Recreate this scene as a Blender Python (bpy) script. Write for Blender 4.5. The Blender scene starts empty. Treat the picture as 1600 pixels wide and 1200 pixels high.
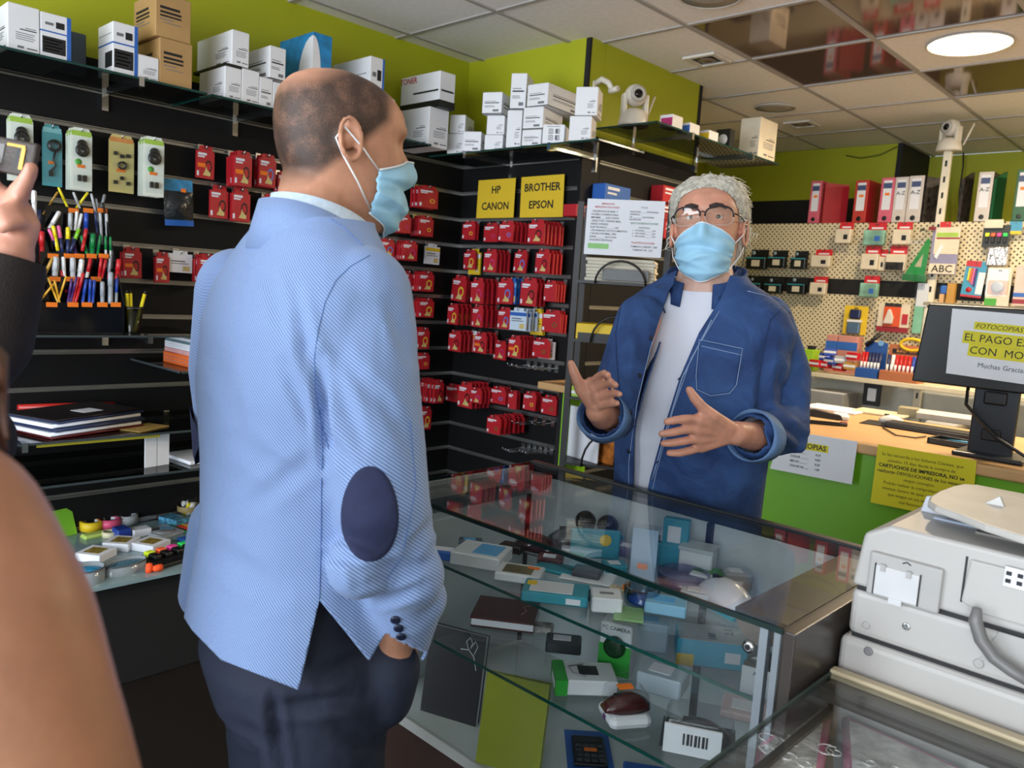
import bpy, math, random
from mathutils import Vector as V, Matrix
random.seed(11)
S = bpy.context.scene
COL = S.collection
PI = math.pi

# ------------------------------------------------------------------ camera
FPX, YAW, PIT, ROL, HC = 1245.24, .7588, .11813, .065056, 1.48   # focal length for a 1600x1200 frame
CAM = V((0, 0, HC))
_fw = V((-math.sin(YAW)*math.cos(PIT), math.cos(YAW)*math.cos(PIT), -math.sin(PIT)))
_rt = _fw.cross(V((0, 0, 1))).normalized()
_up = _rt.cross(_fw)
RT = _rt*math.cos(ROL) + _up*math.sin(ROL)
UP = -_rt*math.sin(ROL) + _up*math.cos(ROL)
FW = _fw
cd = bpy.data.cameras.new('camera')
cd.sensor_width = 36
cd.lens = FPX/1600*36
cd.clip_start = .03
cd.dof.use_dof = True
cd.dof.focus_distance = 1.95
cd.dof.aperture_fstop = 6.5
co = bpy.data.objects.new('camera', cd)
COL.objects.link(co)
co.matrix_world = Matrix(((RT.x, UP.x, -FW.x, CAM.x), (RT.y, UP.y, -FW.y, CAM.y), (RT.z, UP.z, -FW.z, CAM.z), (0, 0, 0, 1)))
S.camera = co

# ------------------------------------------------------------------ world, large lights, exposure
w = bpy.data.worlds.new('world')
S.world = w
w.use_nodes = True
bg = w.node_tree.nodes['Background']
bg.inputs[0].default_value = (.75, .87, 1, 1)
bg.inputs[1].default_value = .6
S.view_settings.view_transform = 'Standard'
S.view_settings.look = 'None'
S.view_settings.gamma = 1
S.view_settings.use_curve_mapping = False
S.view_settings.exposure = 0.52

def area(name, loc, rot, sx, sy, power, col, shape='RECTANGLE'):
    l = bpy.data.lights.new(name, 'AREA')
    l.shape = shape
    l.size = sx
    if shape == 'RECTANGLE':
        l.size_y = sy
    l.energy = power
    l.color = col
    o = bpy.data.objects.new(name, l)
    o.location = loc
    o.rotation_euler = rot
    COL.objects.link(o)
    return o
# daylight entering through the glazed shop front behind the camera
area('shop_window_daylight', (-.75, -2.65, 1.45), (PI/2, 0, 0), 5.1, 2.1, 205, (.86, .93, 1.0))

# ------------------------------------------------------------------ helpers
def ray(px, py):
    return RT*((px-800)/FPX) - UP*((py-600)/FPX) + FW
def onx(px, py, x):
    r = ray(px, py); return CAM + r*(x/r.x)
def ony(px, py, y):
    r = ray(px, py); return CAM + r*(y/r.y)
def onz(px, py, z):
    r = ray(px, py); return CAM + r*((z-HC)/r.z)
def cam(px, py, d):
    return CAM + ray(px, py)*d

def lin(h):
    h = h.lstrip('#')
    c = [int(h[i:i+2], 16)/255 for i in (0, 2, 4)]
    return tuple(x/12.92 if x <= .04045 else ((x+.055)/1.055)**2.4 for x in c) + (1,)
MATS = {}
def M(name, col, rough=.5, metal=0, var=.08, scale=12, bump=0, bscale=60, spec=.5, emit=0, coat=0):
    """plain surface: a colour with a little procedural variation, optional fine relief"""
    if name in MATS:
        return MATS[name]
    m = bpy.data.materials.new(name)
    m.use_nodes = True
    nt = m.node_tree
    b = nt.nodes['Principled BSDF']
    c = lin(col)
    b.inputs['Roughness'].default_value = rough
    b.inputs['Metallic'].default_value = metal
    b.inputs['Specular IOR Level'].default_value = spec
    b.inputs['Coat Weight'].default_value = coat
    tc = nt.nodes.new('ShaderNodeTexCoord')
    n = nt.nodes.new('ShaderNodeTexNoise')
    n.inputs['Scale'].default_value = scale
    n.inputs['Detail'].default_value = 3
    nt.links.new(tc.outputs['Object'], n.inputs['Vector'])
    r = nt.nodes.new('ShaderNodeValToRGB')
    r.color_ramp.elements[0].position = .3
    r.color_ramp.elements[1].position = .7
    r.color_ramp.elements[0].color = tuple(x*(1-var) for x in c[:3]) + (1,)
    r.color_ramp.elements[1].color = tuple(min(1, x*(1+var)) for x in c[:3]) + (1,)
    nt.links.new(n.outputs['Fac'], r.inputs['Fac'])
    nt.links.new(r.outputs['Color'], b.inputs['Base Color'])
    if emit:
        b.inputs['Emission Color'].default_value = c
        b.inputs['Emission Strength'].default_value = emit
    if bump:
        n2 = nt.nodes.new('ShaderNodeTexNoise')
        n2.inputs['Scale'].default_value = bscale
        nt.links.new(tc.outputs['Object'], n2.inputs['Vector'])
        bp = nt.nodes.new('ShaderNodeBump')
        bp.inputs['Strength'].default_value = bump
        bp.inputs['Distance'].default_value = .01
        nt.links.new(n2.outputs['Fac'], bp.inputs['Height'])
        nt.links.new(bp.outputs['Normal'], b.inputs['Normal'])
    MATS[name] = m
    return m
def glass(name, tint=(1, 1, 1), refl=1.0, rough=0.0, ior=1.5):
    """thin clear sheet: transmits straight through, reflects by Fresnel"""
    if name in MATS:
        return MATS[name]
    m = bpy.data.materials.new(name)
    m.use_nodes = True
    nt = m.node_tree
    nt.nodes.remove(nt.nodes['Principled BSDF'])
    out = nt.nodes['Material Output']
    t = nt.nodes.new('ShaderNodeBsdfTransparent')
    t.inputs[0].default_value = tuple(tint) + (1,)
    g = nt.nodes.new('ShaderNodeBsdfGlossy')
    g.inputs['Roughness'].default_value = rough
    lw = nt.nodes.new('ShaderNodeLayerWeight')
    lw.inputs['Blend'].default_value = .5
    f0 = ((ior-1)/(ior+1))**2
    pw = nt.nodes.new('ShaderNodeMath'); pw.operation = 'POWER'; pw.inputs[1].default_value = 5
    ma = nt.nodes.new('ShaderNodeMath'); ma.operation = 'MULTIPLY_ADD'
    ma.inputs[1].default_value = (1-f0)*refl; ma.inputs[2].default_value = f0*refl; ma.use_clamp = True
    nt.links.new(lw.outputs['Facing'], pw.inputs[0]); nt.links.new(pw.outputs[0], ma.inputs[0])
    mx = nt.nodes.new('ShaderNodeMixShader')
    nt.links.new(ma.outputs[0], mx.inputs[0])
    nt.links.new(t.outputs[0], mx.inputs[1])
    nt.links.new(g.outputs[0], mx.inputs[2])
    nt.links.new(mx.outputs[0], out.inputs[0])
    MATS[name] = m
    return m

class MB:
    """collects shapes for ONE mesh object"""
    def __init__(s):
        s.v = []; s.f = []; s.m = []; s.s = []
    def add(s, vs, fs, m=0, sm=False):
        o = len(s.v)
        s.v += [tuple(v) for v in vs]
        for f in fs:
            s.f.append(tuple(i+o for i in f)); s.m.append(m); s.s.append(sm)
        return s
    def box(s, x0, x1, y0, y1, z0, z1, m=0, mx=None):
        vs = [V((x, y, z)) for z in (z0, z1) for x, y in ((x0, y0), (x1, y0), (x1, y1), (x0, y1))]
        if mx:
            vs = [mx @ v for v in vs]
        return s.add(vs, [(3, 2, 1, 0), (4, 5, 6, 7), (0, 1, 5, 4), (1, 2, 6, 5), (2, 3, 7, 6), (3, 0, 4, 7)], m)
    def prism(s, poly, h0, h1, m=0, mx=None, sm=False):
        """2-D outline (counter-clockwise) extruded along local z"""
        n = len(poly)
        vs = [V((p[0], p[1], h)) for h in (h0, h1) for p in poly]
        if mx:
            vs = [mx @ v for v in vs]
        s.add(vs, [tuple(range(n-1, -1, -1)), tuple(range(n, 2*n))], m)
        o = len(s.v) - 2*n
        for i in range(n):
            j = (i+1) % n
            s.f.append((o+i, o+j, o+n+j, o+n+i)); s.m.append(m); s.s.append(sm)
        return s
    def loft(s, rings, m=0, caps=True, sm=True, closed=True):
        n = len(rings[0]); o = len(s.v)
        for r in rings:
            s.v += [tuple(v) for v in r]
        for k in range(len(rings)-1):
            for i in range(n if closed else n-1):
                j = (i+1) % n
                s.f.append((o+k*n+i, o+k*n+j, o+(k+1)*n+j, o+(k+1)*n+i)); s.m.append(m); s.s.append(sm)
        if caps:
            s.f.append(tuple(o+i for i in range(n-1, -1, -1))); s.m.append(m); s.s.append(False)
            k = len(rings)-1
            s.f.append(tuple(o+k*n+i for i in range(n))); s.m.append(m); s.s.append(False)
        return s
    def tube(s, pts, r, n=8, m=0, caps=True):
        pts = [V(p) for p in pts]
        rs = r if isinstance(r, (list, tuple)) else [r]*len(pts)
        rings = []; a = None
        for i, p in enumerate(pts):
            t = (pts[min(i+1, len(pts)-1)] - pts[max(i-1, 0)])
            t = t.normalized() if t.length > 1e-9 else V((0, 0, 1))
            if a is None:
                a = t.orthogonal().normalized()
            a = (a - t*a.dot(t)); a = a.normalized() if a.length > 1e-6 else t.orthogonal().normalized()
            b = t.cross(a)
            rings.append([p + (a*math.cos(2*PI*k/n) + b*math.sin(2*PI*k/n))*rs[i] for k in range(n)])
        return s.loft(rings, m, caps)
    def lathe(s, prof, n=24, m=0, mx=None, caps=True, sm=True):
        rings = []
        for r, z in prof:
            ring = [V((r*math.cos(2*PI*k/n), r*math.sin(2*PI*k/n), z)) for k in range(n)]
            rings.append([mx @ v for v in ring] if mx else ring)
        return s.loft(rings, m, caps, sm)
    def quad(s, a, b, c, d, m=0):
        return s.add([a, b, c, d], [(0, 1, 2, 3)], m)
    def mesh(s, name, mats):
        me = bpy.data.meshes.new(name)
        me.from_pydata(s.v, [], s.f)
        for mt in mats:
            me.materials.append(mt)
        me.polygons.foreach_set('material_index', s.m)
        me.polygons.foreach_set('use_smooth', s.s)
        me.update()
        return me
    def build(s, name, mats, parent=None, loc=(0, 0, 0), rz=0, bevel=0, seg=2, rot=None, kind=None):
        if not isinstance(mats, (list, tuple)):
            mats = [mats]
        o = link(name, s.mesh(name, mats), parent, loc, rz, rot)
        if bevel:
            b = o.modifiers.new('bevel', 'BEVEL')
            b.width = bevel; b.segments = seg; b.limit_method = 'ANGLE'; b.angle_limit = .6
            b.harden_normals = False
        if kind:
            o['kind'] = kind
        return o
def link(name, me, parent=None, loc=(0, 0, 0), rz=0, rot=None, scale=None):
    o = bpy.data.objects.new(name, me)
    COL.objects.link(o)
    o.location = loc
    o.rotation_euler = rot if rot else (0, 0, rz)
    if scale:
        o.scale = scale
    if parent:
        o.parent = parent
    return o
LABELS = {}
def tag(o, label, cat, group=None):
    o['label'] = label; o['category'] = cat
    if group:
        o['group'] = group
    return o
def thing(name, label, cat, loc=(0, 0, 0), rz=0, group=None):
    o = link(name, None, None, loc, rz)
    o.empty_display_size = .05
    return tag(o, label, cat, group)
def struct(o):
    o['kind'] = 'structure'
    return o
ORD = ['first', 'second', 'third', 'fourth', 'fifth', 'sixth', 'seventh', 'eighth', 'ninth', 'tenth', 'eleventh', 'twelfth']

_txt = {}
def textmesh(s, size, mat, off=0.0, align='CENTER', shear=0.0):
    k = (s, round(size, 5), mat.name, off, align, shear)
    if k not in _txt:
        c = bpy.data.curves.new('lettering', 'FONT')
        c.body = s; c.size = size; c.align_x = align; c.align_y = 'CENTER'
        c.extrude = .0002; c.offset = off*size; c.resolution_u = 2; c.shear = shear
        o = bpy.data.objects.new('lettering', c)
        COL.objects.link(o)
        me = bpy.data.meshes.new_from_object(o.evaluated_get(bpy.context.evaluated_depsgraph_get()))
        bpy.data.objects.remove(o)
        me.name = 'lettering'
        me.materials.clear(); me.materials.append(mat)
        _txt[k] = me
    return _txt[k]
def frame(org, right, up):
    r = V(right).normalized(); u = V(up); u = (u - r*u.dot(r)).normalized(); n = r.cross(u)
    return Matrix(((r.x, u.x, n.x, org[0]), (r.y, u.y, n.y, org[1]), (r.z, u.z, n.z, org[2]), (0, 0, 0, 1)))
def text(s, size, mat, parent, mx, off=.012, align='CENTER', shear=0.0, name='lettering'):
    """mx: frame in the parent's local space, lettering faces the frame's normal"""
    o = link(name, textmesh(s, size, mat, off, align, shear), parent)
    o.matrix_local = mx
    return o

# ------------------------------------------------------------------ common materials
lime = M('lime_paint', '#a5a916', .55, var=.03, scale=2)
slatm = M('black_slat_board', '#0d0d0f', .6, var=.15, scale=5, bump=.05, bscale=300, spec=.25)
alu = M('aluminium_rail', '#9a9a98', .35, metal=.85, var=.06, scale=20)
chrome = M('chrome', '#d0d2d4', .12, metal=1)
black = M('black_plastic', '#121214', .4)
blackm = M('matt_black', '#0d0d0f', .7)
dark = M('charcoal_metal', '#2b2a2b', .45, metal=.3)
white = M('white_card', '#e2e2e6', .55, var=.02)
paper = M('paper', '#dfe2ea', .7, var=.02)
ink = M('black_ink', '#17171a', .6)
greyink = M('grey_ink', '#6f7176', .6)
orange = M('orange_sticker', '#ee7a1c', .6, var=.04)
red = M('red_card', '#b3202a', .4, var=.06)
redd = M('dark_red_card', '#8f1822', .4, var=.06)
yellow = M('yellow_card', '#e0bd1e', .5, var=.04)
blue = M('blue_card', '#2b62b4', .45, var=.05)
teal = M('teal_card', '#2f9aa8', .45, var=.05)
greenc = M('green_card', '#4aa33a', .5, var=.06)
gold = M('gold_print', '#cdb877', .45, var=.1)
magenta = M('magenta_card', '#b02a6a', .45)
clear = glass('clear_plastic', (.97, .98, .985), .9, .04, 1.45)
shopglass = glass('clear_glass', (.92, .96, .95), .85)
smokeglass = glass('smoked_shelf_glass', (.42, .45, .44), .9)
gedge = M('green_glass_edge', '#0e3a34', .15, var=.2)
wood = M('light_beech_laminate', '#c9a06f', .4, var=.08, scale=6)
# ================================================================== the room
XL, YB, ZC = -3.40, 3.08, 2.70          # left wall, back slat wall, ceiling
XS, YS = -2.55, 4.10                    # slat-clad side of the recess and where it ends
YP, YP2, XP = 6.13, 6.73, -2.11         # far wall, its recessed part, corner between them
XR, YF = 2.0, -2.7                      # right wall, glazed front (behind the camera)
ZSLAT = 2.25
PITCH = .1438
RAILS = [.552 + PITCH*k for k in range(-3, 12) if .552 + PITCH*k < 2.2]

floorm = M('dark_floor_tile', '#171311', .45, var=.12, scale=3)
struct(MB().box(XL-.1, XR+.1, YF-.1, YP2+.1, -.1, 0).build('floor', floorm))
cream = M('cream_wall_paint', '#cfc9b8', .7, var=.03)

def slat_wall(name, a, b, nrm, green=True):
    """a, b: wall line end points; boards and rails are parts of the wall"""
    a, b = V((a[0], a[1], 0)), V((b[0], b[1], 0)); t = (b-a).normalized(); L = (b-a).length
    n = V((nrm[0], nrm[1], 0))
    mx = frame(a, t, (0, 0, 1))                # x along, y up, z = t x up
    sgn = 1 if mx.to_3x3().col[2].dot(n) > 0 else -1
    back = MB().box(0, L, 0, ZC+.05, -.12*sgn if sgn > 0 else 0, 0 if sgn > 0 else .12, 0, mx)
    wall = struct(back.build(name, lime))
    zs = [0] + RAILS + [ZSLAT]
    for i in range(len(zs)-1):
        z0, z1 = zs[i]+(.008 if i else 0), zs[i+1]-(.008 if i < len(zs)-2 else 0)
        MB().box(.002, L-.002, z0, z1, .0*sgn, .018*sgn, 0, mx).build('slat_board', slatm, wall, bevel=.0015, seg=1)
    for z in RAILS:
        m = MB().box(.002, L-.002, z-.008, z+.008, 0, .006*sgn, 0, mx)
        m.box(.002, L-.002, z-.0095, z-.0065, 0, .020*sgn, 0, mx).box(.002, L-.002, z+.0055, z+.0085, 0, .020*sgn, 0, mx)
        m.build('slat_rail', alu, wall)
    return wall
slat_wall('wall_left', (XL, YF), (XL, YB), (1, 0))
slat_wall('wall_back', (XL-.12, YB), (XS, YB), (0, -1))
slat_wall('wall_side', (XS, YB+.122), (XS, YS), (1, 0))
struct(MB().box(XS-.001, XS+.018, YB-.018, YB+.121, 0, ZSLAT).build('trim_4', slatm))
# black corner strips
struct(MB().box(XS-.022, XS+.003, YB-.003, YB+.012, ZSLAT, ZC).build('trim_1', blackm))
struct(MB().box(XS-.1, XS+.004, YS-.02, YS+.01, ZSLAT-.9, ZC).build('trim_2', blackm))
struct(MB().box(XL-.3, XS-.002, YS-.1, YS-.003, 0, ZC).build('wall_column_back', lime))
struct(MB().box(XL-.4, XL-.3, YS-.1, YP, 0, ZC).build('wall_recess', lime))
# far wall with a step in it
far = MB().box(XL-.3, XP, YP, YP+.7, 2.32, ZC).box(XP, XR, YP2, YP2+.1, 0, ZC)
struct(far.build('wall_far', lime))
struct(MB().box(XL-.3, XP, YP, YP+.1, 0, 2.32).build('wall_far_lower', blackm))
struct(MB().box(XP-.03, XP+.005, YP-.006, YP2, 0, ZC).build('trim_3', blackm))
struct(MB().box(XR, XR+.1, YF, YP2, 0, ZC).build('wall_right', cream))
# glazed shop front behind the camera
fr = MB().box(XL, XR, YF-.1, YF, 0, .38).box(XL, XR, YF-.1, YF, 2.5, ZC)
for x in (XL, -1.95, -.5, .95, XR-.08):
    fr.box(x, x+.08, YF-.1, YF, .38, 2.5)
struct(fr.build('wall_front', dark))

# ---- ceiling: tiles on a grid
TS = .6035
GX, GY = -2.08, 3.78
tilem = M('ceiling_tile', '#ebe6e2', .85, var=.04, scale=40, bump=.08, bscale=500)
glossm = M('bronze_mirror_tile', '#8a776c', .07, metal=.55, var=.03, scale=3)
barm = M('ceiling_grid_bar', '#a8a39f', .6)
ceil = struct(MB().box(XL-.3, XR+.1, YF-.1, YP2+.1, ZC+.03, ZC+.12).build('ceiling', blackm))
gloss = {(0, -1), (0, 0), (1, -1), (1, 1), (1, -2), (2, 2), (3, -1), (2, -2), (3, -2)}
i0 = math.floor((XL-GX)/TS); i1 = math.ceil((XR-GX)/TS)
j0 = math.floor((YF-GY)/TS); j1 = math.ceil((YP2-GY)/TS)
tmesh = {}
for i in range(i0, i1):
    for j in range(j0, j1):
        x0, x1 = max(GX+i*TS+.008, XL), min(GX+(i+1)*TS-.008, XR)
        y0, y1 = max(GY+j*TS+.008, YF), min(GY+(j+1)*TS-.008, YP2)
        if x1-x0 < .02 or y1-y0 < .02:
            continue
        g = (i, j) in gloss
        k = (round(x1-x0, 3), round(y1-y0, 3), g)
        if k not in tmesh:
            tmesh[k] = MB().box(0, x1-x0, 0, y1-y0, 0, .018).mesh('ceiling_tile', [glossm if g else tilem])
        o = link('ceiling_tile', tmesh[k], ceil, (x0, y0, ZC+.003))
        if g:
            o['label'] = 'bronze mirror ceiling tile'
for i in range(i0, i1+1):
    x = GX+i*TS
    if XL < x < XR:
        MB().box(x-.011, x+.011, YF, YP2, ZC-.004, ZC+.004).build('grid_bar', barm, ceil)
for j in range(j0, j1+1):
    y = GY+j*TS
    if YF < y < YP2:
        MB().box(XL, XR, y-.011, y+.011, ZC-.003, ZC+.005).build('grid_bar', barm, ceil)

# ---- ceiling fittings
def downlight(px, py, lit, label):
    q = 1.42 if lit else 1.0
    p = onz(px, py, ZC)
    t = thing('ceiling_lamp', label, 'lamp', (p.x, p.y, ZC))
    MB().lathe([(.118*q, .0), (.122*q, -.003), (.124*q, -.008), (.120*q, -.009), (.118*q, -.005)], 40).build('trim_ring', M('lamp_ring', '#c9c4bd', .5), t)
    if lit:
        MB().lathe([(.118*q, -.005), (.06*q, -.007), (.005, -.0075)], 40).build('diffuser', M('lit_diffuser', '#ffdca0', .5, emit=14), t)
        l = area('ceiling_lamp_light', (p.x, p.y, ZC-.02), (0, 0, 0), .22, .22, 25, (1, .80, .55), 'DISK')
        l.data.spread = 2.9
    else:
        MB().lathe([(.118, -.005), (.06, -.006), (.005, -.0065)], 40).build('diffuser', M('unlit_diffuser', '#a59f98', .5), t)
downlight(1515, 68, True, 'round lit ceiling lamp glowing warm among the tiles')
downlight(1211, 168, False, 'round unlit ceiling lamp with a pale rim')
downlight(1110, -6, False, 'round unlit ceiling lamp cut by the top edge of the picture')
for dx, dy in ((.95, -.05), (.95, 1.35), (-.25, 1.35)):       # added lights without fittings, out of frame, to brighten the back
    p = onz(1515, 68, ZC)
    if dx > 0:
        area('ceiling_lamp_light', (p.x+dx, p.y+dy, ZC-.02), (0, 0, 0), .22, .22, 25, (1, .80, .55), 'DISK')
def spot(px, py, label):
    p = onz(px, py, ZC)
    t = thing('recessed_spot', label, 'ceiling spot', (p.x, p.y, ZC))
    m = MB()
    for a in (-1, 1):
        m.box(-.09, .09, a*.078-.012, a*.078+.012, -.012, 0).box(a*.078-.012, a*.078+.012, -.066, .066, -.012, 0)
    m.build('frame', M('spot_frame', '#d2cdc4', .5), t)
    MB().box(-.067, .067, -.067, .067, -.004, -.001).build('well', M('spot_well', '#2a1f18', .4), t)
    MB().lathe([(.04, -.004), (.045, -.010), (.02, -.014), (.004, -.015)], 20).build('bulb', M('spot_bulb', '#6a5a4c', .2), t)
spot(1105, 92, 'square recessed ceiling spot above the small security camera')
spot(1253, 193, 'square recessed ceiling spot near the far green wall')

# ================================================================== glass shelves with brackets
SZ = 2.132
def shelf(label, along, a0, a1, base, depth, z, nb, th=.008, mat=None, edge=gedge, name='glass_shelf', bars=True, arm=.03):
    """along 'y': fixed to a wall of constant x (base) and reaching to +x; along 'x': fixed at y=base and reaching to -y"""
    if along == 'y':
        mx = frame((base+.02, a0, z), (0, 1, 0), (1, 0, 0))     # x along, y out, z down
    else:
        mx = frame((a1, base-.02, z), (-1, 0, 0), (0, -1, 0))    # z: (-1,0,0)x(0,-1,0)=(0,0,1)
    L = a1-a0
    t = thing(name, label, 'shelf', mx @ V((L/2, depth/2, 0)))
    inv = Matrix.Translation(-t.location)
    mm = inv @ mx
    sg = -1 if along == 'y' else 1
    zt = (-th, 0) if sg < 0 else (0, th)
    MB().box(.003, L-.003, 0, depth-.003, zt[0], zt[1], 0, mm).build('pane', mat or smokeglass, t)
    MB().box(0, L, depth-.003, depth, zt[0], zt[1], 0, mm).box(0, .003, 0, depth, zt[0], zt[1], 0, mm).box(L-.003, L, 0, depth, zt[0], zt[1], 0, mm).build('edge', edge, t)
    for k in range(nb):
        u = L*(k+.5)/nb if nb > 1 else L*.5
        d0, d1 = (0, .014) if sg < 0 else (-.014, 0)
        b = MB()
        b.box(u-.012, u+.012, 0, .012, -.07 if sg > 0 else -.01, .01 if sg > 0 else .07, 0, mm)
        b.box(u-.004, u+.004, 0, depth-.03, d0, d1, 0, mm)
        e = .012
        b.box(u-.009, u+.009, depth-.03, depth+.003, -.022 if sg > 0 else -th-.003, th+.003 if sg > 0 else .022, 0, mm)
        b.build('bracket', chrome, t)
    return t
yE = onx(320, 152, XL+.36).y
shelf('dark glass shelf on the left wall, under the brown cartons', 'y', .45, yE, XL, .36, SZ, 2)
shelf('dark glass shelf on the left wall, behind the bald man\'s head', 'y', yE+.02, 2.52, XL, .36, SZ, 2)
shelf('dark glass shelf on the back wall above the yellow brand sheets', 'x', -3.28, -2.17, YB, .34, SZ-.004, 2)
shelf('dark glass shelf on the side wall under the white security camera', 'y', YB+.06, 4.38, XS, onx(1006, 191, XS+.3).x*0+.36, 2.28, 2)

# ================================================================== cartons on the top shelves
def carton(label, x0, x1, y0, y1, z0, z1, style='toner', mat=None, group=None, name='toner_box', rz=0):
    """cardboard box with flap seam and print on the two faces seen from the shop"""
    c = V(((x0+x1)/2, (y0+y1)/2, z0)); a, b, h = (x1-x0)/2, (y1-y0)/2, z1-z0
    t = thing(name, label, 'box', c, rz, group)
    mat = mat or white
    MB().box(-a, a, -b, b, 0, h).build('carton', mat, t, bevel=.002, seg=1)
    f = MB()                                    # closing flaps on top
    f.box(-a+.004, -.001, -b+.004, b-.004, h, h+.0012).box(.001, a-.004, -b+.004, b-.004, h, h+.0012)
    f.build('flap', mat, t)
    p = MB(); p2 = MB(); e = .0008
    def px(u0, u1, v0, v1, m):                  # on +x face, u along +y, fractions
        p.box(a, a+e, -b+2*b*u0, -b+2*b*u1, h*v0, h*v1, m)
    def py(u0, u1, v0, v1, m):                  # on -y face, u along +x
        p2.box(-a+2*a*u0, -a+2*a*u1, -b-e, -b, h*v0, h*v1, m)
    mats = [ink, greyink, blue, red, mat]
    if style == 'toner':
        for fn, k in ((px, 1), (py, .6)):
            fn(1-.62*k, 1-.1, .475, .495, 0); fn(1-.45*k, 1-.12, .52, .535, 1)
            for q in range(4):
                fn(1-.75*k, 1-.15-.05*(q % 2), .40-.045*q, .415-.045*q, 1)
            fn(1-.7*k, 1-.5*k, .08, .13, 1); fn(1-.4*k, 1-.08, .09, .11, 0)
    elif style == 'band':
        for fn in (px, py):
            fn(.12, .85, .485, .525, 0); fn(.12, .7, .57, .59, 1); fn(.12, .6, .36, .38, 1); fn(.12, .65, .31, .33, 1)
            fn(.55, .85, .1, .2, 1); fn(0, 1, 0, .03, 0)
    elif style == 'bluebar':
        px(.86, 1, 0, 1, 2); px(0, .86, .58, .61, 2); py(0, 1, .58, .61, 2)
        px(.06, .82, .12, .48, 0); py(.5, .97, .14, .44, 0)
        for q in range(4):
            px(.12, .72-.1*(q % 2), .40-.07*q, .42-.07*q, 4)
        px(.5, .78, .70, .84, 0); px(.15, .42, .74, .8, 1); py(.1, .9, .78, .79, 1)
    elif style == 'brown':
        for fn in (px, py):
            fn(.12, .68, .66, .72, 0); fn(.12, .72, .56, .61, 0); fn(.12, .72, .48, .52, 0); fn(.12, .5, .41, .43, 1); fn(.2, .72, .34, .355, 1)
    elif style == 'arrows':
        for u in (.28, .58):
            for v in (.18, .52):
                py(u, u+.2, v, v+.26, 1); py(u+.02, u+.18, v+.03, v+.23, 4)
        for u, v in ((.28, .52), (.58, .52), (.28, .18)):
            py(u+.08, u+.12, v+.05, v+.2, 0); py(u+.05, u+.15, v+.15 if v > .3 else v+.12, v+.19 if v > .3 else v+.17, 0)
        py(.2, .8, .88, .91, 1)
    for q in (p, p2):
        if q.v:
            q.build('print', mats, t)
    return t
XF = XL+.35
def lbox(label, pl, pr, pyt, pyb, dep=.2, z0=None, xf=XF, **k):
    """box on the left shelves: left/right picture columns of its +x face, top row at the left column"""
    y0 = onx(pl, pyb, xf).y; y1 = onx(pr, pyb, xf).y
    z0 = SZ+.0085 if z0 is None else z0
    z1 = onx(pl, pyt, xf).z
    carton(label, xf-dep, xf, y0, y1, z0, z1, **k)
    return z1
brown = M('brown_cardboard', '#b08a58', .75, var=.06)
lbox('white toner box at the far left end of the top shelf', 12, 62, 2, 65, .3)
lbox('white box with blue edge and black panel, second from the left', 63.5, 111, 17, 86, .3, style='bluebar')
carton('dark grey box set back between the two blue-edged boxes', XL+.03, XL+.16, onx(118, 80, XF).y, onx(165, 80, XF).y, SZ+.0085, SZ+.16, 'none', M('dark_blue_grey_box', '#3f4a55', .5))
lbox('white box with blue edge standing left of the brown cartons', 176, 215, 32, 112, .14, style='bluebar')
lbox('small white box wedged between blue-edged box and brown carton', 215.5, 248, 84, 118, .12)
z = lbox('lower brown carton of the stack on the left shelf', 249, 300, 57, 128, .2, style='brown', mat=brown, name='brown_carton')
lbox('upper brown carton on top of the other brown carton', 243, 298, -14, 56, .2, z0=z+.002, style='brown', mat=brown, name='brown_carton')
z = lbox('white toner box at the left end of the second shelf, lower one', 351, 377, 102, 150, .22)
lbox('white toner box lying on top at the left end of second shelf', 362, 389, 45, 92, .3, z0=z+.012)
MBt = MB().box(XF-.28, XF, onx(351, 150, XF).y, onx(376, 150, XF).y, z+.0015, z+.0115)
tag(MBt.build('flat_black_box', black), 'thin black box between the two stacked white toner boxes', 'box')
lbox('upright white box next to the lower toner box', 377.5, 404.5, 106, 158, .16)
z = lbox('narrow white box left of the bald head, third in the row', 405, 425.5, 119, 165, .16, style='band')
lbox('white box partly behind the bald head, fourth in the row', 426, 451, 127, 172, .16, style='band')
z = lbox('white box with black base lying across the narrow boxes', 421, 446, 70, 117, .2, z0=z+.003, style='band')
# blue and white box with oval window print
zb = onx(487, 48, XF-.03).z
t = carton('blue box with a big white oval panel, above the bald head', XF-.3, XF-.03, onx(487, 130, XF-.03).y, onx(517, 130, XF-.03).y, SZ+.0085, zb, 'none', M('bright_blue_box', '#1c7fb8', .4, var=.35, scale=18))
a, b, h = .135, (onx(517, 130, XF-.03).y-onx(487, 130, XF-.03).y)/2, zb-SZ-.0085
m = MB()
ov = [(-b + (b*1.7)*(.5+.5*math.cos(q)) - b*.0, h*.46 + h*.5*math.sin(q)) for q in [k*PI/12 for k in range(24)]]
m.prism([(max(-b, p[0]-.8*b), p[1]) for p in ov], 0, .001, 0, frame((a, 0, 0), (0, 1, 0), (0, 0, 1)))
ov = [(a - .16*(1-math.cos(q)) if True else 0, h*.46 + h*.5*math.sin(q)) for q in [PI/2 + k*PI/24 for k in range(25)]]
m.prism([(a, h*.96)] + [(a-.11*math.cos(q), h*.46+h*.5*math.sin(q)) for q in [PI/2-k*PI/12 for k in range(13)]][1:-1] + [(a, -h*.0+.002)], 0, .001, 0, frame((0, -b, 0), (1, 0, 0), (0, 0, 1)))
m.box(a, a+.0015, -b*.9, b*.3, h*.52, h*.56, 1).box(a-.1, a, -b-.0015, -b, h*.52, h*.56, 1)
m.build('oval_panel', [white, ink], t)
lbox('grey and white box with blue edge behind the bald head', 577, 599, 86, 150, .3, style='bluebar')
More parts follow.
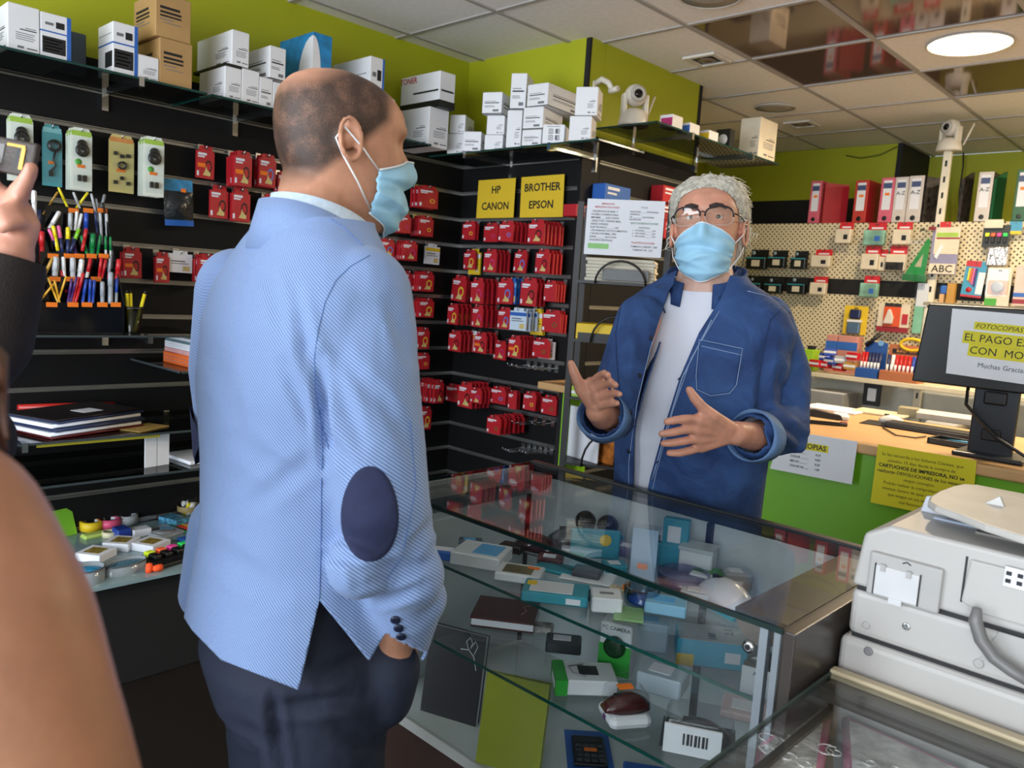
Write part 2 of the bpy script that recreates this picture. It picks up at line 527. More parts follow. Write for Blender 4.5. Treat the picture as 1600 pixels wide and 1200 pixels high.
lbox('brown and white edged box in shadow right of the bald head', 603, 616, 152, 186, .12, z0=SZ+.0085, style='none')
# big toner boxes in the corner
p = onz(668, 231, SZ+.008)
yk = onx(668, 231, XF-.02).y
z = lbox('large white toner box in the corner of the shelves, lower one', 668.5, 699, 165, 229, .26, xf=XF-.02)
xk = XF+.01
t0 = onx(686, 160, xk)
cz = z+.03
carton('white TONER box with black base on top of the corner stack', xk-.3, xk, onx(686, 160, xk).y, onx(710, 160, xk).y, z+.002, onx(686, 109, xk).z, 'none')
tt = [o for o in bpy.data.objects if o.get('label', '').startswith('white TONER')][0]
hh = onx(686, 109, xk).z-z-.002; bb = (onx(710, 160, xk).y-onx(686, 160, xk).y)/2
MB().box(-.152, .152, -bb-.002, bb+.002, -.001, hh*.2).box(-.05, .14, -bb-.001, -bb, hh*.45, hh*.5).box(.15, .151, -bb*.8, bb*.8, hh*.45, hh*.5).build('base_band', black, tt)
text('TONER', .04, red, tt, frame((-.09, -bb-.001, hh*.86), (1, 0, 0), (0, 0, 1)))
YFB = YB-.33
def bbox(label, pl, pr, pyt, pyb=235, dep=.13, z0=None, yf=YFB, turn=.5, **k):
    """box on the back shelf turned towards the shop: columns of its front face"""
    f = ony((pl+pr)/2, pyb, yf); z0 = SZ+.0085 if z0 is None else z0
    z1 = ony((pl+pr)/2, pyt, yf).z
    w_ = (pr-pl)*(f-CAM).dot(FW)/FPX/math.cos(max(0, .74-turn))
    c = f + V((-math.sin(turn), math.cos(turn), 0))*dep/2
    carton(label, c.x-w_/2, c.x+w_/2, c.y-dep/2, c.y+dep/2, z0, z1, rz=turn, **k)
    return z1
z = bbox('small white box beside the corner stack, lower of two', 698, 724, 209, dep=.14)
bbox('small white box beside the corner stack, upper of two', 700, 725, 180, dep=.14, z0=z+.002)
bbox('white box with black band standing alone right of the corner pair', 722, 751, 206, yf=YFB-.005, style='band')
z = bbox('small white box, bottom of the stack of three', 756, 785, 211)
z = bbox('small white box, middle of the stack of three', 758, 786, 181, z0=z+.002)
bbox('white box with barcode, top of the stack of three', 749, 780, 145, z0=z+.006, yf=YFB-.02, style='band', dep=.2, turn=.4)
z = bbox('tall white box standing under the upright one, mid shelf', 789.5, 813, 173)
bbox('upright white box at the very top of the mid shelf stack', 792, 816.5, 116, z0=z+.003, style='band')
z = bbox('white box with black stripe, bottom right of the mid stack', 814, 844, 203, style='band', dep=.18, turn=.25)
z = bbox('white box with black stripe, middle right of the mid stack', 814, 845, 168, z0=z+.004, style='band', dep=.2, turn=.25)
bbox('long white box with black stripe, top right of the mid stack', 818, 850, 132, z0=z+.002, style='band', dep=.34, turn=.1)
bbox('white box printed with handling arrows and umbrella symbols', 846, 880, 195, style='arrows')
z = bbox('white box at the wall corner, lower of two', 887, 921, 182, dep=.12)
bbox('white box at the wall corner, upper of two', 894, 928, 137, dep=.12, z0=z+.004, yf=YFB+.01)
# boxes on the side shelf, lined along its front edge
XF2 = XS+.37
def sbox(label, pl, pr, pyt, pyb, dep, mat, ww=None, name='ink_box', style='none'):
    """columns of the -y face; nearest bottom row given"""
    pc = onx(pr, pyb, XF2)                      # right lower corner of the -y face, at the shelf's front edge
    y = pc.y
    x0 = ony(pl, pyb, y).x
    z1 = ony(pr, pyt, y).z
    return carton(label, x0, XF2, y, y+dep, 2.2885, z1, style, mat, name=name), y, x0, z1
for lb, a_, mt in (('small box with magenta panel on the side shelf', (1030, 1050, 178, 197), magenta),
                   ('small box with blue panel on the side shelf', (1057, 1077, 191, 210), blue),
                   ('small box with yellow panel on the side shelf', (1090, 1107, 203, 221), yellow)):
    t, y, x0, z1 = sbox(lb, *a_, .09, white)
    hw = (XF2-x0)/2; h = z1-2.2885
    MB().box(-hw*.75, hw*.98, -.0465, -.0445, h*.12, h*.75).build('colour_panel', mt, t)
t, y, x0, z1 = sbox('black and white boxed disc pack beside the tall box', 1117, 1139, 201, 231, .05, black, name='disc_box')
hw = (XF2-x0)/2; h = z1-2.2885
MB().lathe([(h*.3, 0), (h*.3, .001), (.001, .0012)], 24, 0, frame((0, -.0255, h*.42), (1, 0, 0), (0, 0, 1))).build('disc_print', white, t)
sbox('tall cream white box at the outer end of the side shelf', 1153, 1184, 183, 243, .2, M('cream_box', '#d8cfbd', .6), style='toner')
# ================================================================== hanging cards on the slat walls
RINGS = {'yellow': M('yellow_ring', '#e8c63a', .4), 'pink': M('pink_ring', '#c23a78', .4), 'blue': M('blue_ring', '#4f7fd0', .4),
         'black': M('black_ring', '#1b1416', .4), 'green': M('green_ring', '#3d6b2c', .4), 'none': None}
_cm = {}
def cardmesh(ring, kind, sticker):
    """unit hang card: width 1 (x), thickness 1 (y, front at 0), height 1 (z, top at 0)"""
    k = (ring, kind, sticker)
    if k in _cm:
        return _cm[k]
    m = MB(); e = -.12
    top = -.16
    m.box(-.5, .5, 0, 1, -1, top, 0)
    m.prism([(-.34, top), (.42, top), (.40, -.03), (.34, 0), (-.28, 0), (-.33, -.04)], -.55, -.35, 0, frame((0, 0, 0), (1, 0, 0), (0, 0, 1)))
    m.box(-.10, .14, .3, .34, -.075, -.04, 3)
    m.box(-.42, .06 if kind == 'tall' else .2, e, 0, top-.13, top-.06, 1)
    m.box(-.42, -.05, e, 0, top-.20, top-.155, 1)
    m.box(-.46, -.36, e, 0, -.93, -.78, 1)
    if RINGS[ring]:
        cx, cz, r = (.17, -.62, .19) if kind == 'tall' else (.2, -.68, .13)
        ax = 1.0 if kind == 'tall' else .75
        n = 18
        for q in range(n):
            a0, a1 = 2*PI*q/n, 2*PI*(q+1)/n
            P = lambda a, rr: (cx+rr*math.cos(a), e, cz+rr*ax*math.sin(a))
            m.quad(P(a0, r*.68), P(a1, r*.68), P(a1, r), P(a0, r), 2)
        if kind == 'tall':
            m.add([(cx-.32, e*1.3, -.9), (cx+.1, e*1.3, -.92), (cx+.12, e*1.3, -.82), (cx-.08, e*1.3, -.72), (cx-.14, e*1.3, -.62), (cx-.2, e*1.3, -.78)], [(0, 1, 2, 3, 4, 5)], 4)
    if sticker:
        m.box(-.42, .0, e*2, 0, -.66, -.54, 5)
    me = m.mesh('ink_card', [red, paper, RINGS[ring] or red, dark, gold, orange])
    _cm[k] = me
    return me
def plainmesh(mat, band, key):
    if key in _cm:
        return _cm[key]
    m = MB()
    m.box(-.5, .5, 0, 1, -1, -.14, 0).box(-.3, .3, .3, .5, -.14, 0, 0).box(-.5, .5, -.05, 0, -.36, -.2, 1).box(-.4, .2, -.05, 0, -.5, -.46, 2).box(-.4, .35, -.05, 0, -.6, -.57, 2).box(.1, .4, -.06, 0, -.92, -.7, 3)
    _cm[key] = m.mesh('hang_card', [mat, band, ink, gold])
    return _cm[key]
hookm = M('hook_wire', '#b9bbbd', .25, metal=1)
def hook(wall, p, length, label=None, group=None):
    """slat hook: plate on the wall and a prong; p on the wall at the hook's height"""
    d = V((1, 0, 0)) if wall == 'L' else V((0, -1, 0)); s = V((0, 1, 0)) if wall == 'L' else V((1, 0, 0))
    m = MB()
    p = V(p)
    q = p + d*.022
    m.tube([q-d*.004+V((0, 0, .018)), q+V((0, 0, .0)), q+d*length*.5+V((0, 0, -.003)), q+d*length, q+d*(length+.008)+V((0, 0, .014))], .0022, 6)
    mx = frame(q, s, (0, 0, 1))
    m.box(-.012, .012, -.022, .022, -.003, .001, 0, mx)
    o = m.build('slat_hook', hookm)
    tag(o, label or 'wire hook carrying cards', 'hook', group)
    return o
NCARD = [0]
def stack(wall, x0, y0, x1, y1, n, ring, desc, kind='tall', sticker=False, mesh=None, what='red ink card', step=.02, tilt=0, e0=.05, mats=None, th=.010, cat='ink card'):
    """n cards on one hook. Picture rectangle of the FRONT card; desc says where the hook is"""
    ef = e0 + step*(n-1)
    xm, ym = (x0+x1)/2, (y0+y1)/2
    if wall == 'L':
        X = XL+.02+ef
        ya, yb = onx(x0, ym, X).y, onx(x1, ym, X).y
        zt, zb = onx(xm, y0, X).z, onx(xm, y1, X).z
        c = V((X, (ya+yb)/2, zt)); w = yb-ya; rz = PI/2; d = V((-1, 0, 0)); hp = (XL, c.y, zt-.012)
    else:
        Y = YB-.02-ef
        xa, xb = ony(x0, ym, Y).x, ony(x1, ym, Y).x
        zt, zb = ony(xm, y0, Y).z, ony(xm, y1, Y).z
        c = V(((xa+xb)/2, Y, zt)); w = xb-xa; rz = 0; d = V((0, 1, 0)); hp = (c.x, YB, zt-.012)
    h = zt-zb
    for k in range(n):
        me = mesh if mesh else cardmesh(ring, kind, sticker and k == 0)
        jit = random.uniform(-.003, .003) if k else 0
        rr = 'red' if not mesh else ''
        lab = what
        if not mesh and ring != 'none':
            lab += ' with ' + ring + ' ring'
        lab += (', ' if True else '')
        lab += (desc if n == 1 else ('front one, ' if k == 0 else ORD[k]+' from front, ') + desc)
        side = V((0, jit, 0)) if wall == 'L' else V((jit, 0, 0))
        o = link('hanging_card' if mesh else 'ink_card', me, None, c + d*(step*k) + side + V((0, 0, -abs(jit))), rz + random.uniform(-.05, .05))
        o.rotation_euler[1] = math.radians(tilt) + random.uniform(-.02, .02)
        o.scale = (w, th, h)
        tag(o, lab, cat, 'cards hanging on the slat walls')
        NCARD[0] += 1
    hook(wall, hp, ef+.004, 'wire card hook, ' + desc, 'wire hooks on the slat walls')
# left wall, left of the man's head
L = 'L'
stack(L, 307, 228, 335, 279, 1, 'black', 'left wall first row, leftmost', sticker=True)
stack(L, 366, 236, 394, 291, 5, 'black', 'left wall first row, second stack', sticker=True, step=.017)
stack(L, 405, 241, 432, 292, 3, 'blue', 'left wall first row, third stack', sticker=True)
stack(L, 434, 268, 456, 300, 2, 'black', 'left wall stack behind bald neck')
stack(L, 328, 290, 357, 341, 1, 'black', 'left wall second row, leftmost')
stack(L, 363, 294, 391, 346, 2, 'black', 'left wall second row, second stack')
stack(L, 412, 303, 436, 340, 2, 'black', 'left wall second row, by collar')
stack(L, 193, 386, 221, 434, 2, 'black', 'first stack right of pen display', sticker=True)
stack(L, 243, 394, 265, 441, 2, 'black', 'second stack right of pen display', sticker=True)
stack(L, 312, 397, 336, 441, 4, 'black', 'left wall stack at blazer shoulder')
wc = plainmesh(white, white, 'whitecable')
stack(L, 263, 392, 301, 426, 1, 'none', 'white cable card right of pen display', mesh=wc, what='single')
# left wall, right of the man's head (towards the corner)
far = ['top', 'second', 'third', 'fourth', 'fifth', 'sixth', 'seventh', 'eighth', 'ninth']
def cl(i, which=''):
    return 'left wall corner, ' + far[i] + ' row' + ((', ' + which.strip() + ' stack') if which else ', rightmost')
stack(L, 655, 290, 684, 325, 3, 'yellow', cl(0), kind='wide', step=.03)
stack(L, 622, 334, 642, 364, 3, 'pink', cl(1, 'left '), kind='wide', step=.03)
stack(L, 654, 337, 678, 369, 4, 'yellow', cl(1), kind='wide', step=.018)
stack(L, 595, 373, 617, 401, 2, 'blue', cl(2, 'leftmost '))
stack(L, 629, 376, 652, 407, 4, 'pink', cl(2, 'middle '), step=.022)
yc = plainmesh(paper, yellow, 'yellowwhite')
stack(L, 665, 381, 687, 413, 1, 'none', 'yellow and white card near wall corner', mesh=yc, what='single')
stack(L, 632, 423, 643, 452, 1, 'pink', cl(3, 'left '))
stack(L, 655, 424, 678, 455, 4, 'yellow', cl(3), step=.018)
stack(L, 628, 465, 643, 495, 1, 'pink', cl(4, 'left '))
stack(L, 655, 466, 678, 496, 4, 'yellow', cl(4), step=.018)
stack(L, 652, 512, 671, 545, 3, 'yellow', cl(5), step=.02)
stack(L, 651, 551, 671, 577, 2, 'yellow', cl(6), kind='wide')
stack(L, 678, 594, 694, 630, 5, 'black', cl(7), step=.028)
stack(L, 656, 635, 674, 671, 2, 'yellow', cl(8))
# back wall
B = 'B'
def br(i, j):
    return 'back wall ' + ORD[i] + ' row, ' + ORD[j] + ' red stack'
stack(B, 723, 345, 742, 374, 2, 'yellow', br(0, 0), kind='wide')
stack(B, 756, 348, 778, 378, 1, 'pink', br(0, 1), kind='wide')
stack(B, 780, 345, 802, 377, 6, 'blue', br(0, 2), kind='wide', step=.03)
stack(B, 825, 343, 850, 380, 6, 'black', br(0, 3), step=.028)
stack(B, 724, 390, 743, 421, 1, 'yellow', br(1, 0))
yb = plainmesh(yellow, paper, 'yellowbox')
stack(B, 733, 389, 750, 429, 1, 'none', 'yellow card, back wall second row', mesh=yb, what='single', e0=.025)
stack(B, 756, 389, 776, 425, 4, 'pink', br(1, 1), step=.03)
stack(B, 804, 390, 824, 426, 1, 'blue', br(1, 2), tilt=5)
stack(B, 837, 389, 858, 427, 4, 'black', br(1, 3), step=.03)
stack(B, 707, 430, 729, 471, 2, 'yellow', br(2, 0), tilt=4)
stack(B, 735, 434, 755, 474, 4, 'pink', br(2, 1), step=.034)
stack(B, 777, 434, 801, 475, 1, 'blue', br(2, 2), e0=.09)
bb_ = plainmesh(blue, M('pale_blue_band', '#6ea6dc', .4), 'bluebox')
stack(B, 796, 434, 806, 475, 3, 'none', 'back wall third row, narrow blue', mesh=bb_, what='blue pack', step=.025, e0=.03)
stack(B, 814, 434, 839, 478, 3, 'black', br(2, 3), step=.03)
stack(B, 850, 438, 868, 471, 4, 'none', br(2, 4), kind='wide', step=.022)
stack(B, 699, 474, 716, 507, 4, 'yellow', br(3, 0), step=.032)
stack(B, 738, 476, 754, 511, 4, 'pink', br(3, 1), step=.034)
stack(B, 778, 480, 797, 514, 1, 'blue', br(3, 2), e0=.1)
bw = plainmesh(M('sky_blue_white', '#c7d8ea', .45), blue, 'bluewhite')
stack(B, 797, 481, 822, 516, 4, 'none', 'back wall fourth row, blue and white', mesh=bw, what='pack', step=.026)
stack(B, 829, 482, 848, 523, 2, 'none', 'back wall fourth row, yellow pair', mesh=yb, what='pack', step=.012, e0=.02)
stack(B, 847, 484, 875, 519, 3, 'green', br(3, 3), kind='wide')
stack(B, 701, 516, 720, 549, 4, 'black', br(4, 0), step=.03)
stack(B, 734, 517, 746, 549, 2, 'none', 'back wall fifth row, white and yellow', mesh=yc, what='pack', step=.015, e0=.03)
stack(B, 741, 519, 760, 552, 3, 'black', br(4, 1), sticker=True, step=.036)
stack(B, 771, 532, 791, 562, 1, 'pink', br(4, 2))
stack(B, 794, 524, 813, 559, 5, 'yellow', br(4, 3), sticker=True, step=.026)
stack(B, 832, 528, 858, 559, 1, 'green', br(4, 4), kind='wide', e0=.07)
stack(B, 842, 529, 866, 561, 1, 'none', 'white card, back wall fifth row end', mesh=wc, what='single', e0=.03)
stack(B, 696, 600, 721, 628, 1, 'green', br(5, 0), kind='wide')
stack(B, 716, 597, 738, 637, 5, 'black', br(5, 1), step=.03)
stack(B, 735, 606, 752, 630, 4, 'pink', br(5, 2), step=.03, e0=.08)
stack(B, 766, 604, 790, 631, 3, 'blue', br(5, 3), kind='wide')
stack(B, 794, 610, 807, 639, 2, 'none', br(5, 4))
stack(B, 818, 612, 837, 641, 3, 'yellow', br(5, 5), kind='wide')
stack(B, 846, 618, 870, 648, 2, 'green', br(5, 6), kind='wide')
stack(B, 760, 649, 782, 678, 6, 'green', br(6, 0), kind='wide', step=.034)
# empty hooks at the right end of the back wall
for zi, (cnt, x0, x1, py, nm) in enumerate(((5, 830, 874, 570, 'upper'), (4, 828, 868, 655, 'middle'), (6, 822, 866, 698, 'lower'))):
    for k in range(cnt):
        p = ony(x0+(x1-x0)*k/(cnt-1), py + (x1-x0)*k/(cnt-1)*.12, YB)
        hook(B, p, .15 + .02*(k % 3), ORD[k] + ' empty hook from left, ' + nm + ' group on back wall', 'empty wire hooks')
# yellow brand sheets
def sheet(label, pts, plane, val, mat, name='paper_sign', th=.0015, cat='sign'):
    """flat sheet: picture corners tl, tr, br, bl on a real plane; returns the thing, its frame and size"""
    f = ony if plane == 'y' else onx
    P = [f(p[0], p[1], val) for p in pts]
    c = sum(P, V())/4
    r = ((P[1]-P[0])+(P[2]-P[3]))/2; u = ((P[0]-P[3])+(P[1]-P[2]))/2
    t = thing(name, label, cat, c)
    fm = frame((0, 0, 0), r, u)
    inv = fm.inverted()
    MB().prism([tuple((inv @ (p-c))[:2]) for p in (P[3], P[2], P[1], P[0])], -th, 0, 0, fm).build('sheet', mat, t)
    return t, fm, r.length, u.length
yellowp = M('yellow_paper', '#e3bf2a', .6, var=.03, scale=3)
t, fm, w_, h_ = sheet('yellow sheet reading HP and CANON on the back wall', ((748, 282), (806, 278), (802, 340), (744, 341)), 'y', YB-.045, yellowp)
text('HP', .055, ink, t, fm @ Matrix.Translation((0, h_*.22, .001)), .02)
text('CANON', .055, ink, t, fm @ Matrix.Translation((0, -h_*.2, .001)), .02)
t, fm, w_, h_ = sheet('yellow sheet reading BROTHER and EPSON on the back wall', ((815, 277), (882, 272), (879, 339), (812, 340)), 'y', YB-.045, yellowp)
text('BROTHER', .055, ink, t, fm @ Matrix.Translation((0, h_*.22, .001)), .02)
text('EPSON', .055, ink, t, fm @ Matrix.Translation((0, -h_*.2, .001)), .02)

# ================================================================== cable packs on the left wall
def blister(label, x0, y0, x1, y1, n, back, topc, style, e=.05):
    """clear moulded pack on a card: picture rectangle of the front one"""
    xm, ym = (x0+x1)/2, (y0+y1)/2
    step = .026
    X = XL+.02+e+step*(n-1)
    ya, yb = onx(x0, ym, X).y, onx(x1, ym, X).y; zt, zb = onx(xm, y0, X).z, onx(xm, y1, X).z
    w, h = yb-ya, zt-zb
    for k in range(n):
        t = thing('cable_pack', (label if n == 1 else ('front ' if k == 0 else ORD[k]+' from front ') + label), 'cable pack', (X-step*k, (ya+yb)/2, zt), PI/2 + random.uniform(-.04, .04), 'cable packs on the left wall')
        c = .012
        poly = [(-w/2, -h), (w/2, -h), (w/2, -c*2), (w/2-c, 0), (-w/2+c, 0), (-w/2, -c*2)]
        mx = frame((0, 0, 0), (1, 0, 0), (0, 0, 1))     # normal = -y (front)
        MB().prism(poly, -.002, .0, 0, mx).build('backing_card', back, t)
        MB().box(-w*.46, w*.46, -.0012, -.0004, -h*.13, -h*.05).build('header', topc, t)
        if k == 0 or style == 'grid':
            b = MB()
            blk = .009
            if style == 'reel':
                b.lathe([(w*.12, .002), (w*.3, .003), (w*.33, .012), (w*.3, .018), (w*.12, .016)], 20, 0, frame((0, 0, -h*.36), (1, 0, 0), (0, 0, 1)), False)
                b.lathe([(w*.10, .002), (w*.22, .003), (w*.25, .01), (w*.2, .014), (w*.06, .013)], 16, 0, frame((0, 0, -h*.27), (1, 0, 0), (0, 0, 1)), False)
                b.box(-w*.2, -w*.06, -.014, -.002, -h*.86, -h*.76).box(w*.06, w*.2, -.014, -.002, -h*.86, -h*.76)
            elif style == 'coil':
                b.lathe([(w*.2, .002), (w*.34, .004), (w*.34, .016), (w*.2, .018)], 20, 0, frame((w*.06, 0, -h*.34), (1, 0, 0), (0, 0, 1)), False)
                b.tube([(w*.1, -.01, -h*.44), (0, -.012, -h*.58), (w*.12, -.012, -h*.66), (-w*.1, -.01, -h*.75)], .004, 6)
                b.box(-w*.2, 0, -.013, -.002, -h*.84, -h*.75)
            else:
                for cx, cz in ((-.25, .3), (.0, .34), (.25, .32), (-.25, .8), (.25, .8), (0, .72)):
                    b.box(cx*w-w*.07, cx*w+w*.07, -.012, -.002, -h*(cz+.06), -h*cz)
                b.lathe([(w*.12, .002), (w*.17, .004), (w*.17, .016), (w*.12, .016)], 20, 0, frame((0, 0, -h*.53), (1, 0, 0), (0, 0, 1)), False)
            b.build('cable', M('cable_black', '#15181a', .3), t)
            if style == 'reel':
                MB().lathe([(.012, .0005), (.012, .0012), (.001, .0013)], 14, 0, frame((-w*.14, 0, -h*.55), (1, 0, 0), (0, 0, 1))).build('badge', greenc, t)
            MB().box(-w*.2, w*.16, -.0022, -.0006, -h*.64, -h*.59).build('price_sticker', orange, t)
            MB().box(-w*.45, w*.45, -.019, -.0178, -h*.95, -h*.15).build('blister', clear, t)
    hook(L, (XL, (ya+yb)/2, zt-.012), e+step*(n-1)+.004, 'wire hook holding the ' + label, 'wire hooks on the slat walls')
wg = M('white_green_card', '#dfe6dc', .5); lg = M('light_green_card', '#9cc04a', .5)
blister('white and green cable pack behind the raised phone', 14, 178, 52, 283, 2, wg, lg, 'reel')
blister('teal cable pack second from the left', 66, 195, 97, 291, 1, M('teal_pack', '#4f98a0', .4), M('pale_teal', '#7fb8bc', .4), 'coil')
blister('white and green cable pack in the middle of the row', 110, 200, 144, 297, 3, wg, lg, 'reel')
blister('beige adapter set with plugs around a ring', 170, 211, 209, 301, 1, M('beige_card', '#cfc07c', .5), M('orange_header', '#d08a4c', .5), 'grid')
blister('white and green cable pack at the right end of the row', 224, 214, 256, 307, 3, wg, lg, 'reel')
# blue zip bag with black cable
X = XL+.07
P = [onx(254, 278, X), onx(300, 283, X), onx(302, 354, X), onx(257, 352, X)]
t = thing('cable_bag', 'blue topped plastic bag with a black cable inside', 'bag', (P[0]+P[1])/2)
o_ = t.location
m = MB(); rows = []
for v in range(9):
    f = v/8; a = P[0].lerp(P[3], f); b = P[1].lerp(P[2], f); bul = .022*math.sin(PI*min(1, max(0, (f-.2)/.8)))
    rows.append([a.lerp(b, u/8) + V((bul*math.sin(PI*u/8)+.003, 0, 0)) - o_ for u in range(9)])
m.loft(rows[2:], 0, False, True, False)
m.build('bag_film', M('shiny_black_bag', '#1d2126', .18, var=.5, scale=30, bump=.4, bscale=40), t)
MB().loft(rows[:3], 0, False, True, False).build('header', M('blue_header', '#2d86b8', .4, var=.25, scale=30), t)
MB().loft([[p+V((.002, 0, 0)) for p in rows[7]], [p+V((.002, 0, 0)) for p in rows[8]]], 0, False, True, False).build('blue_hem', blue, t)
MB().box(.012, .014, .01, .03, -.05, -.035).build('price_sticker', orange, t)
# ================================================================== lower left wall: shelves, pens, papers
slate = M('slate_edge', '#3a4346', .25)
shelf('black glass shelf carrying the pen display', 'y', .45, 1.42, XL, .45, 1.222, 2, mat=smokeglass, edge=slate)
shelf('short glass shelf under the white and orange paper stack', 'y', 1.28, 1.85, XL, .47, 1.09, 1, edge=slate)
shelf('black glass shelf with the stack of notebooks', 'y', .45, 1.75, XL, .45, .862, 2, edge=slate)
shelf('black glass shelf below the notebooks', 'y', .45, 1.75, XL, .50, .722, 2, edge=slate)
# display platform with pale glass top
t = thing('display_platform', 'low black platform with pale glass top full of stationery', 'display stand', (-3.06, 1.3, 0))
MB().box(-.30, .27, -.85, .85, 0, .37).build('black_body', blackm, t, bevel=.004)
MB().box(-.31, .32, -.86, .86, .385, .397).build('glass_top', M('pale_glass_top', '#7f969a', .12, var=.1), t)
MB().box(-.28, .26, -.83, .83, .37, .385).build('spacer', blackm, t)
LZ = .397

PC = {c: M('pen_'+c, h, .35, var=.03) for c, h in dict(yellow='#e6d522', gold='#b58a35', silver='#b9bcc0', grey='#7d7f84', white='#e6e6e6', blue='#2648a8', navy='#26305a', red='#c02028', pink='#e26aa0', purple='#4a2a70', lime='#7ec42c', green='#178044', clear='#9aa0a8', pencil='#d9a32b', orange='#e06a20').items()}
# tiered pen display
t = thing('pen_display', 'black tiered acrylic display rack holding rows of pens', 'pen display', (XL+.22, 1.0, 1.2305))
lips = [327, 362, 398, 434, 474]
YA, YZ = onx(55, 470, -2.99).y, onx(193, 470, -2.99).y
tiers = []
for i, py in enumerate(lips):
    xp = -3.19 + .05*i
    z = onx(140, py, xp).z
    tiers.append((xp, z))
    y0 = YA + (4-i)*.022; y1 = YZ - (4-i)*.012
    MB().box(xp-.004, xp, y0, y1, 1.2305, z).build('tier_panel', M('smoked_acrylic', '#101113', .08), t, loc=-t.location)
MB().box(-3.22, -2.985, YA, YZ, 1.2305, 1.2345).build('base', black, t, loc=-t.location)
for y in (YA, YZ):
    pr = [(-2.985, 1.2305), (-2.985, tiers[4][1]), (-3.19, tiers[0][1]+.03), (-3.22, tiers[0][1]+.03), (-3.22, 1.2305)]
    MB().prism(pr, -.002, .002, 0, frame((0, y, 0), (1, 0, 0), (0, 0, 1))).build('side_panel', M('smoked_acrylic', '#101113', .08), t, loc=-t.location)
stk = {0: (115, 138, 160), 2: (83, 108, 124, 143, 162), 3: (86, 110, 150), 4: (81, 114, 136, 160, 181)}
for i, pxs in stk.items():
    for px in pxs:
        p = onx(px, lips[i]+2, tiers[i][0]+.001)
        MB().box(-.001, .001, -.017, .017, -.008, .008).build('price_sticker', orange, t, loc=p-t.location)
def pen(x0, y0, x1, y1, c, tier, wd=.006, cap=None):
    """picture positions of tip (top) and of the point where it enters its tier"""
    xp = tiers[tier][0]-.014 if tier < 9 else -2.99
    a = onx(x0/4, 250+y0/4, xp-.006); b = onx(x1/4, 250+y1/4, xp)
    d = (a-b).normalized(); bot = b - d*.05
    m = MB()
    capl = min(.05, (a-bot).length*.45)
    m.tube([bot, a-d*capl], wd*.85, 8, 0)
    m.tube([a-d*capl, a-d*.004, a], [wd, wd*.95, wd*.6], 8, 1)
    m.tube([a-d*capl*.9+V((wd, 0, 0)), a-d*.006+V((wd, 0, 0))], wd*.25, 4, 1)
    return m.build('pen', [PC[cap or c], PC[c]])
rowname = ['top', 'second', 'third', 'fourth', 'bottom']
PENS = [
 (0, 365, 170, 415, 280, 'yellow', .005), (0, 362, 198, 315, 270, 'gold', .004), (0, 458, 200, 490, 280, 'silver', .005), (0, 550, 203, 485, 290, 'yellow', .005), (0, 570, 210, 592, 300, 'silver', .005), (0, 600, 240, 614, 310, 'grey', .005), (0, 655, 215, 632, 310, 'grey', .006),
 (1, 212, 190, 214, 280, 'white', .009), (1, 240, 310, 240, 420, 'navy', .010, 'red'), (1, 372, 322, 320, 410, 'white', .008), (1, 440, 330, 440, 430, 'silver', .008), (1, 482, 320, 470, 430, 'white', .006), (1, 510, 335, 490, 425, 'white', .006), (1, 540, 330, 538, 430, 'blue', .009), (1, 595, 325, 605, 430, 'navy', .005), (1, 625, 330, 632, 440, 'silver', .006), (1, 665, 335, 668, 445, 'silver', .006),
 (2, 262, 445, 262, 550, 'red', .009), (2, 305, 430, 338, 505, 'pink', .006, 'navy'), (2, 332, 410, 345, 478, 'yellow', .007), (2, 365, 410, 378, 495, 'pink', .007, 'navy'), (2, 425, 420, 425, 500, 'yellow', .008, 'navy'), (2, 455, 480, 470, 560, 'purple', .005), (2, 495, 430, 470, 495, 'lime', .007, 'navy'), (2, 505, 470, 540, 575, 'green', .007), (2, 582, 460, 575, 580, 'green', .010), (2, 628, 470, 610, 585, 'green', .006), (2, 660, 475, 662, 588, 'green', .005, 'white'), (2, 690, 480, 692, 592, 'green', .005, 'white'), (2, 540, 430, 530, 485, 'red', .007),
 (3, 332, 610, 290, 695, 'gold', .006), (3, 350, 605, 345, 705, 'silver', .011), (3, 395, 605, 400, 700, 'white', .007), (3, 455, 610, 455, 710, 'silver', .010), (3, 512, 620, 500, 712, 'white', .010), (3, 567, 615, 545, 720, 'red', .007, 'white'), (3, 635, 610, 620, 720, 'red', .006), (3, 662, 620, 640, 720, 'red', .006), (3, 690, 615, 680, 720, 'clear', .006, 'red'), (3, 745, 620, 737, 695, 'red', .010), (3, 385, 690, 395, 740, 'red', .007),
 (4, 300, 735, 350, 860, 'pencil', .004), (4, 340, 750, 366, 860, 'pencil', .004), (4, 340, 770, 270, 855, 'pencil', .004), (4, 415, 725, 375, 850, 'pencil', .004), (4, 450, 740, 430, 860, 'purple', .005), (4, 480, 730, 447, 860, 'purple', .005), (4, 492, 730, 462, 860, 'red', .005), (4, 522, 705, 482, 855, 'red', .006), (4, 540, 745, 522, 860, 'blue', .006), (4, 565, 745, 560, 860, 'blue', .006), (4, 590, 750, 582, 860, 'blue', .006), (4, 640, 760, 640, 870, 'clear', .008), (4, 692, 700, 690, 870, 'clear', .010), (4, 730, 740, 727, 865, 'blue', .006, 'clear'), (4, 275, 690, 240, 820, 'white', .007)]
cnt = {}
tot = {}
for p in PENS:
    tot[(p[0], p[5])] = tot.get((p[0], p[5]), 0)+1
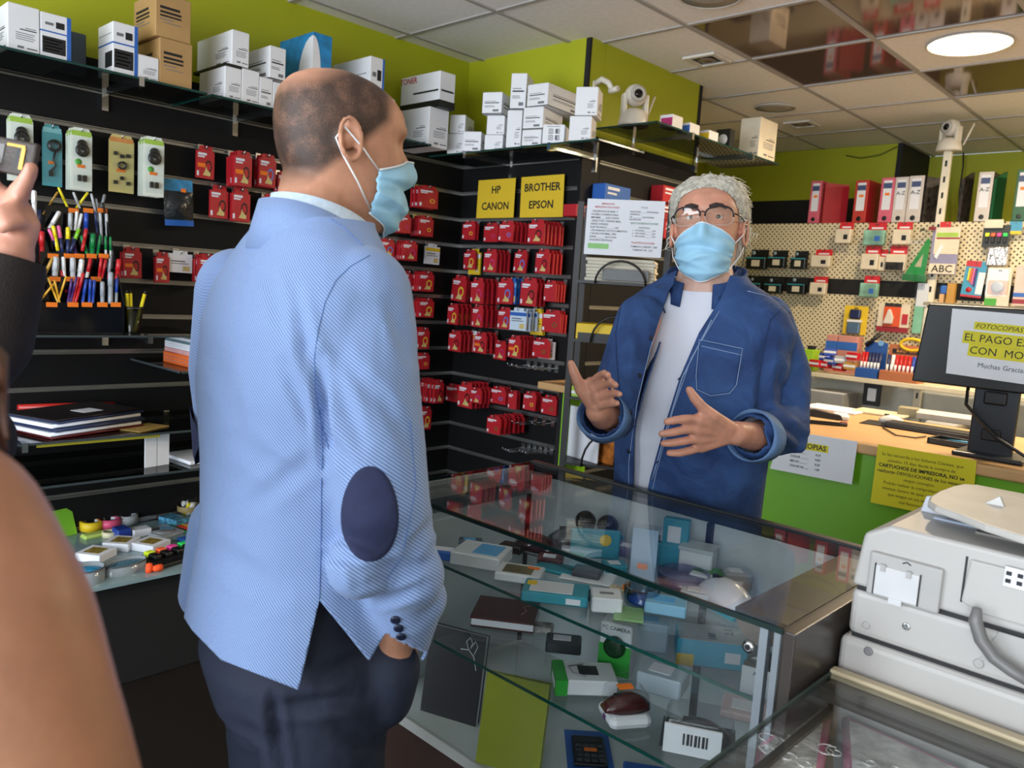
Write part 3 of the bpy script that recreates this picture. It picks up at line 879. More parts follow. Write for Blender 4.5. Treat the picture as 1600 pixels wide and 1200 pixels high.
for p in PENS:
    o = pen(p[1], p[2], p[3], p[4], p[5], p[0], p[6], p[7] if len(p) > 7 else None)
    k = (p[0], p[5]); cnt[k] = cnt.get(k, 0)+1
    c = dict(pencil='yellow pencil', clear='clear barrelled pen').get(p[5], p[5]+' pen')
    n = '' if tot[k] == 1 else ', ' + ORD[cnt[k]-1] + ' of that colour'
    tag(o, '%s in the %s row of the pen display%s' % (c, rowname[p[0]], n), 'pen', 'pens in the display')
# black cup with yellow pencils
c = onx(206, 505, -3.02); c.z = 1.2305
t = thing('pencil_cup', 'dark glass cup right of the pen display', 'cup', c)
MB().lathe([(.030, 0), (.038, .095), (.036, .095), (.028, .004)], 20, caps=False).lathe([(.03, 0), (.001, .0005)], 20).build('cup_wall', glass('smoked_cup', (.45, .47, .47), .9), t)
MB().lathe([(.039, .090), (.039, .098), (.0355, .098), (.0355, .090)], 20, caps=False).build('rim', black, t)
for k, (dx, dy, tx, ty) in enumerate(((-.005, -.012, .0, -.018), (.008, .006, .012, .04), (0, .0, -.01, -.002))):
    m = MB(); m.tube([c+V((dx, dy, .006)), c+V((tx, ty, .145))], .0065, 6, 0); m.tube([c+V((tx, ty, .145)), c+V((tx*1.08, ty*1.08, .158))], [.0065, .003], 6, 1)
    tag(m.build('pencil', [PC['yellow'], black]), ['left', 'right', 'middle'][k] + ' yellow pencil in the dark glass cup', 'pencil', 'pencils in the cup')

def slab(name, label, cat, p, w, d, h, rz, mat, z, extra=None, bevel=.002):
    """flat item lying on a surface at height z, centre p (Vector), w along local x"""
    t = thing(name, label, cat, (p.x, p.y, z), rz)
    MB().box(-w/2, w/2, -d/2, d/2, 0, h).build('body', mat, t, bevel=bevel, seg=1)
    return t
# white/pink/orange stack of paper packs
c = onz(300, 576, 1.1)
z = 1.0985
for k, (mt, h, lb) in enumerate(((M('orange_folder', '#d4622a', .5), .045, 'orange block of forms at the bottom of the paper stack'), (M('pink_paper', '#d9a0a0', .6), .016, 'pink pad on top of the orange block'), (paper, .026, 'white pad above the pink one'), (M('blue_grey_cover', '#5f7f8c', .5), .008, 'blue grey booklet on the white pad'), (paper, .012, 'thin white catalogue on top of the paper stack'))):
    tt = slab('paper_pad', lb, 'paper pad', V((c.x-.13+.004*k, c.y+.16, 0)), .26, .32, h, random.uniform(-.04, .04), mt, z)
    MB().box(-.128, .128, -.1605, -.1595, h*.3, h*.34).box(-.128, .128, -.1605, -.1595, h*.6, h*.64).build('page_edge', greyink, tt)
    z += h+.0012
# notebooks on shelf B
ZB = .8705
c = onz(105, 672, ZB)
z = ZB
for k, (mt, h) in enumerate(((M('red_black_cover', '#5a1a1c', .4), .010), (paper, .014), (M('navy_cover', '#1f2a4a', .4), .012), (paper, .014), (M('navy_cover', '#1f2a4a', .4), .010), (M('black_cover', '#191216', .3, var=.3), .006))):
    tt = slab('notebook', ['dark red notebook at the very bottom of the notebook stack', 'white edged notebook, second from bottom of the stack', 'navy notebook in the lower middle of the stack', 'white edged notebook in the upper middle of the stack', 'navy notebook just under the top one', 'black covered notebook with white label on top of stack'][k], 'notebook', V((-3.13+.006*(k % 3), 1.0-.012*(k % 2), 0)), .25, .36, h, .28+.02*k, mt, z)
    MB().tube([(.125, -.178, h/2), (.125, .178, h/2)], h*.48, 8).build('spine', mt, tt)
    if k == 5:
        MB().box(.0, .07, -.02, .06, h, h+.0008).build('title_label', paper, tt)
    z += h+.001
p0, p1 = onx(28, 637, -3.33), onx(177, 634, -3.33)
tag(MB().tube([p0, p0.lerp(p1, .8), p1], [.012, .016, .017], 12).build('red_tube', M('red_plastic_tube', '#b8281f', .35)), 'red plastic tube lying behind the notebook stack', 'tube')
slab('folded_leaflet', 'gold and white leaflet lying on the notebook shelf', 'leaflet', onz(225, 669, ZB), .10, .16, .004, .5, M('gold_leaflet', '#a58a4c', .5), ZB)
p0, p1 = onx(56, 711, -2.955), onx(248, 693, -2.955)
tag(MB().box(-2.949, -2.944, p0.y, p1.y, .85, .8615).build('price_strip', M('dull_yellow_strip', '#a8a02c', .5)), 'long dull yellow price strip along the notebook shelf edge', 'price strip')
# little stand and papers on shelf C
ZCs = .7305
c = onz(245, 728, ZCs)
t = thing('paper_stand', 'small white folded card standing on the shelf below notebooks', 'card', (c.x, c.y, ZCs), .2)
MB().box(-.002, .002, -.05, -.002, 0, .12).box(-.002, .002, .002, .05, 0, .12).build('card_panel', paper, t)
c = onz(290, 722, ZCs)
slab('white_booklet', 'white booklet lying right of the small folded card', 'booklet', V((c.x-.05, c.y+.08, 0)), .2, .2, .014, .1, paper, ZCs)
# ---- items on the platform
def pl(px, py, z=LZ):
    return onz(px, py, z)
gt = glass('tray_film', (.82, .84, .86), 1.3, .05)
c = pl(162, 812)
t = thing('tape_tray', 'clear tray under the yellow and pink tape rolls', 'tray', (c.x, c.y, LZ), .15)
MB().box(-.16, .13, -.12, .16, 0, .004).box(-.16, -.157, -.12, .16, 0, .02).box(.127, .13, -.12, .16, 0, .02).build('tray', M('grey_film', '#8a8f95', .2, var=.2), t)
for px, py, mt, lb in ((132, 800, yellow, 'yellow tape roll at the back of the tray'), (162, 797, magenta, 'pink tape roll at the back of the tray'), (143, 822, yellow, 'yellow tape roll at the front of the tray'), (171, 818, M('pink_tape', '#d8547a', .4), 'pink tape roll at the front of the tray'), (198, 812, M('clear_tape', '#a9adb2', .3), 'clear tape roll at the right side of the tray')):
    c = pl(px, py+5, LZ+.005)
    tt = thing('tape_roll', lb, 'tape', (c.x, c.y, LZ+.005), 0, 'tape rolls on the platform')
    MB().lathe([(.026, 0), (.044, 0), (.044, .036), (.026, .036), (.026, 0)], 24, caps=False).build('tape', mt, tt)
    MB().lathe([(.021, .001), (.0258, .001), (.0258, .035), (.021, .035), (.021, .001)], 24, caps=False).build('core', paper, tt)
def jar(px, py, r, h, lb, band):
    c = pl(px, py)
    t = thing('plastic_jar', lb, 'jar', (c.x, c.y, LZ))
    MB().lathe([(r*.95, 0), (r, h*.2), (r, h*.7), (r*.8, h*.92), (r*.3, h)], 20).build('jar_wall', clear, t)
    for k in range(7):
        a = random.uniform(0, 6.28); q = r*.55
        MB().tube([(q*math.cos(a), q*math.sin(a), .006), (q*math.cos(a+.8), q*math.sin(a+.8), h*.6)], .008, 6).build('marker', PC[random.choice(['blue', 'red', 'yellow', 'pink', 'silver', 'white'])], t)
    MB().lathe([(r*1.01, h*.25), (r*1.02, h*.3), (r*1.02, h*.42), (r*1.01, h*.46)], 20, caps=False).build('band', band, t)
jar(247, 803, .06, .13, 'clear jar with dark and orange band at the platform back', M('navy_band', '#27304c', .4))
jar(296, 806, .05, .11, 'smaller clear jar next to the banded jar', M('amber_band', '#8c7a50', .4))
c = pl(272, 818); slab('pencil_pack', 'clear pack of small markers in front of the jars', 'pack', c, .11, .07, .03, .3, M('marker_mix', '#4d8aa8', .3, var=.9, scale=60), LZ)
c = pl(300, 826); t = slab('crayon_pack', 'green flat crayon pack at the right end of platform', 'crayon pack', c, .17, .12, .012, .25, M('dark_green_pack', '#2f6a38', .4), LZ)
for k in range(8):
    MB().tube([(-.04, -.04+.012*k, .0135), (.06, -.04+.012*k, .0135)], .004, 5).build('crayon', PC[['red', 'orange', 'yellow', 'pink', 'gold', 'red', 'yellow', 'orange'][k]], t)
c = pl(308, 846); slab('blue_pack', 'blue pack half hidden by the blazer at platform end', 'pack', c, .12, .10, .014, .2, blue, LZ)
c = pl(256, 833); t = slab('disc_case', 'clear square case lying behind the highlighter set', 'case', c, .13, .12, .012, .35, M('grey_clear_case', '#a9afb4', .15, var=.15), LZ)
MB().lathe([(.045, .0125), (.045, .0135), (.012, .0136)], 24).build('disc', M('silver_disc', '#c9ccd0', .2, metal=.6), t)
c = pl(198, 838); t = slab('eraser_box', 'small blue and white eraser box on the platform', 'eraser', V((c.x, c.y-.02, 0)), .06, .05, .04, .05, M('deep_blue_box', '#243f94', .4), LZ)
c = pl(219, 836); slab('eraser', 'white eraser block beside the blue eraser box', 'eraser', c, .05, .07, .03, .05, paper, LZ)
c = pl(150, 839); slab('lime_pad', 'lime oval sticky pad in front of the tape tray', 'sticky pad', c, .05, .11, .018, .1, M('lime_pad', '#b5cf6a', .5), LZ, bevel=.02)
c = pl(172, 838); tt = thing('tape_roll', 'small clear tape roll standing by the lime pad', 'tape', (c.x, c.y, LZ)); MB().lathe([(.02, 0), (.03, 0), (.03, .022), (.02, .022), (.02, 0)], 20, caps=False).build('tape', M('cream_tape', '#cfc9a8', .4), tt)
for px, py, r, lb in ((150, 872, .62, 'white framed box with beads, front left one'), (190, 855, .75, 'white framed box with beads, back right one'), (236, 857, .5, 'white framed box with beads, rightmost one')):
    c = pl(px, py); t = slab('bead_box', lb, 'bead box', c, .10, .10, .03, r, paper, LZ)
    MB().box(-.03, .03, -.03, .03, .03, .031).build('bead_print', M('bead_mix', '#8d7b3a', .4, var=.7, scale=80), t)
def tin(px, py, rx, ry, h, lb, fill):
    c = pl(px, py); t = thing('round_tin', lb, 'tin', (c.x, c.y, LZ), .2)
    S_ = Matrix.Diagonal((rx, ry, 1, 1))
    MB().lathe([(1, 0), (1, h), (.96, h), (.96, .004), (.1, .003)], 28, 0, S_, caps=False).build('tin_wall', M('clear_grey_tin', '#8a949a', .12, var=.2), t)
    MB().lathe([(.93, .0045), (.93, h*.7), (.5, h*.85), (.05, h*.8)], 24, 0, S_).build('pins', fill, t)
    MB().lathe([(1.02, h-.004), (1.03, h), (.97, h+.001)], 28, 0, S_, caps=False).build('rim', M('tin_rim', '#4a5258', .3), t)
tin(195, 892, .045, .078, .035, 'oval clear tin of paper clips at the platform front', M('blue_clips', '#51788c', .3, var=.6, scale=70))
tin(134, 908, .055, .06, .05, 'round clear tin with bright blue pins at platform front', M('bright_blue_pins', '#2f8fc0', .4, var=.5, scale=60))
c = pl(270, 872)
t = thing('highlighter_set', 'black tray of four highlighters, yellow orange pink green caps', 'highlighter set', (c.x, c.y, LZ), .22)
MB().box(-.075, .075, -.10, .10, 0, .016).build('tray', black, t, bevel=.004)
for k, cc in enumerate(('#d8ef2c', '#ff6a3a', '#f04aa0', '#2fd060')):
    y = -.072+.047*k
    MB().box(-.05, .02, y-.014, y+.014, .016, .034).build('highlighter', black, t, bevel=.005)
    MB().box(-.05, -.022, y-.016, y+.016, .017, .037).build('cap', M('fluo_%d' % k, cc, .4, emit=0), t, bevel=.004)
for px, py, lb in ((233, 894, 'upright orange ear plug at the platform edge'), (246, 893, 'lying orange ear plug at the platform edge')):
    c = pl(px, py); m = MB()
    if 'upright' in lb:
        m.lathe([(.012, 0), (.013, .012), (.011, .03), (.004, .034)], 14)
    else:
        m.lathe([(.012, -.016), (.013, 0), (.010, .014), (.003, .017)], 14, 0, Matrix.Translation((0, 0, .013)) @ Matrix.Rotation(PI/2, 4, 'X'))
    tag(m.build('ear_plug', M('orange_foam', '#f0521c', .7), loc=(c.x, c.y, LZ)), lb, 'ear plug')
for px, py, mt, lb in ((98, 840, M('lime_card', '#8fd83a', .5), 'lime green card leaning at the left of the platform'), (88, 812, paper, 'white card leaning at the left of the platform'), (117, 826, M('mauve_card', '#8c3a5c', .5), 'mauve card beside the lime green card')):
    c = pl(px, py)
    o = MB().box(-.003, .003, -.06, .06, 0, .11).build('leaning_card', mt, loc=(c.x, c.y, LZ), rot=(0, -.35, .3))
    tag(o, lb, 'card')

# ================================================================== wire rack with price list beside the side wall
rk = cam(975, 362, 3.42)
rdir = (RT - V((0, 0, RT.z))).normalized(); rdir = (rdir*.8 + V((1, 0, 0))*.35).normalized(); rn = V((rdir.y, -rdir.x, 0))
t = thing('magazine_rack', 'black metal rack with wire loops behind the clerk', 'rack', (rk.x, rk.y, 0), math.atan2(rdir.y, rdir.x))
for sx in (-.20, .19):
    for dy in (.0, .22):
        MB().box(sx-.013, sx+.013, dy-.013+.05, dy+.013+.05, 0, 1.88).build('upright', dark, t)
RZ = [1.54, 1.28, 1.02, .72]
for z in RZ:
    MB().box(-.2, .19, .03, .29, z-.012, z).build('rack_shelf', black, t)
for z, hh in ((1.54, .10), (1.28, .12), (.72, .16)):
    pts = [(-.12+.0*k, .02-.02*math.sin(PI*k/12), z+hh*math.sin(PI*k/12)) for k in range(13)]
    pts = [(-.11*math.cos(PI*k/12)+.0, .015-.025*math.sin(PI*k/12), z-.01+hh*math.sin(PI*k/12)) for k in range(13)]
    MB().tube(pts, .005, 6).build('wire_loop', black, t)
RMX = Matrix.Translation(t.location) @ Matrix.Rotation(t.rotation_euler[2], 4, 'Z')
rzz = t.rotation_euler[2]
# price list sheet
cs = RMX @ V((0, -.01, 1.77))
s = thing('price_list', 'white price list sheet clipped to the top of the rack', 'sign', cs, rzz)
MB().box(-.165, .165, -.002, .0, -.118, .118).build('sheet', paper, s)
def line(p_, x0, x1, z, h, mt):
    MB().box(x0, x1, -.003, -.002, z, z+h).build('print_line', mt, p_)
fm = frame((0, -.0025, 0), (1, 0, 0), (0, 0, 1))
rdi = M('red_ink', '#b23038', .6); gri = M('green_ink', '#3a7d5c', .6)
text('IMPRESION', .011, rdi, s, fm @ Matrix.Translation((-.075, .098, 0)))
text('IMPRESION ESCANEO', .011, rdi, s, fm @ Matrix.Translation((-.078, .084, 0)))
for k, ln in enumerate(('- RECEPCION DE MAIL Y', 'FICHERO CORREO PARA', 'IMPRIMIR ___ 0,50 COPIAS', '- RESECTOR Y ENVIAR MAIL', 'DESDE CORREO', 'ELECTRONICO _____ 1,00', '- ESCANEADO DE DOCUMENTOS', 'Y ENVIO POR MAIL, PEN', 'DRIVE ______ 0,50 CADA', '(SI SE ENCUENTRAN)')):
    text(ln, .0105, ink, s, fm @ Matrix.Translation((-.145, .066-.0135*k, 0)), align='LEFT')
text('F A X', .011, M('navy_ink', '#3a4a6a', .6), s, fm @ Matrix.Translation((.08, .088, 0)))
for k, ln in enumerate(('NACIONAL ____ 2,00 PAGINA', 'INTERNAC.', 'UE ________ 2,50 PAGINA', 'RECEPCION')):
    text(ln, .009, ink, s, fm @ Matrix.Translation((.02, .070-.011*k, 0)), align='LEFT')
text('ENCUADERNACIONES', .0115, gri, s, fm @ Matrix.Translation((.085, .022, 0)))
for k, ln in enumerate(('CANUTILLO', '1 - 50 HOJAS ______ 2,00', '2 - 100 HOJAS _____ 2,50', '3 - 200 HOJAS _____ 3,00')):
    text(ln, .009, ink, s, fm @ Matrix.Translation((.085, .004-.012*k, 0)))
text('PLASTIFICACIONES', .0115, rdi, s, fm @ Matrix.Translation((.085, -.06, 0)))
text('TAMANO CARNET  0,80', .0105, ink, s, fm @ Matrix.Translation((.09, -.076, 0)))
text('TAMANO A4  1,50', .0105, ink, s, fm @ Matrix.Translation((.085, -.09, 0)))
MB().box(-.15, -.06, -.0035, -.002, -.092, -.07).build('green_note', M('green_highlight', '#8cc47a', .6), s)
# things on the rack
def onrack(name, lb, cat, x, y, z, w, d, h, mt, rz=0.0):
    p = RMX @ V((x, y, z))
    tt = thing(name, lb, cat, p, rzz+rz)
    MB().box(-w/2, w/2, -d/2, d/2, 0, h).build('body', mt, tt, bevel=.003, seg=1)
    return tt
z = 1.5405
for k in range(7):
    onrack('newspaper', ('bottom' if k == 0 else 'top' if k == 6 else ORD[k]+' from bottom') + ' folded white paper in the bundle on the rack', 'paper bundle', -.01+.004*(k % 2), .16, z, .30, .24, .014, M('newsprint', '#cfcabb', .8, var=.1), .02*(k % 3-1)); z += .0145
tt = onrack('strap', 'grey band around the paper bundle on the rack', 'band', .02, .02, 1.545, .2, .012, .05, M('grey_strap', '#6d7073', .5))
tt = onrack('yellow_case', 'yellow case with dark flap on the rack behind the wire', 'case', -.07, .13, 1.2805, .22, .2, .07, yellow)
MB().box(-.1, .1, -.106, -.1, .0, .03).build('flap', black, tt)
onrack('thin_folder', 'thin blue and orange folders under nothing else on rack', 'folder', .09, .15, 1.2805, .08, .2, .05, M('blue_orange_folder', '#47739a', .4, var=.5, scale=30))
for k in range(3):
    tt = onrack('magazine', ORD[k] + ' magazine leaning on the lower rack shelf', 'magazine', -.12+.07*k, .12, .7205, .012, .2, .24, [paper, M('magazine_orange', '#b0682c', .35, var=.9, scale=14), M('magazine_grey', '#b9b8b2', .4, var=.3, scale=10)][k], .9)
tt = onrack('lime_folder', 'lime green folder with white stripe on the rack', 'folder', -.06, .14, 1.0205, .24, .22, .05, lg)
MB().box(-.12, .12, -.112, -.109, .015, .027).build('stripe', paper, tt)
tt = onrack('orange_pack', 'orange pack on the rack behind the clerk\'s shoulder', 'pack', .153, .16, 1.2805, .04, .1, .1, M('orange_pack', '#c4701e', .4, var=.4, scale=30))
# boxes above the price list, hung on the side wall
for px0, py0, px1, py1, mt, lb, nm in ((945, 290, 985, 322, blue, 'blue ink box above the price list', 'ink_box'), (900, 322, 940, 341, red, 'red long ink box left of the price list', 'ink_box'), (1036, 292, 1066, 318, red, 'upper red ink box beside the clerk\'s hair', 'ink_box'), (1032, 320, 1060, 345, redd, 'middle red ink box beside the clerk\'s hair', 'ink_box'), (1038, 346, 1062, 374, red, 'lower red ink box beside the clerk\'s hair', 'ink_box')):
    xw = XS+.10
    a_, b_ = onx(px0, (py0+py1)/2, xw), onx(px1, (py0+py1)/2, xw)
    zt, zb = onx((px0+px1)/2, py0, xw).z, onx((px0+px1)/2, py1, xw).z
    tt = thing(nm, lb, 'ink box', (XS+.06, (a_.y+b_.y)/2, zb))
    hw = (b_.y-a_.y)/2; hh = zt-zb
    MB().box(-.04, .04, -hw, hw, 0, hh).build('carton', mt, tt, bevel=.002, seg=1)
    MB().box(.04, .0415, -hw*.8, hw*.1, hh*.72, hh*.86).box(.04, .0415, -hw*.8, -hw*.1, hh*.5, hh*.6).build('print', paper, tt)
    MB().tube([(-.08, 0, hh*.8), (-.03, 0, hh*.8)], .003, 6).build('hook', hookm, tt)
# side counter with lime panel behind the clerk
t = thing('side_counter', 'beech topped counter end with lime green side panel', 'counter', (-2.44, 2.945, 0))
MB().box(-.09, .085, -.1, .115, 1.015, 1.05).build('worktop', wood, t, bevel=.006)
MB().box(.058, .08, -.08, .1, 0, 1.015).build('side_panel', M('lime_panel', '#86c322', .4), t)
MB().box(-.085, .058, .06, .1, .0, 1.015).build('back_panel', blackm, t)

# ================================================================== small white cameras
camw = M('camera_white', '#d9d2c4', .35)
def ipcam(lb, base, face, s=1.0, antenna=True):
    t = thing('security_camera', lb, 'camera', base, math.atan2(face[1], face[0])+PI/2)
    MB().lathe([(.062*s, 0), (.064*s, .012*s), (.056*s, .05*s), (.04*s, .066*s), (.03*s, .07*s)], 28).build('base', camw, t)
    for sx in (-1, 1):
        MB().box(sx*.046*s-.009*s, sx*.046*s+.009*s, -.022*s, .022*s, .045*s, .13*s).build('arm', camw, t, bevel=.006)
    h = MB()
    R_ = Matrix.Translation((0, 0, .125*s))
    h.lathe([(.002, -.046*s)] + [(.046*s*math.sin(a), -.046*s*math.cos(a)) for a in [PI*k/14 for k in range(1, 14)]] + [(.002, .046*s)], 24, 0, R_)
    h.build('head', camw, t)
    MB().lathe([(.032*s, .036*s), (.034*s, .042*s), (.02*s, .046*s), (.018*s, .044*s)], 24, 0, R_ @ Matrix.Rotation(PI/2, 4, 'X'), caps=False).build('lens_ring', M('lens_ring', '#b9b5ac', .3), t)
    MB().lathe([(.018*s, .0445*s), (.012*s, .049*s), (.001, .05*s)], 20, 0, R_ @ Matrix.Rotation(PI/2, 4, 'X')).build('lens', M('lens_black', '#08080a', .08), t)
    if antenna:
        MB().tube([(.06*s, .03*s, .03*s), (.10*s, .045*s, .14*s)], .005*s, 8).build('antenna', camw, t)
    return t
b = onz(1003, 188, 2.2885)
ipcam('white swivelling security camera sitting on the side shelf', V((XS+.2, onx(990, 185, XS+.2).y, 2.2885)), (.75, -.55), 1.15)
# bracket arm on the black corner strip
p = onx(932, 128, XS)
t = thing('camera_bracket', 'white plastic arm bracket on the corner of the green wall', 'bracket', (XS, YB+.05, p.z))
MB().box(.0, .012, -.012, .012, -.10, .0).build('plate', camw, t, bevel=.003)
MB().tube([(.01, 0, -.012), (.05, -.0, .002), (.09, 0, -.02), (.115, 0, -.055)], [.014, .015, .014, .012], 10).build('arm', camw, t)
MB().tube([(.10, 0, -.06), (.15, 0, -.052)], .014, 10).build('clamp', camw, t)
# ================================================================== far pegboard wall
YG = 5.42
def zf(z):                                # heights on this unit, measured on a plane at 6.02 m
    return HC+(z-HC)*YG/6.02
def pegmat():
    m = bpy.data.materials.new('pegboard'); m.use_nodes = True; nt = m.node_tree; b = nt.nodes['Principled BSDF']
    b.inputs['Roughness'].default_value = .5
    tc = nt.nodes.new('ShaderNodeTexCoord'); sp = nt.nodes.new('ShaderNodeSeparateXYZ'); nt.links.new(tc.outputs['Object'], sp.inputs[0])
    def mth(op, a, b_=None):
        n = nt.nodes.new('ShaderNodeMath'); n.operation = op
        for i, v in enumerate((a, b_)):
            if v is None: continue
            if isinstance(v, (int, float)): n.inputs[i].default_value = v
            else: nt.links.new(v, n.inputs[i])
        return n.outputs[0]
    P = .034
    def dots(o):
        u = mth('SUBTRACT', mth('FRACT', mth('ADD', mth('DIVIDE', sp.outputs['X'], P), o)), .5)
        v = mth('SUBTRACT', mth('FRACT', mth('ADD', mth('DIVIDE', sp.outputs['Z'], P), o)), .5)
        return mth('LESS_THAN', mth('ADD', mth('MULTIPLY', u, u), mth('MULTIPLY', v, v)), .028)
    d = mth('MAXIMUM', dots(0.0), dots(.5))
    mx = nt.nodes.new('ShaderNodeMixRGB')
    nt.links.new(d, mx.inputs[0]); mx.inputs[1].default_value = lin('#d8cba8'); mx.inputs[2].default_value = lin('#3a2e20')
    nt.links.new(mx.outputs[0], b.inputs['Base Color'])
    return m
pegm = pegmat()
creamm = M('cream_steel', '#d6cbb0', .45)
t = thing('pegboard_gondola', 'long cream perforated shop wall unit behind the desk', 'shelving unit', (-1.8, YG, 0))
MB().box(-1.9, 1.6, 0, .02, zf(1.715), zf(2.125)).build('peg_panel', pegm, t)
MB().box(-1.9, 1.6, 0, .02, zf(1.0), zf(1.60)).build('peg_panel', pegm, t)
MB().box(-1.9, 1.6, 0, .03, zf(1.60), zf(1.715)).build('dark_band', blackm, t)
MB().box(-1.9, 1.6, .0, .02, .1, zf(1.0)).build('plain_panel', M('pale_grey_panel', '#c3c6c0', .5), t)
MB().box(-1.9, 1.6, .02, .3, zf(2.128)-.028, zf(2.128)).build('top_shelf', creamm, t)
MB().box(-1.9, 1.6, -.34, -.06, zf(1.03)-.03, zf(1.03)).build('steel_shelf', creamm, t, bevel=.004)
MB().box(-1.9, 1.6, -.38, -.06, zf(.74)-.04, zf(.74)).build('lower_shelf', creamm, t, bevel=.004)
# slotted upright
YU = YG-.04
pt = ony(1482, 237, YU)
pq = ony(1441, 640, YU)
t = thing('slotted_post', 'white slotted shelving post with a security camera on top', 'post', (pt.x, YU, 0))
MB().box(-.022, .022, -.016, .016, 0, pt.z).build('post', M('cream_upright', '#d9d3c0', .4), t, bevel=.002, seg=1)
for k in range(20):
    MB().box(-.006, .006, -.0175, -.0155, pt.z-.09-.095*k, pt.z-.055-.095*k).build('slot', blackm, t)
ipcam('white swivelling security camera on top of the slotted post', V((pt.x, YU, pt.z)), (-.35, -.9), 1.12)
# cable drooping from the far ceiling
pts = [ony(1506, 214, YP2-.05), ony(1505, 260, YP2-.06), ony(1499, 300, YP2-.06), ony(1498, 345, YP2-.06)]
tag(MB().tube(pts, .006, 6).build('hanging_cable', black), 'thin black cable hanging behind the slotted post', 'cable')
pts = [ony(1322, 243, YP-.012), ony(1345, 247, YP-.012), ony(1375, 242, YP-.012), ony(1402, 229, YP-.012)]
tag(MB().tube(pts, .005, 6).build('hanging_cable', M('green_cable', '#5d6a14', .5)), 'thin green cable sagging along the far green wall', 'cable')
ZTOP = zf(2.128)+.0005
ZLOW = zf(.74)+.0005
# lever arch files
def binder(lb, px0, px1, pyt, col, spinecol=None, lab='blue', dep=.26, rz=0):
    yf = YG+.005
    x0, x1 = ony(px0, 345, yf).x, ony(px1, 345, yf).x
    z1 = ony((px0+px1)/2, pyt, yf).z
    w = x1-x0; h = z1-ZTOP
    t = thing('lever_arch_file', lb, 'binder', ((x0+x1)/2, yf, ZTOP), rz, 'files on the pegboard unit')
    a = w/2
    m = MB().box(-a, -a+.004, 0, dep, 0, h).box(a-.004, a, 0, dep, 0, h)
    m.build('cover', col, t)
    MB().box(-a, a, -.004, .0, 0, h).build('spine', spinecol or col, t, bevel=.003, seg=1)
    MB().box(-a+.006, a-.006, .004, dep-.02, .004, h-.01).build('pages', M('file_pages', '#b0aca0', .7), t)
    MB().box(-a*.62, a*.62, -.0052, -.004, h*.28, h*.94).build('label', paper, t)
    MB().box(-a*.62, a*.62, -.0058, -.005, h*.76, h*.88).build('label_band', M('label_blue', '#3d4f78', .5), t)
    if lab == 'o':
        MB().box(-a*.3, a*.4, -.0058, -.005, h*.60, h*.66).build('price_sticker', orange, t)
    else:
        text('A-Z', w*.4, ink, t, frame((0, -.0056, h*.64), (1, 0, 0), (0, 0, 1)))
    MB().lathe([(a*.36, 0), (a*.36, .002), (a*.22, .002)], 18, 0, frame((0, -.004, h*.09), (1, 0, 0), (0, 0, 1))).build('finger_hole', black, t)
pinkb = M('pink_binder', '#b83a58', .4); crim = M('crimson_binder', '#9c1426', .4); marb = M('marbled_board', '#241f1d', .5, var=1.8, scale=45); dgreen = M('dark_green_binder', '#12552f', .4); wsp = M('white_spine', '#c9c2bc', .5)
binder('pink lever arch file at the left end', 1262, 1279, 283, pinkb, M('pink_spine', '#cf6078', .4), 'o')
binder('red lever arch file with orange price sticker', 1331, 1352, 282, crim, M('red_spine', '#b83a30', .4), 'o', rz=-.05)
binder('pink lever arch file beside the white ones', 1371, 1392, 278, pinkb, M('pink_spine', '#cf6078', .4), 'o')
binder('white spined A-Z file, left of the white pair', 1392.5, 1413, 277, wsp, wsp)
binder('white spined A-Z file with marbled side, right of pair', 1414, 1437, 275, marb, wsp)
binder('white spined A-Z file right of the slotted post', 1521, 1544, 269, marb, wsp)
binder('dark green lever arch file at the right end', 1580, 1602, 265, dgreen, None, 'o')
# broad side boards of leaning files
def board(lb, pts, mt):
    yv = [YG+.12, YG+.02]
    P = [ony(pts[0][0], pts[0][1], YG+.02), ony(pts[1][0], pts[1][1], YG+.14)]
    z0 = ZTOP
    m = MB()
    d = (P[1]-P[0]); d.z = 0; n = V((d.y, -d.x, 0)).normalized()*.018
    c = P[0]*1; c.z = z0
    q = P[1]*1; q.z = z0
    m.add([c, q, q+n, c+n, V((c.x, c.y, P[0].z)), V((q.x, q.y, P[1].z)), V((q.x, q.y, P[1].z))+n, V((c.x, c.y, P[0].z))+n], [(3, 2, 1, 0), (4, 5, 6, 7), (0, 1, 5, 4), (1, 2, 6, 5), (2, 3, 7, 6), (3, 0, 4, 7)])
    tag(m.build('file_folder', mt), lb, 'folder')
board('crimson folder standing open behind the pink file', ((1289, 286), (1326, 290)), crim)
board('dark marbled folder between white pair and post', ((1446, 276), (1474, 280)), marb)
board('dark marbled folder left of the right white file', ((1503, 280), (1519, 270)), marb)
board('dark green folder beside the dark green file', ((1553, 279), (1570, 269)), dgreen)

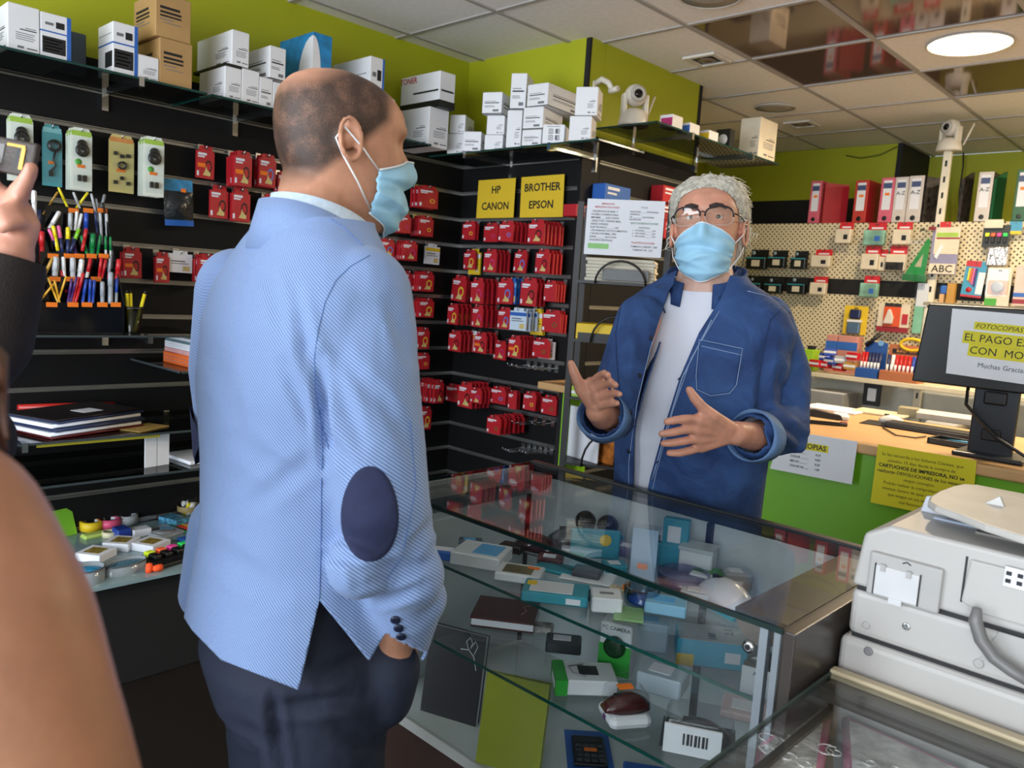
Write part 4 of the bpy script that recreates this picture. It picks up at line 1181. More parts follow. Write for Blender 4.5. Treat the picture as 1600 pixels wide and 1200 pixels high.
# packs hung on the pegboard
def pegpack(lb, x0, y0, x1, y1, style, name='hanging_pack', cat='pack', e=.06, tilt=0):
    yf = YG-e
    xm, ym = (x0+x1)/2, (y0+y1)/2
    xa, xb = ony(x0, ym, yf).x, ony(x1, ym, yf).x; zt, zb = ony(xm, y0, yf).z, ony(xm, y1, yf).z
    w, h = xb-xa, zt-zb
    t = thing(name, lb, cat, ((xa+xb)/2, yf, zt))
    t.rotation_euler = (0, math.radians(tilt), 0)
    a = w/2
    def bx(n, u0, u1, v0, v1, y0_, y1_, mt, bev=0):
        return MB().box(-a+w*u0, -a+w*u1, y0_, y1_, -h*v1, -h*v0).build(n, mt, t, bevel=bev, seg=2)
    if style == 'black':
        bx('card', .08, .98, 0, .42, .0, .004, black); bx('tray', 0, 1, .4, 1, -.05, .0, M('black_pack', '#15181c', .3), .006)
        bx('teal_line', 0, 1, .42, .47, -.052, -.05, teal); bx('label', .3, .72, .55, .86, -.0515, -.05, M('cream_label', '#cfc8b0', .6))
        MB().lathe([(w*.1, 0), (w*.1, .001), (.001, .0012)], 16, 0, frame((-a+w*.2, 0, -h*.17), (1, 0, 0), (0, 0, 1))).build('badge', M('badge', '#8fa3b0', .4), t)
    elif style in ('redwhite', 'redgrad', 'redblack'):
        bx('header', .1, .95, 0, .36, 0, .004, M('bright_red_header', '#c41c24', .4)); bx('brand_line', .25, .8, .2, .27, -.001, 0, paper)
        body = {'redwhite': M('cream_pack', '#d8cdb6', .4), 'redgrad': M('rainbow_pack', '#7fae9c', .4, var=.6, scale=9), 'redblack': M('cream_pack', '#d8cdb6', .4)}[style]
        bx('tray', 0, 1, .34, 1, -.045, 0, body, .008)
        if style == 'redblack': bx('window', .05, .95, .66, .97, -.047, -.045, M('dark_cartridge', '#24201e', .2, var=.8, scale=40))
        else: bx('motif', .55, .8, .6, .82, -.0465, -.045, black if style == 'redwhite' else blue)
    bx('hang_hole', .42, .58, .06, .10, -.0015, .0, dark)
    MB().tube([(0, e-.005, -h*.07), (0, -.012, -h*.075), (0, -.018, -h*.05)], .003, 6).build('hook', hookm, t)
    return t, w, h, a, bx
rows = (('black', 1171, 390, 1201, 421, 'black ink pack behind the clerk\'s collar, upper row'), ('black', 1205, 391, 1231, 419, 'middle black ink pack of the upper row'), ('black', 1240, 392, 1263, 421, 'right black ink pack of the upper row'),
        ('black', 1170, 432, 1193, 458, 'black ink pack behind the clerk\'s collar, lower row'), ('black', 1199, 434, 1225, 459, 'middle black ink pack of the lower row'), ('black', 1235, 433, 1262, 460, 'right black ink pack of the lower row'),
        ('redwhite', 1271, 390, 1301, 418, 'red and cream ink pack beside upper black packs'), ('redwhite', 1269, 432, 1294, 461, 'red and cream ink pack beside lower black packs'),
        ('redwhite', 1309, 347, 1334, 381, 'red headed cream pack hung alone at the pegboard top'), ('redgrad', 1353, 348, 1386, 384, 'red headed rainbow pack at the pegboard top'), ('redwhite', 1398, 347, 1426, 383, 'red headed pack beside the green set square'),
        ('redwhite', 1349, 384, 1376, 422, 'red and cream pack under the rainbow pack, front one'), ('redblack', 1387, 384, 1418, 424, 'red headed pack with dark cartridges'), ('redgrad', 1347, 431, 1375, 465, 'red headed rainbow pack over the dark band'))
for st_, a0, b0, a1, b1, lb in rows:
    pegpack(lb, a0, b0, a1, b1, st_)
pegpack('red and cream pack half hidden behind the front one', 1373, 390, 1387, 424, 'redwhite', e=.03)
# set square in a bag
t, w, h, a, bx = pegpack('green plastic set square in a long clear bag', 1417, 352, 1458, 440, 'x', 'set_square', 'set square', e=.12, tilt=3)
grm = M('green_plastic', '#138a34', .25)
MB().prism([(-a*.75, -h*.88), (a*.75, -h*.88), (a*.75, -h*.28), (a*.55, -h*.22)], -.006, .004, 0, frame((0, 0, 0), (1, 0, 0), (0, 0, 1))).build('triangle', grm, t)
MB().prism([(-a*.1, -h*.74), (a*.4, -h*.74), (a*.4, -h*.5)], .004, .0055, 0, frame((0, 0, 0), (1, 0, 0), (0, 0, 1))).build('cut_out', M('pale_cut_out', '#b9ae8c', .5), t)
bx('foot_card', .05, .98, .88, 1, -.004, .0, M('dark_green_card', '#0f6b2a', .4)); bx('bag', 0, 1, .02, 1, -.012, -.0115, clear); bx('header', .75, 1, .02, .08, -.008, -.004, redd)
t, w, h, a, bx = pegpack('white stencil pack marked ABC beside the set square', 1455, 345, 1500, 429, 'x', 'stencil_pack', 'stencil pack', e=.10)
bx('backing', 0, .95, .12, 1, .0, .003, M('lilac_card', '#8a88a8', .5)); bx('top_card', .1, .95, .12, .62, -.003, 0, M('cream_pack', '#d8cdb6', .4)); bx('abc_card', .0, .92, .80, .99, -.004, 0, M('cream_pack', '#d8cdb6', .4))
MB().prism([(-a*.55, -h*.12), (a*.2, -h*.12), (a*.2, -h*.02), (-a*.55, -h*.02)], .003, .006, 0, frame((0, 0, 0), (1, 0, 0), (0, 0, 1))).build('red_badge', M('bright_red_header', '#c41c24', .4), t)
bx('green_strip', .15, .9, .22, .3, -.0045, -.003, lg); bx('red_strip', .15, .95, .31, .34, -.0045, -.003, redd)
MB().prism([(-a*.7, -h*.66), (-a*.3, -h*.44), (-a*.1, -h*.47), (-a*.5, -h*.72)], .005, .009, 0, frame((0, 0, 0), (1, 0, 0), (0, 0, 1))).build('pen_stencil', paper, t)
text('ABC', w*.38, ink, t, frame((-a*.06, -.0048, -h*.9), (1, 0, 0), (0, 0, 1)))
# more packs
t, w, h, a, bx = pegpack('yellow framed blister with dark blue rolls', 1318, 478, 1355, 523, 'x', 'yellow_pack')
bx('frame', 0, 1, 0, 1, 0, .004, yellow, .004); bx('roll', .28, .75, .12, .45, -.03, 0, M('dark_blue_roll', '#232b52', .25), .01); bx('roll', .22, .78, .58, .98, -.03, 0, M('steel_blue_roll', '#4d6884', .25), .01); bx('label', .2, .8, .48, .56, -.02, 0, paper)
t, w, h, a, bx = pegpack('orange and white correction pack with red footer', 1371, 474, 1421, 519, 'x', 'correction_pack')
bx('card', 0, 1, 0, 1, 0, .004, M('cream_pack', '#d8cdb6', .4)); bx('orange_panel', .2, .72, .12, .82, -.012, 0, M('orange_panel', '#d5501e', .35), .003); bx('header', .2, .72, .0, .12, -.004, 0, dark); bx('footer', 0, 1, .82, 1, -.003, 0, redd)
MB().prism([(-a*.55, -h*.72), (a*.05, -h*.72), (a*.1, -h*.5), (-a*.15, -h*.2), (-a*.3, -h*.22)], .012, .03, 0, frame((0, 0, 0), (1, 0, 0), (0, 0, 1))).build('dispenser', M('off_white_plastic', '#d6cfc6', .3), t, bevel=.006)
bx('red_pen', .78, .95, .35, .7, -.006, 0, red)
t, w, h, a, bx = pegpack('pale green ruler in a clear bag left of the monitor', 1427, 440, 1449, 521, 'x', 'ruler_bag', 'ruler')
bx('ruler', .1, .75, .45, 1, -.004, .0, M('mint_plastic', '#86c4a4', .3)); bx('white_insert', .15, .95, .03, .48, -.006, .0, paper)
bx('bag', 0, 1, 0, 1, -.010, -.0095, clear)
t, w, h, a, bx = pegpack('black highlighter pack with four bright caps on pegboard', 1536, 352, 1578, 387, 'x', 'highlighter_pack', 'highlighter pack')
bx('card', 0, 1, 0, 1, -.01, .0, M('olive_black', '#232620', .4))
for k in range(4):
    bx('cap', .12+.22*k, .27+.22*k, .36, .52, -.03, -.01, MATS['fluo_%d' % k], .003); bx('barrel', .14+.22*k, .25+.22*k, .52, .8, -.026, -.01, black, .003)
t, w, h, a, bx = pegpack('silver foil bag under the highlighter pack', 1542, 386, 1576, 416, 'x', 'foil_bag', 'bag')
bx('film', 0, 1, 0, 1, -.016, .0, M('silver_foil', '#c9c7c4', .15, metal=.7, var=.3, scale=40, bump=.5, bscale=60), .012)
t, w, h, a, bx = pegpack('blue and red crayon pack hanging on the pegboard', 1508, 408, 1541, 465, 'x', 'crayon_pack', 'crayon pack', tilt=4)
bx('card', 0, 1, 0, 1, -.006, .0, M('sky_blue_pack', '#3a8fb4', .4)); bx('header', 0, .72, 0, .16, -.008, -.006, red); bx('white_panel', .68, 1, .3, .9, -.0075, -.006, paper); bx('footer', 0, 1, .94, 1, -.0075, -.006, red)
for k, c_ in enumerate(('yellow', 'orange', 'pink', 'purple')):
    bx('crayon', .18+.11*k, .27+.11*k, .2, .55+.05*k, -.014, -.006, PC[c_], .003)
MB().lathe([(w*.14, .006), (w*.14, .0075), (.001, .008)], 18, 0, frame((-a*.3, 0, -h*.8), (1, 0, 0), (0, 0, 1))).build('badge', red, t)
t, w, h, a, bx = pegpack('orange tape measure blister at the right of pegboard', 1541, 418, 1579, 479, 'x', 'tape_measure', 'tape measure')
bx('card', 0, 1, 0, 1, 0, .004, M('cream_pack', '#d8cdb6', .4)); bx('orange_panel', .05, .9, .33, .7, -.003, 0, M('orange_header', '#d08a4c', .5)); bx('green_foot', 0, .5, .8, 1, -.003, 0, greenc)
MB().lathe([(w*.26, .003), (w*.26, .03), (w*.16, .034), (.001, .034)], 20, 0, frame((0, 0, -h*.5), (1, 0, 0), (0, 0, 1))).build('case', M('grey_case', '#8f8a84', .3), t)
bx('blister', .04, .94, .04, .74, -.038, -.0375, clear)
t, w, h, a, bx = pegpack('pink and blue card cut by the right picture edge', 1585, 415, 1612, 478, 'x', 'stationery_pack')
bx('card', 0, 1, 0, 1, 0, .004, M('pale_pink_card', '#d4b8b0', .5)); bx('blue_band', 0, 1, .68, .78, -.002, 0, blue); bx('red_band', 0, 1, .84, .95, -.002, 0, redd)
t, w, h, a, bx = pegpack('wooden block with blue handled scissors left of crayons', 1470, 443, 1494, 477, 'x', 'scissor_block', 'scissors')
bx('block', .05, .35, .5, 1, -.04, 0, wood); bx('block', .5, 1, .0, 1, -.04, 0, M('ochre_block', '#b98a3a', .5)); bx('scissors', .0, .45, .1, .5, -.03, -.0, blue, .008)
t, w, h, a, bx = pegpack('torn beige paper tag above the highlighter pack', 1541, 344, 1570, 357, 'x', 'paper_tag', 'tag')
bx('tag', 0, 1, 0, 1, -.035, -.034, M('cream_pack', '#d8cdb6', .4))
t, w, h, a, bx = pegpack('blue curved pack at the right end of pegboard top', 1577, 346, 1597, 366, 'x', 'blue_pack')
bx('card', 0, 1, 0, 1, -.004, 0, M('sky_blue_pack', '#3a8fb4', .4)); bx('yellow_foot', 0, 1, .75, 1, -.006, -.004, yellow)
# bare pegs with shadows
for k, (px, py) in enumerate(((1325, 395), (1322, 437), (1404, 430), (1284, 470))):
    p = ony(px, py, YG)
    tag(MB().tube([p, p+V((.02, -.10, .0)), p+V((.024, -.115, .014))], .004, 6).build('peg_hook', hookm), 'bare peg hook, %s from the left of the empty ones' % ['second', 'third', 'rightmost', 'leftmost'][k], 'hook', 'bare peg hooks')
# items on the steel shelf
SH = zf(1.03)+.0005
def onsh(lb, x0, x1, pyt, name, cat, dep=.1, yo=-.3, mt=None, h=None):
    y = YG+yo
    xa, xb = ony(x0, 560, y).x, ony(x1, 560, y).x
    z1 = ony((x0+x1)/2, pyt, y).z
    t = thing(name, lb, cat, ((xa+xb)/2, y, SH))
    w, h = xb-xa, z1-SH
    if mt:
        MB().box(-w/2, w/2, 0, dep, 0, h).build('body', mt, t, bevel=.004, seg=1)
    return t, w, h
t, w, h = onsh('lime green hole punch at the left of the steel shelf', 1254, 1271, 546, 'hole_punch', 'hole punch', mt=M('lime_plastic', '#9ccc2a', .35))
MB().box(-w*.3, w*.2, .02, .08, h, h*1.18).build('lever', black, t, bevel=.006)
for k, (x0, x1, yt, mt, lb) in enumerate(((1288, 1305, 523, M('pale_red_box', '#c98a80', .5), 'narrow pink and blue box on the steel shelf'), (1306, 1337, 525, M('pale_red_box', '#c98a80', .5), 'wide pink and blue box on the steel shelf'))):
    t, w, h = onsh(lb, x0, x1, yt, 'tape_box', 'box', yo=-.16, mt=mt)
    MB().box(-w/2-.001, w/2+.001, -.0015, 0, h*.62, h*.84).build('blue_band', blue, t)
for k, (px, py, c_) in enumerate(((1275, 566, 'red'), (1290, 568, 'red'), (1298, 548, 'blue'), (1299, 562, 'blue'), (1313, 560, 'clear'), (1312, 572, 'red'), (1334, 555, 'red'), (1329, 570, 'gold'), (1291, 556, 'blue'))):
    p = ony(px, py, YG-.33+.012*(k % 3))
    tt = thing('eraser_cube', 'small %s striped box in the pile on the steel shelf, %s' % (c_, ['at its left end', 'second along the bottom', 'on its peak', 'in its middle', 'grey one near its right', 'at the bottom centre', 'upper right', 'lower right', 'left of the peak'][k]), 'small box', (p.x, p.y, max(SH, p.z-.03)), random.uniform(-.5, .5), 'small boxes on the steel shelf')
    MB().box(-.036, .036, -.025, .025, 0, .046).build('carton', PC[c_], tt, bevel=.003, seg=1)
    MB().box(-.037, .037, -.0258, -.025, .016, .03).build('white_band', paper, tt)
def penbox(lb, x0, x1, yt, mt, colors, word, handle):
    t, w, h = onsh(lb, x0, x1, yt, 'pen_counter_display', 'pen display', yo=-.33)
    MB().box(-w/2, w/2, .0, .14, 0, h*.22).build('front_tray', mt, t, bevel=.003, seg=1)
    MB().box(-w/2, w/2, .13, .14, 0, h*.82).build('back_card', mt, t)
    n = len(colors)
    for k, c_ in enumerate(colors):
        x = -w*.38+w*.76*k/(n-1)
        m = MB().tube([(x, .06, h*.1), (x, .075, h*.58)], .011, 8, 0)
        m.tube([(x, .05, h*.2), (x, .052, h*.36)], .008, 6, 1)
        m.build('pen', [PC[c_], PC['white']], t)
    if word:
        MB().box(-w*.4, w*.36, .125, .13, h*.62, h*.72).build('word_panel', ink, t)
        text(word, w*.105, M('orange_letters', '#e8a050', .5), t, frame((-w*.02, .1245, h*.67), (1, 0, 0), (0, 0, 1)))
    if handle:
        MB().tube([(w*.3*math.cos(a)+w*.1, .12, h*.84+h*.13*math.sin(a)) for a in [2*PI*k/16 for k in range(17)]], .010, 8).build('ring_topper', yellow, t)
    return t, w, h
t, w, h = penbox('blue pen display box with silver pens on the shelf', 1338, 1373, 522, M('royal_blue_card', '#1f4f9a', .4), ['red', 'red', 'navy', 'navy', 'navy', 'navy'], None, False)
MB().tube([(-w*.4, .1, h*.72), (w*.15, .12, h*1.02)], .012, 8).build('topper_pen', black, t)
MB().lathe([(w*.13, 0), (w*.13, .004)], 18, 0, frame((w*.2, .128, h*.8), (1, 0, 0), (0, 0, 1))).build('topper_disc', M('pale_blue_band', '#6ea6dc', .4), t)
penbox('orange SUPER GRIP pen display box left of the monitor', 1376, 1437, 527, M('brown_orange_card', '#b0683c', .45), ['navy', 'white', 'red', 'red', 'red', 'red', 'blue', 'blue'], 'SUPER GRIP', True)
# under the steel shelf
t, w, h = pegpack('black pack with white label hung under the steel shelf', 1350, 592, 1378, 634, 'x', 'black_pack', e=.2)[0:3]
a = w/2
MB().box(-a, a, -.02, .0, -h, 0).build('pack', black, t, bevel=.008); MB().box(-a*.45, a*.5, -.022, -.02, -h*.82, -h*.35).build('label', paper, t)
for k, (x0, x1, y, z, hh, mt, lb) in enumerate(((1258, 1318, -.34, ZLOW, .14, M('grey_tray', '#8f9090', .5), 'grey letter tray on the lower steel shelf'), (1330, 1368, -.36, ZLOW, .02, paper, 'flat white paper pile left on the lower steel shelf'), (1450, 1500, -.36, ZLOW, .05, M('white_catalogues', '#cfc8bc', .6), 'pile of catalogues on the lower shelf behind monitor'))):
    xa, xb = ony(x0, 620, YG+y).x, ony(x1, 620, YG+y).x
    tt = thing('paper_tray', lb, 'paper tray', ((xa+xb)/2, YG+y+.14, z))
    MB().box(-(xb-xa)/2, (xb-xa)/2, -.14, .12, 0, hh).build('tray', mt, tt, bevel=.004, seg=1)
    MB().box(-(xb-xa)/2*.96, (xb-xa)/2*.96, -.135, .11, hh, hh+.004).build('top_sheet', paper, tt)

# ================================================================== desk behind the clerk
YD, ZD = 3.0, 1.0
t = thing('desk', 'long beech topped desk with bright green front panel', 'desk', (-.6, YD+.35, 0))
MB().box(-1.12, 1.8, -.35, .55, ZD-.04, ZD).build('desktop', wood, t, bevel=.008)
gp = M('green_desk_panel', '#6cab1e', .35, var=.04, scale=2)
MB().box(-1.08, .31, -.325, -.305, 0, ZD-.04).build('front_panel', gp, t)
MB().box(.32, 1.75, -.30, -.285, 0, ZD-.04).build('inner_panel', M('dark_olive_panel', '#41520f', .4), t)
MB().box(-1.08, -1.05, -.305, .5, 0, ZD-.04).build('end_panel', gp, t)
ZT = ZD+.0008
# notices taped to the front edge
s, fm, w_, h_ = sheet('white FOTOCOPIAS price notice hanging from the desk edge', ((1222, 672), (1340, 690), (1331, 757), (1203, 732)), 'y', YD-.012, paper)
MB().box(-w_*.32, w_*.16, -.0005, .0006, 0, 1).v
hl = M('yellow_highlight', '#d8cf2a', .6)
q = MB().box(-w_*.42, w_*.17, h_*.12, h_*.29, .0004, .0008, 0, fm).build('highlight', hl, s)
text('FOTOCOPIAS', h_*.17, ink, s, fm @ Matrix.Translation((-w_*.13, h_*.205, .0012)), .02)
for k, (l_, r_) in enumerate((('B/N ................', '0,10'), ('COLOR ............', '0,50'), ('B/N A3 ............', '0,20'), ('COLOR A3 .......', '1,00'))):
    text(l_, h_*.07, ink, s, fm @ Matrix.Translation((-w_*.3, h_*(.03-.115*k), .0012)), align='LEFT')
    text(r_, h_*.07, ink, s, fm @ Matrix.Translation((w_*.02, h_*(.03-.115*k), .0012)), align='LEFT')
ypn = M('acid_yellow_paper', '#d9cf1e', .6, var=.03, scale=3)
s, fm, w_, h_ = sheet('yellow notice about returns hanging from the desk edge', ((1372, 694), (1526, 720), (1517, 817), (1360, 785)), 'y', YD-.012, ypn)
di = M('olive_ink', '#4a4210', .6)
for k, (ln, sz, off, mt) in enumerate((('Se les recuerda a los Señores Clientes, que', .062, .0, di), ('pasados 15 días desde la compra de', .062, 0, di), ('CARTUCHOS DE IMPRESORA, NO se', .07, .03, ink), ('realizarán DEVOLUCIONES de los mismos,', .065, .012, ink), ('ningún concepto.', .06, 0, di), ('Podrán realizar la comprobación de los', .06, 0, di), ('mismos dentro de esos 15 días siempre', .06, 0, di), ('que tengan en sus impresoras un', .06, 0, di), ('mal funcionamiento', .06, 0, di))):
    text(ln, h_*sz*1.15, mt, s, fm @ Matrix.Translation((-w_*.03, h_*(.36-.095*k), .0006)), off)
# monitor seen from behind, notice on its back
t = thing('monitor', 'black computer monitor seen from behind on a stand', 'monitor', (-.62, 3.22, ZT))
mz0, mz1 = .238, .525
MB().prism([(-.335, mz0), (.36, mz0), (.36, mz1), (-.31, mz1)], 0, .03, 0, frame((0, -.04, 0), (1, 0, 0), (0, 0, 1))).build('housing', black, t, bevel=.006)
MB().box(-.2, .3, -.075, -.065, mz0+.05, mz1-.02).build('rear_bulge', black, t, bevel=.006)
MB().box(-.335, .36, -.045, -.0, mz1-.006, mz1+.006).build('top_strip', M('beige_strip', '#b49a70', .4), t)
x0s, x1s = ony(1516, 660, 3.175).x+.62, ony(1588, 660, 3.175).x+.62
for nm, (xa, xb, ya, yb, za, zb, mt) in {'stand_column': (x0s, x1s, -.045, -.02, .0, mz0+.03, M('slate_plastic', '#22262e', .35)), 'hinge': (x0s+.035, x1s-.035, -.065, -.04, mz0-.05, mz0-.005, black), 'foot': (x0s-.03, x1s+.05, -.12, .08, 0, .016, M('slate_plastic', '#22262e', .35))}.items():
    MB().box(xa, xb, ya, yb, za, zb).build(nm, mt, t, bevel=.006)
MB().box(x0s+.04, x1s-.04, -.055, -.04, .06, .1).build('cable_clip', black, t, bevel=.004)
pts = [(x0s-.02, -.05, mz0), (x0s-.015, -.07, mz0-.06), (x0s+.03, -.09, .14), (x0s+.10, -.10, .08), (x1s+.06, -.11, .03), (x1s+.13, -.1, .01)]
MB().tube(pts, .006, 8).build('cable', black, t)
s, fm, w_, h_ = sheet('white notice on the monitor back about paying with coins', ((1488, 482), (1655, 496), (1652, 608), (1478, 583)), 'y', 3.22-.087, paper)
def hword(tx, sz, u, v, sh=0.0, hlw=None, mt=ink, off=.0):
    if hlw:
        MB().box(u-hlw*.02-.0, u+hlw, v-sz*.55, v+sz*.62, .0002, .0006, 0, fm).build('highlight', hl, s)
    text(tx, sz, mt, s, fm @ Matrix.Translation((u, v, .001)), off, 'LEFT', sh)
hword('FOTOCOPIAS O IMPRESIONES', h_*.10, -w_*.27, h_*.27, .25, w_*.70)
hword('EL PAGO ES  SOLO', h_*.16, -w_*.36, h_*.085, 0, w_*.78)
hword('CON  MONEDAS', h_*.16, -w_*.29, -h_*.10, 0, w_*.68)
hword('Muchas Gracias', h_*.10, -w_*.19, -h_*.31, 0, None, M('dark_grey_ink', '#4a4c54', .6), .0)
# desk clutter
def ond(px, py, z=ZT):
    return onz(px, py, z)
c = ond(1392, 661); t = thing('computer_mouse', 'white computer mouse on a black pad', 'mouse', (c.x, c.y, ZT+.003), .4)
m = MB(); rings = []
for k in range(9):
    f = k/8; x = -.05+.1*f; hw = .028*math.sin(PI*(.12+.76*f))**.6; hh = .034*math.sin(PI*(.1+.8*f))**.7
    rings.append([V((x, hw*math.cos(a), max(0, hh*math.sin(a)))) for a in [2*PI*q/16 for q in range(16)]])
m.loft(rings).build('shell', M('mouse_white', '#d8d6d0', .3), t)
MB().box(-.03, -.01, -.004, .004, .03, .036).build('wheel', black, t)
slab('mouse_pad', 'black mouse pad under the white mouse', 'mouse pad', ond(1388, 664), .2, .16, .0025, .1, blackm, ZT, bevel=0)
c = ond(1462, 677)
t = thing('keyboard', 'slim black keyboard lying in front of papers on desk', 'keyboard', (c.x, c.y, ZT), .0)
MB().box(-.2, .2, -.06, .06, 0, .018).build('case', black, t, bevel=.004)
for r in range(4):
    MB().box(-.19, .19, -.05+.027*r, -.028+.027*r, .018, .023).build('key_row', M('dark_key', '#26272a', .4), t)
c = ond(1480, 695)
t = thing('desk_tray', 'black open tray with a pen and slips on the desk', 'tray', (c.x+.04, c.y+.02, ZT), -.05)
MB().box(-.1, .13, -.06, .06, 0, .004).box(-.1, -.09, -.06, .06, 0, .022).box(-.1, .13, -.06, -.052, 0, .022).box(-.1, .13, .052, .06, 0, .022).build('tray', black, t, bevel=.004)
c = ond(1502, 692, ZT+.008); tag(MB().tube([(0, 0, 0), (.05, .0, 0), (.055, 0, 0), (.09, .005, .0), (.1, .005, 0)], [.001, .005, .005, .006, .004], 8).build('ballpoint_pen', M('light_blue_pen', '#3f9ac8', .35), loc=(c.x-.05, c.y, ZT+.012)), 'light blue ballpoint pen lying in the black tray', 'pen')
c = ond(1295, 664)
t = thing('stapler', 'black stapler at the left end of the desk top', 'stapler', (c.x-.02, c.y, ZT), .55)
MB().box(-.09, .09, -.018, .018, 0, .012).build('base', black, t, bevel=.004); MB().prism([(-.09, .03), (.05, .022), (.07, .026), (.06, .045), (-.04, .06), (-.09, .055)], -.016, .016, 0, frame((0, 0, 0), (1, 0, 0), (0, 0, 1))).build('arm', black, t, bevel=.004)
slab('tape_dispenser', 'white paper roll and beige pad beside the stapler', 'paper roll', ond(1313, 655), .07, .09, .025, .4, paper, ZT, bevel=.008)
slab('red_pad', 'small dark red stamp pad on the desk', 'stamp pad', ond(1318, 663), .03, .03, .01, .3, redd, ZT)
for k, (px, py, w, d, mt, lb) in enumerate(((1305, 640, .26, .2, paper, 'white sheets at the back left of the desk'), (1378, 647, .24, .18, M('cream_sheets', '#c9bda0', .6), 'cream sheets at the back of the desk'), (1472, 656, .26, .18, M('white_catalogues', '#cfc8bc', .6), 'pale paper pile at the back behind the keyboard'), (1418, 651, .08, .08, M('olive_box', '#8f8a70', .5), 'small olive card box behind the mouse'))):
    slab('desk_papers', lb, 'papers', ond(px, py), w, d, [.008, .01, .03, .045][k], .05*k, mt, ZT)
pts = [ond(1383, 660, ZT+.01), ond(1380, 668, ZT+.004), ond(1400, 680, ZT+.004), ond(1430, 684, ZT+.004), ond(1447, 682, ZT+.004)]
tag(MB().tube(pts, .003, 6).build('mouse_cable', black), 'thin black mouse cable curling over the desk', 'cable')
# ================================================================== glass display cabinet
CX0, CX1, CY0, CY1, CZT = -1.475, -.478, 1.130, 1.652, 1.0
Z1, Z2, Z0 = .862, .686, .478        # shelf tops, deck
t = thing('display_cabinet', 'glass display cabinet full of small electronics between the two men', 'display cabinet', ((CX0+CX1)/2, (CY0+CY1)/2, 0))
L0 = -t.location
cw = M('cabinet_dark_laminate', '#39332f', .3, var=.1, scale=8)
gm = glass('cabinet_glass', (.975, .99, .988), .9)
ge = M('cabinet_glass_edge', '#0a2422', .12, var=.2)
def cab(nm, b, mt, bevel=0):
    return MB().box(*b).build(nm, mt, t, loc=L0, bevel=bevel)
cab('base', (CX0+.01, CX1-.01, CY0+.012, CY1-.01, 0, Z0-.02), M('brown_plinth', '#3b2a26', .35, var=.15, scale=9))
cab('deck', (CX0, CX1, CY0+.004, CY1, Z0-.02, Z0), M('grey_deck', '#ced6d4', .35, var=.03))
cab('deck_edge', (CX0, CX1, CY0-.002, CY0+.004, Z0-.022, Z0+.002), M('pale_trim', '#b4b6b4', .3))
cab('top_pane', (CX0, CX1, CY0+.004, CY1, CZT-.006, CZT), gm)
cab('front_pane', (CX0, CX1-.03, CY0, CY0+.005, Z0, CZT-.008), gm)
cab('end_panel', (CX0, CX0+.008, CY0+.006, CY1-.01, Z0, CZT-.008), M('frosted_door', '#c2cacc', .3, var=.05))
cab('top_edge', (CX0, CX1, CY0-.002, CY0+.004, CZT-.0085, CZT+.0005), ge)
cab('top_edge', (CX0-.003, CX0, CY0, CY1, CZT-.007, CZT+.0005), ge)
cab('rear_rail', (CX0, CX1, CY1-.004, CY1+.022, CZT-.03, CZT+.004), M('dark_rail', '#20242a', .3), .003)
cab('rear_post', (CX0, CX0+.016, CY1-.014, CY1+.004, Z0, CZT-.006), black)
cab('rear_post', (-.90, -.886, CY1-.014, CY1+.002, Z0, CZT-.03), black)  # black bar put in for the dark reflection of the door edge
cab('rear_door', (CX0+.02, -.90, CY1-.008, CY1-.003, Z0, CZT-.03), M('frosted_door', '#c2cacc', .3, var=.05))
cab('rear_door', (-.886, CX1-.04, CY1-.002, CY1+.003, Z0, CZT-.03), M('frosted_door', '#c2cacc', .3, var=.05))
cab('corner_profile', (CX1-.035, CX1-.022, CY0-.002, CY0+.012, Z0, CZT-.008), M('clear_profile', '#9aa4ac', .15, metal=.6))
cab('corner_profile', (CX1-.012, CX1-.002, CY0-.002, CY0+.012, .2, CZT-.008), M('clear_profile', '#9aa4ac', .15, metal=.6))
cab('end_panel', (CX1-.006, CX1+.018, CY0+.004, CY1, 0, CZT-.004), cw, .002)
for nm, (z, y0) in {'glass_shelf': (Z1, CY0+.028), 'lower_glass_shelf': (Z2, CY0+.02)}.items():
    x0s = -1.30 if z == Z1 else -1.28
    cab(nm, (x0s, CX1-.03, y0, CY1-.04, z-.006, z), gm)
    cab('shelf_edge', (x0s, CX1-.03, y0-.002, y0, z-.006, z), M('teal_glass_edge', '#12463f', .12, var=.2))
# rounded end rails under the top pane
for xc, mt in ((CX0+.085, M('grey_rail', '#5d6468', .3)), (CX1-.055, M('bronze_grey_rail', '#5b534c', .3))):
    poly = [(.045*math.cos(a), -.05*math.sin(a)) for a in [PI*k/12 for k in range(13)]]
    MB().prism(poly[::-1], 0, .43, 0, frame((xc, CY1-.03, CZT-.008), (-1, 0, 0), (0, 0, 1)) if False else Matrix(((1, 0, 0, xc), (0, 0, 1, CY0+.04), (0, 1, 0, CZT-.008), (0, 0, 0, 1)))).build('end_rail', mt, t, loc=L0)
MB().lathe([(.009, 0), (.010, .004), (.006, .006)], 18, 0, frame((CX1-.05, CY0-.001, .955), (1, 0, 0), (0, 0, 1))).build('lock', chrome, t, loc=L0)
MB().lathe([(.0045, .006), (.0045, .0075)], 12, 0, frame((CX1-.05, CY0-.001, .955), (1, 0, 0), (0, 0, 1))).build('keyhole', black, t, loc=L0)

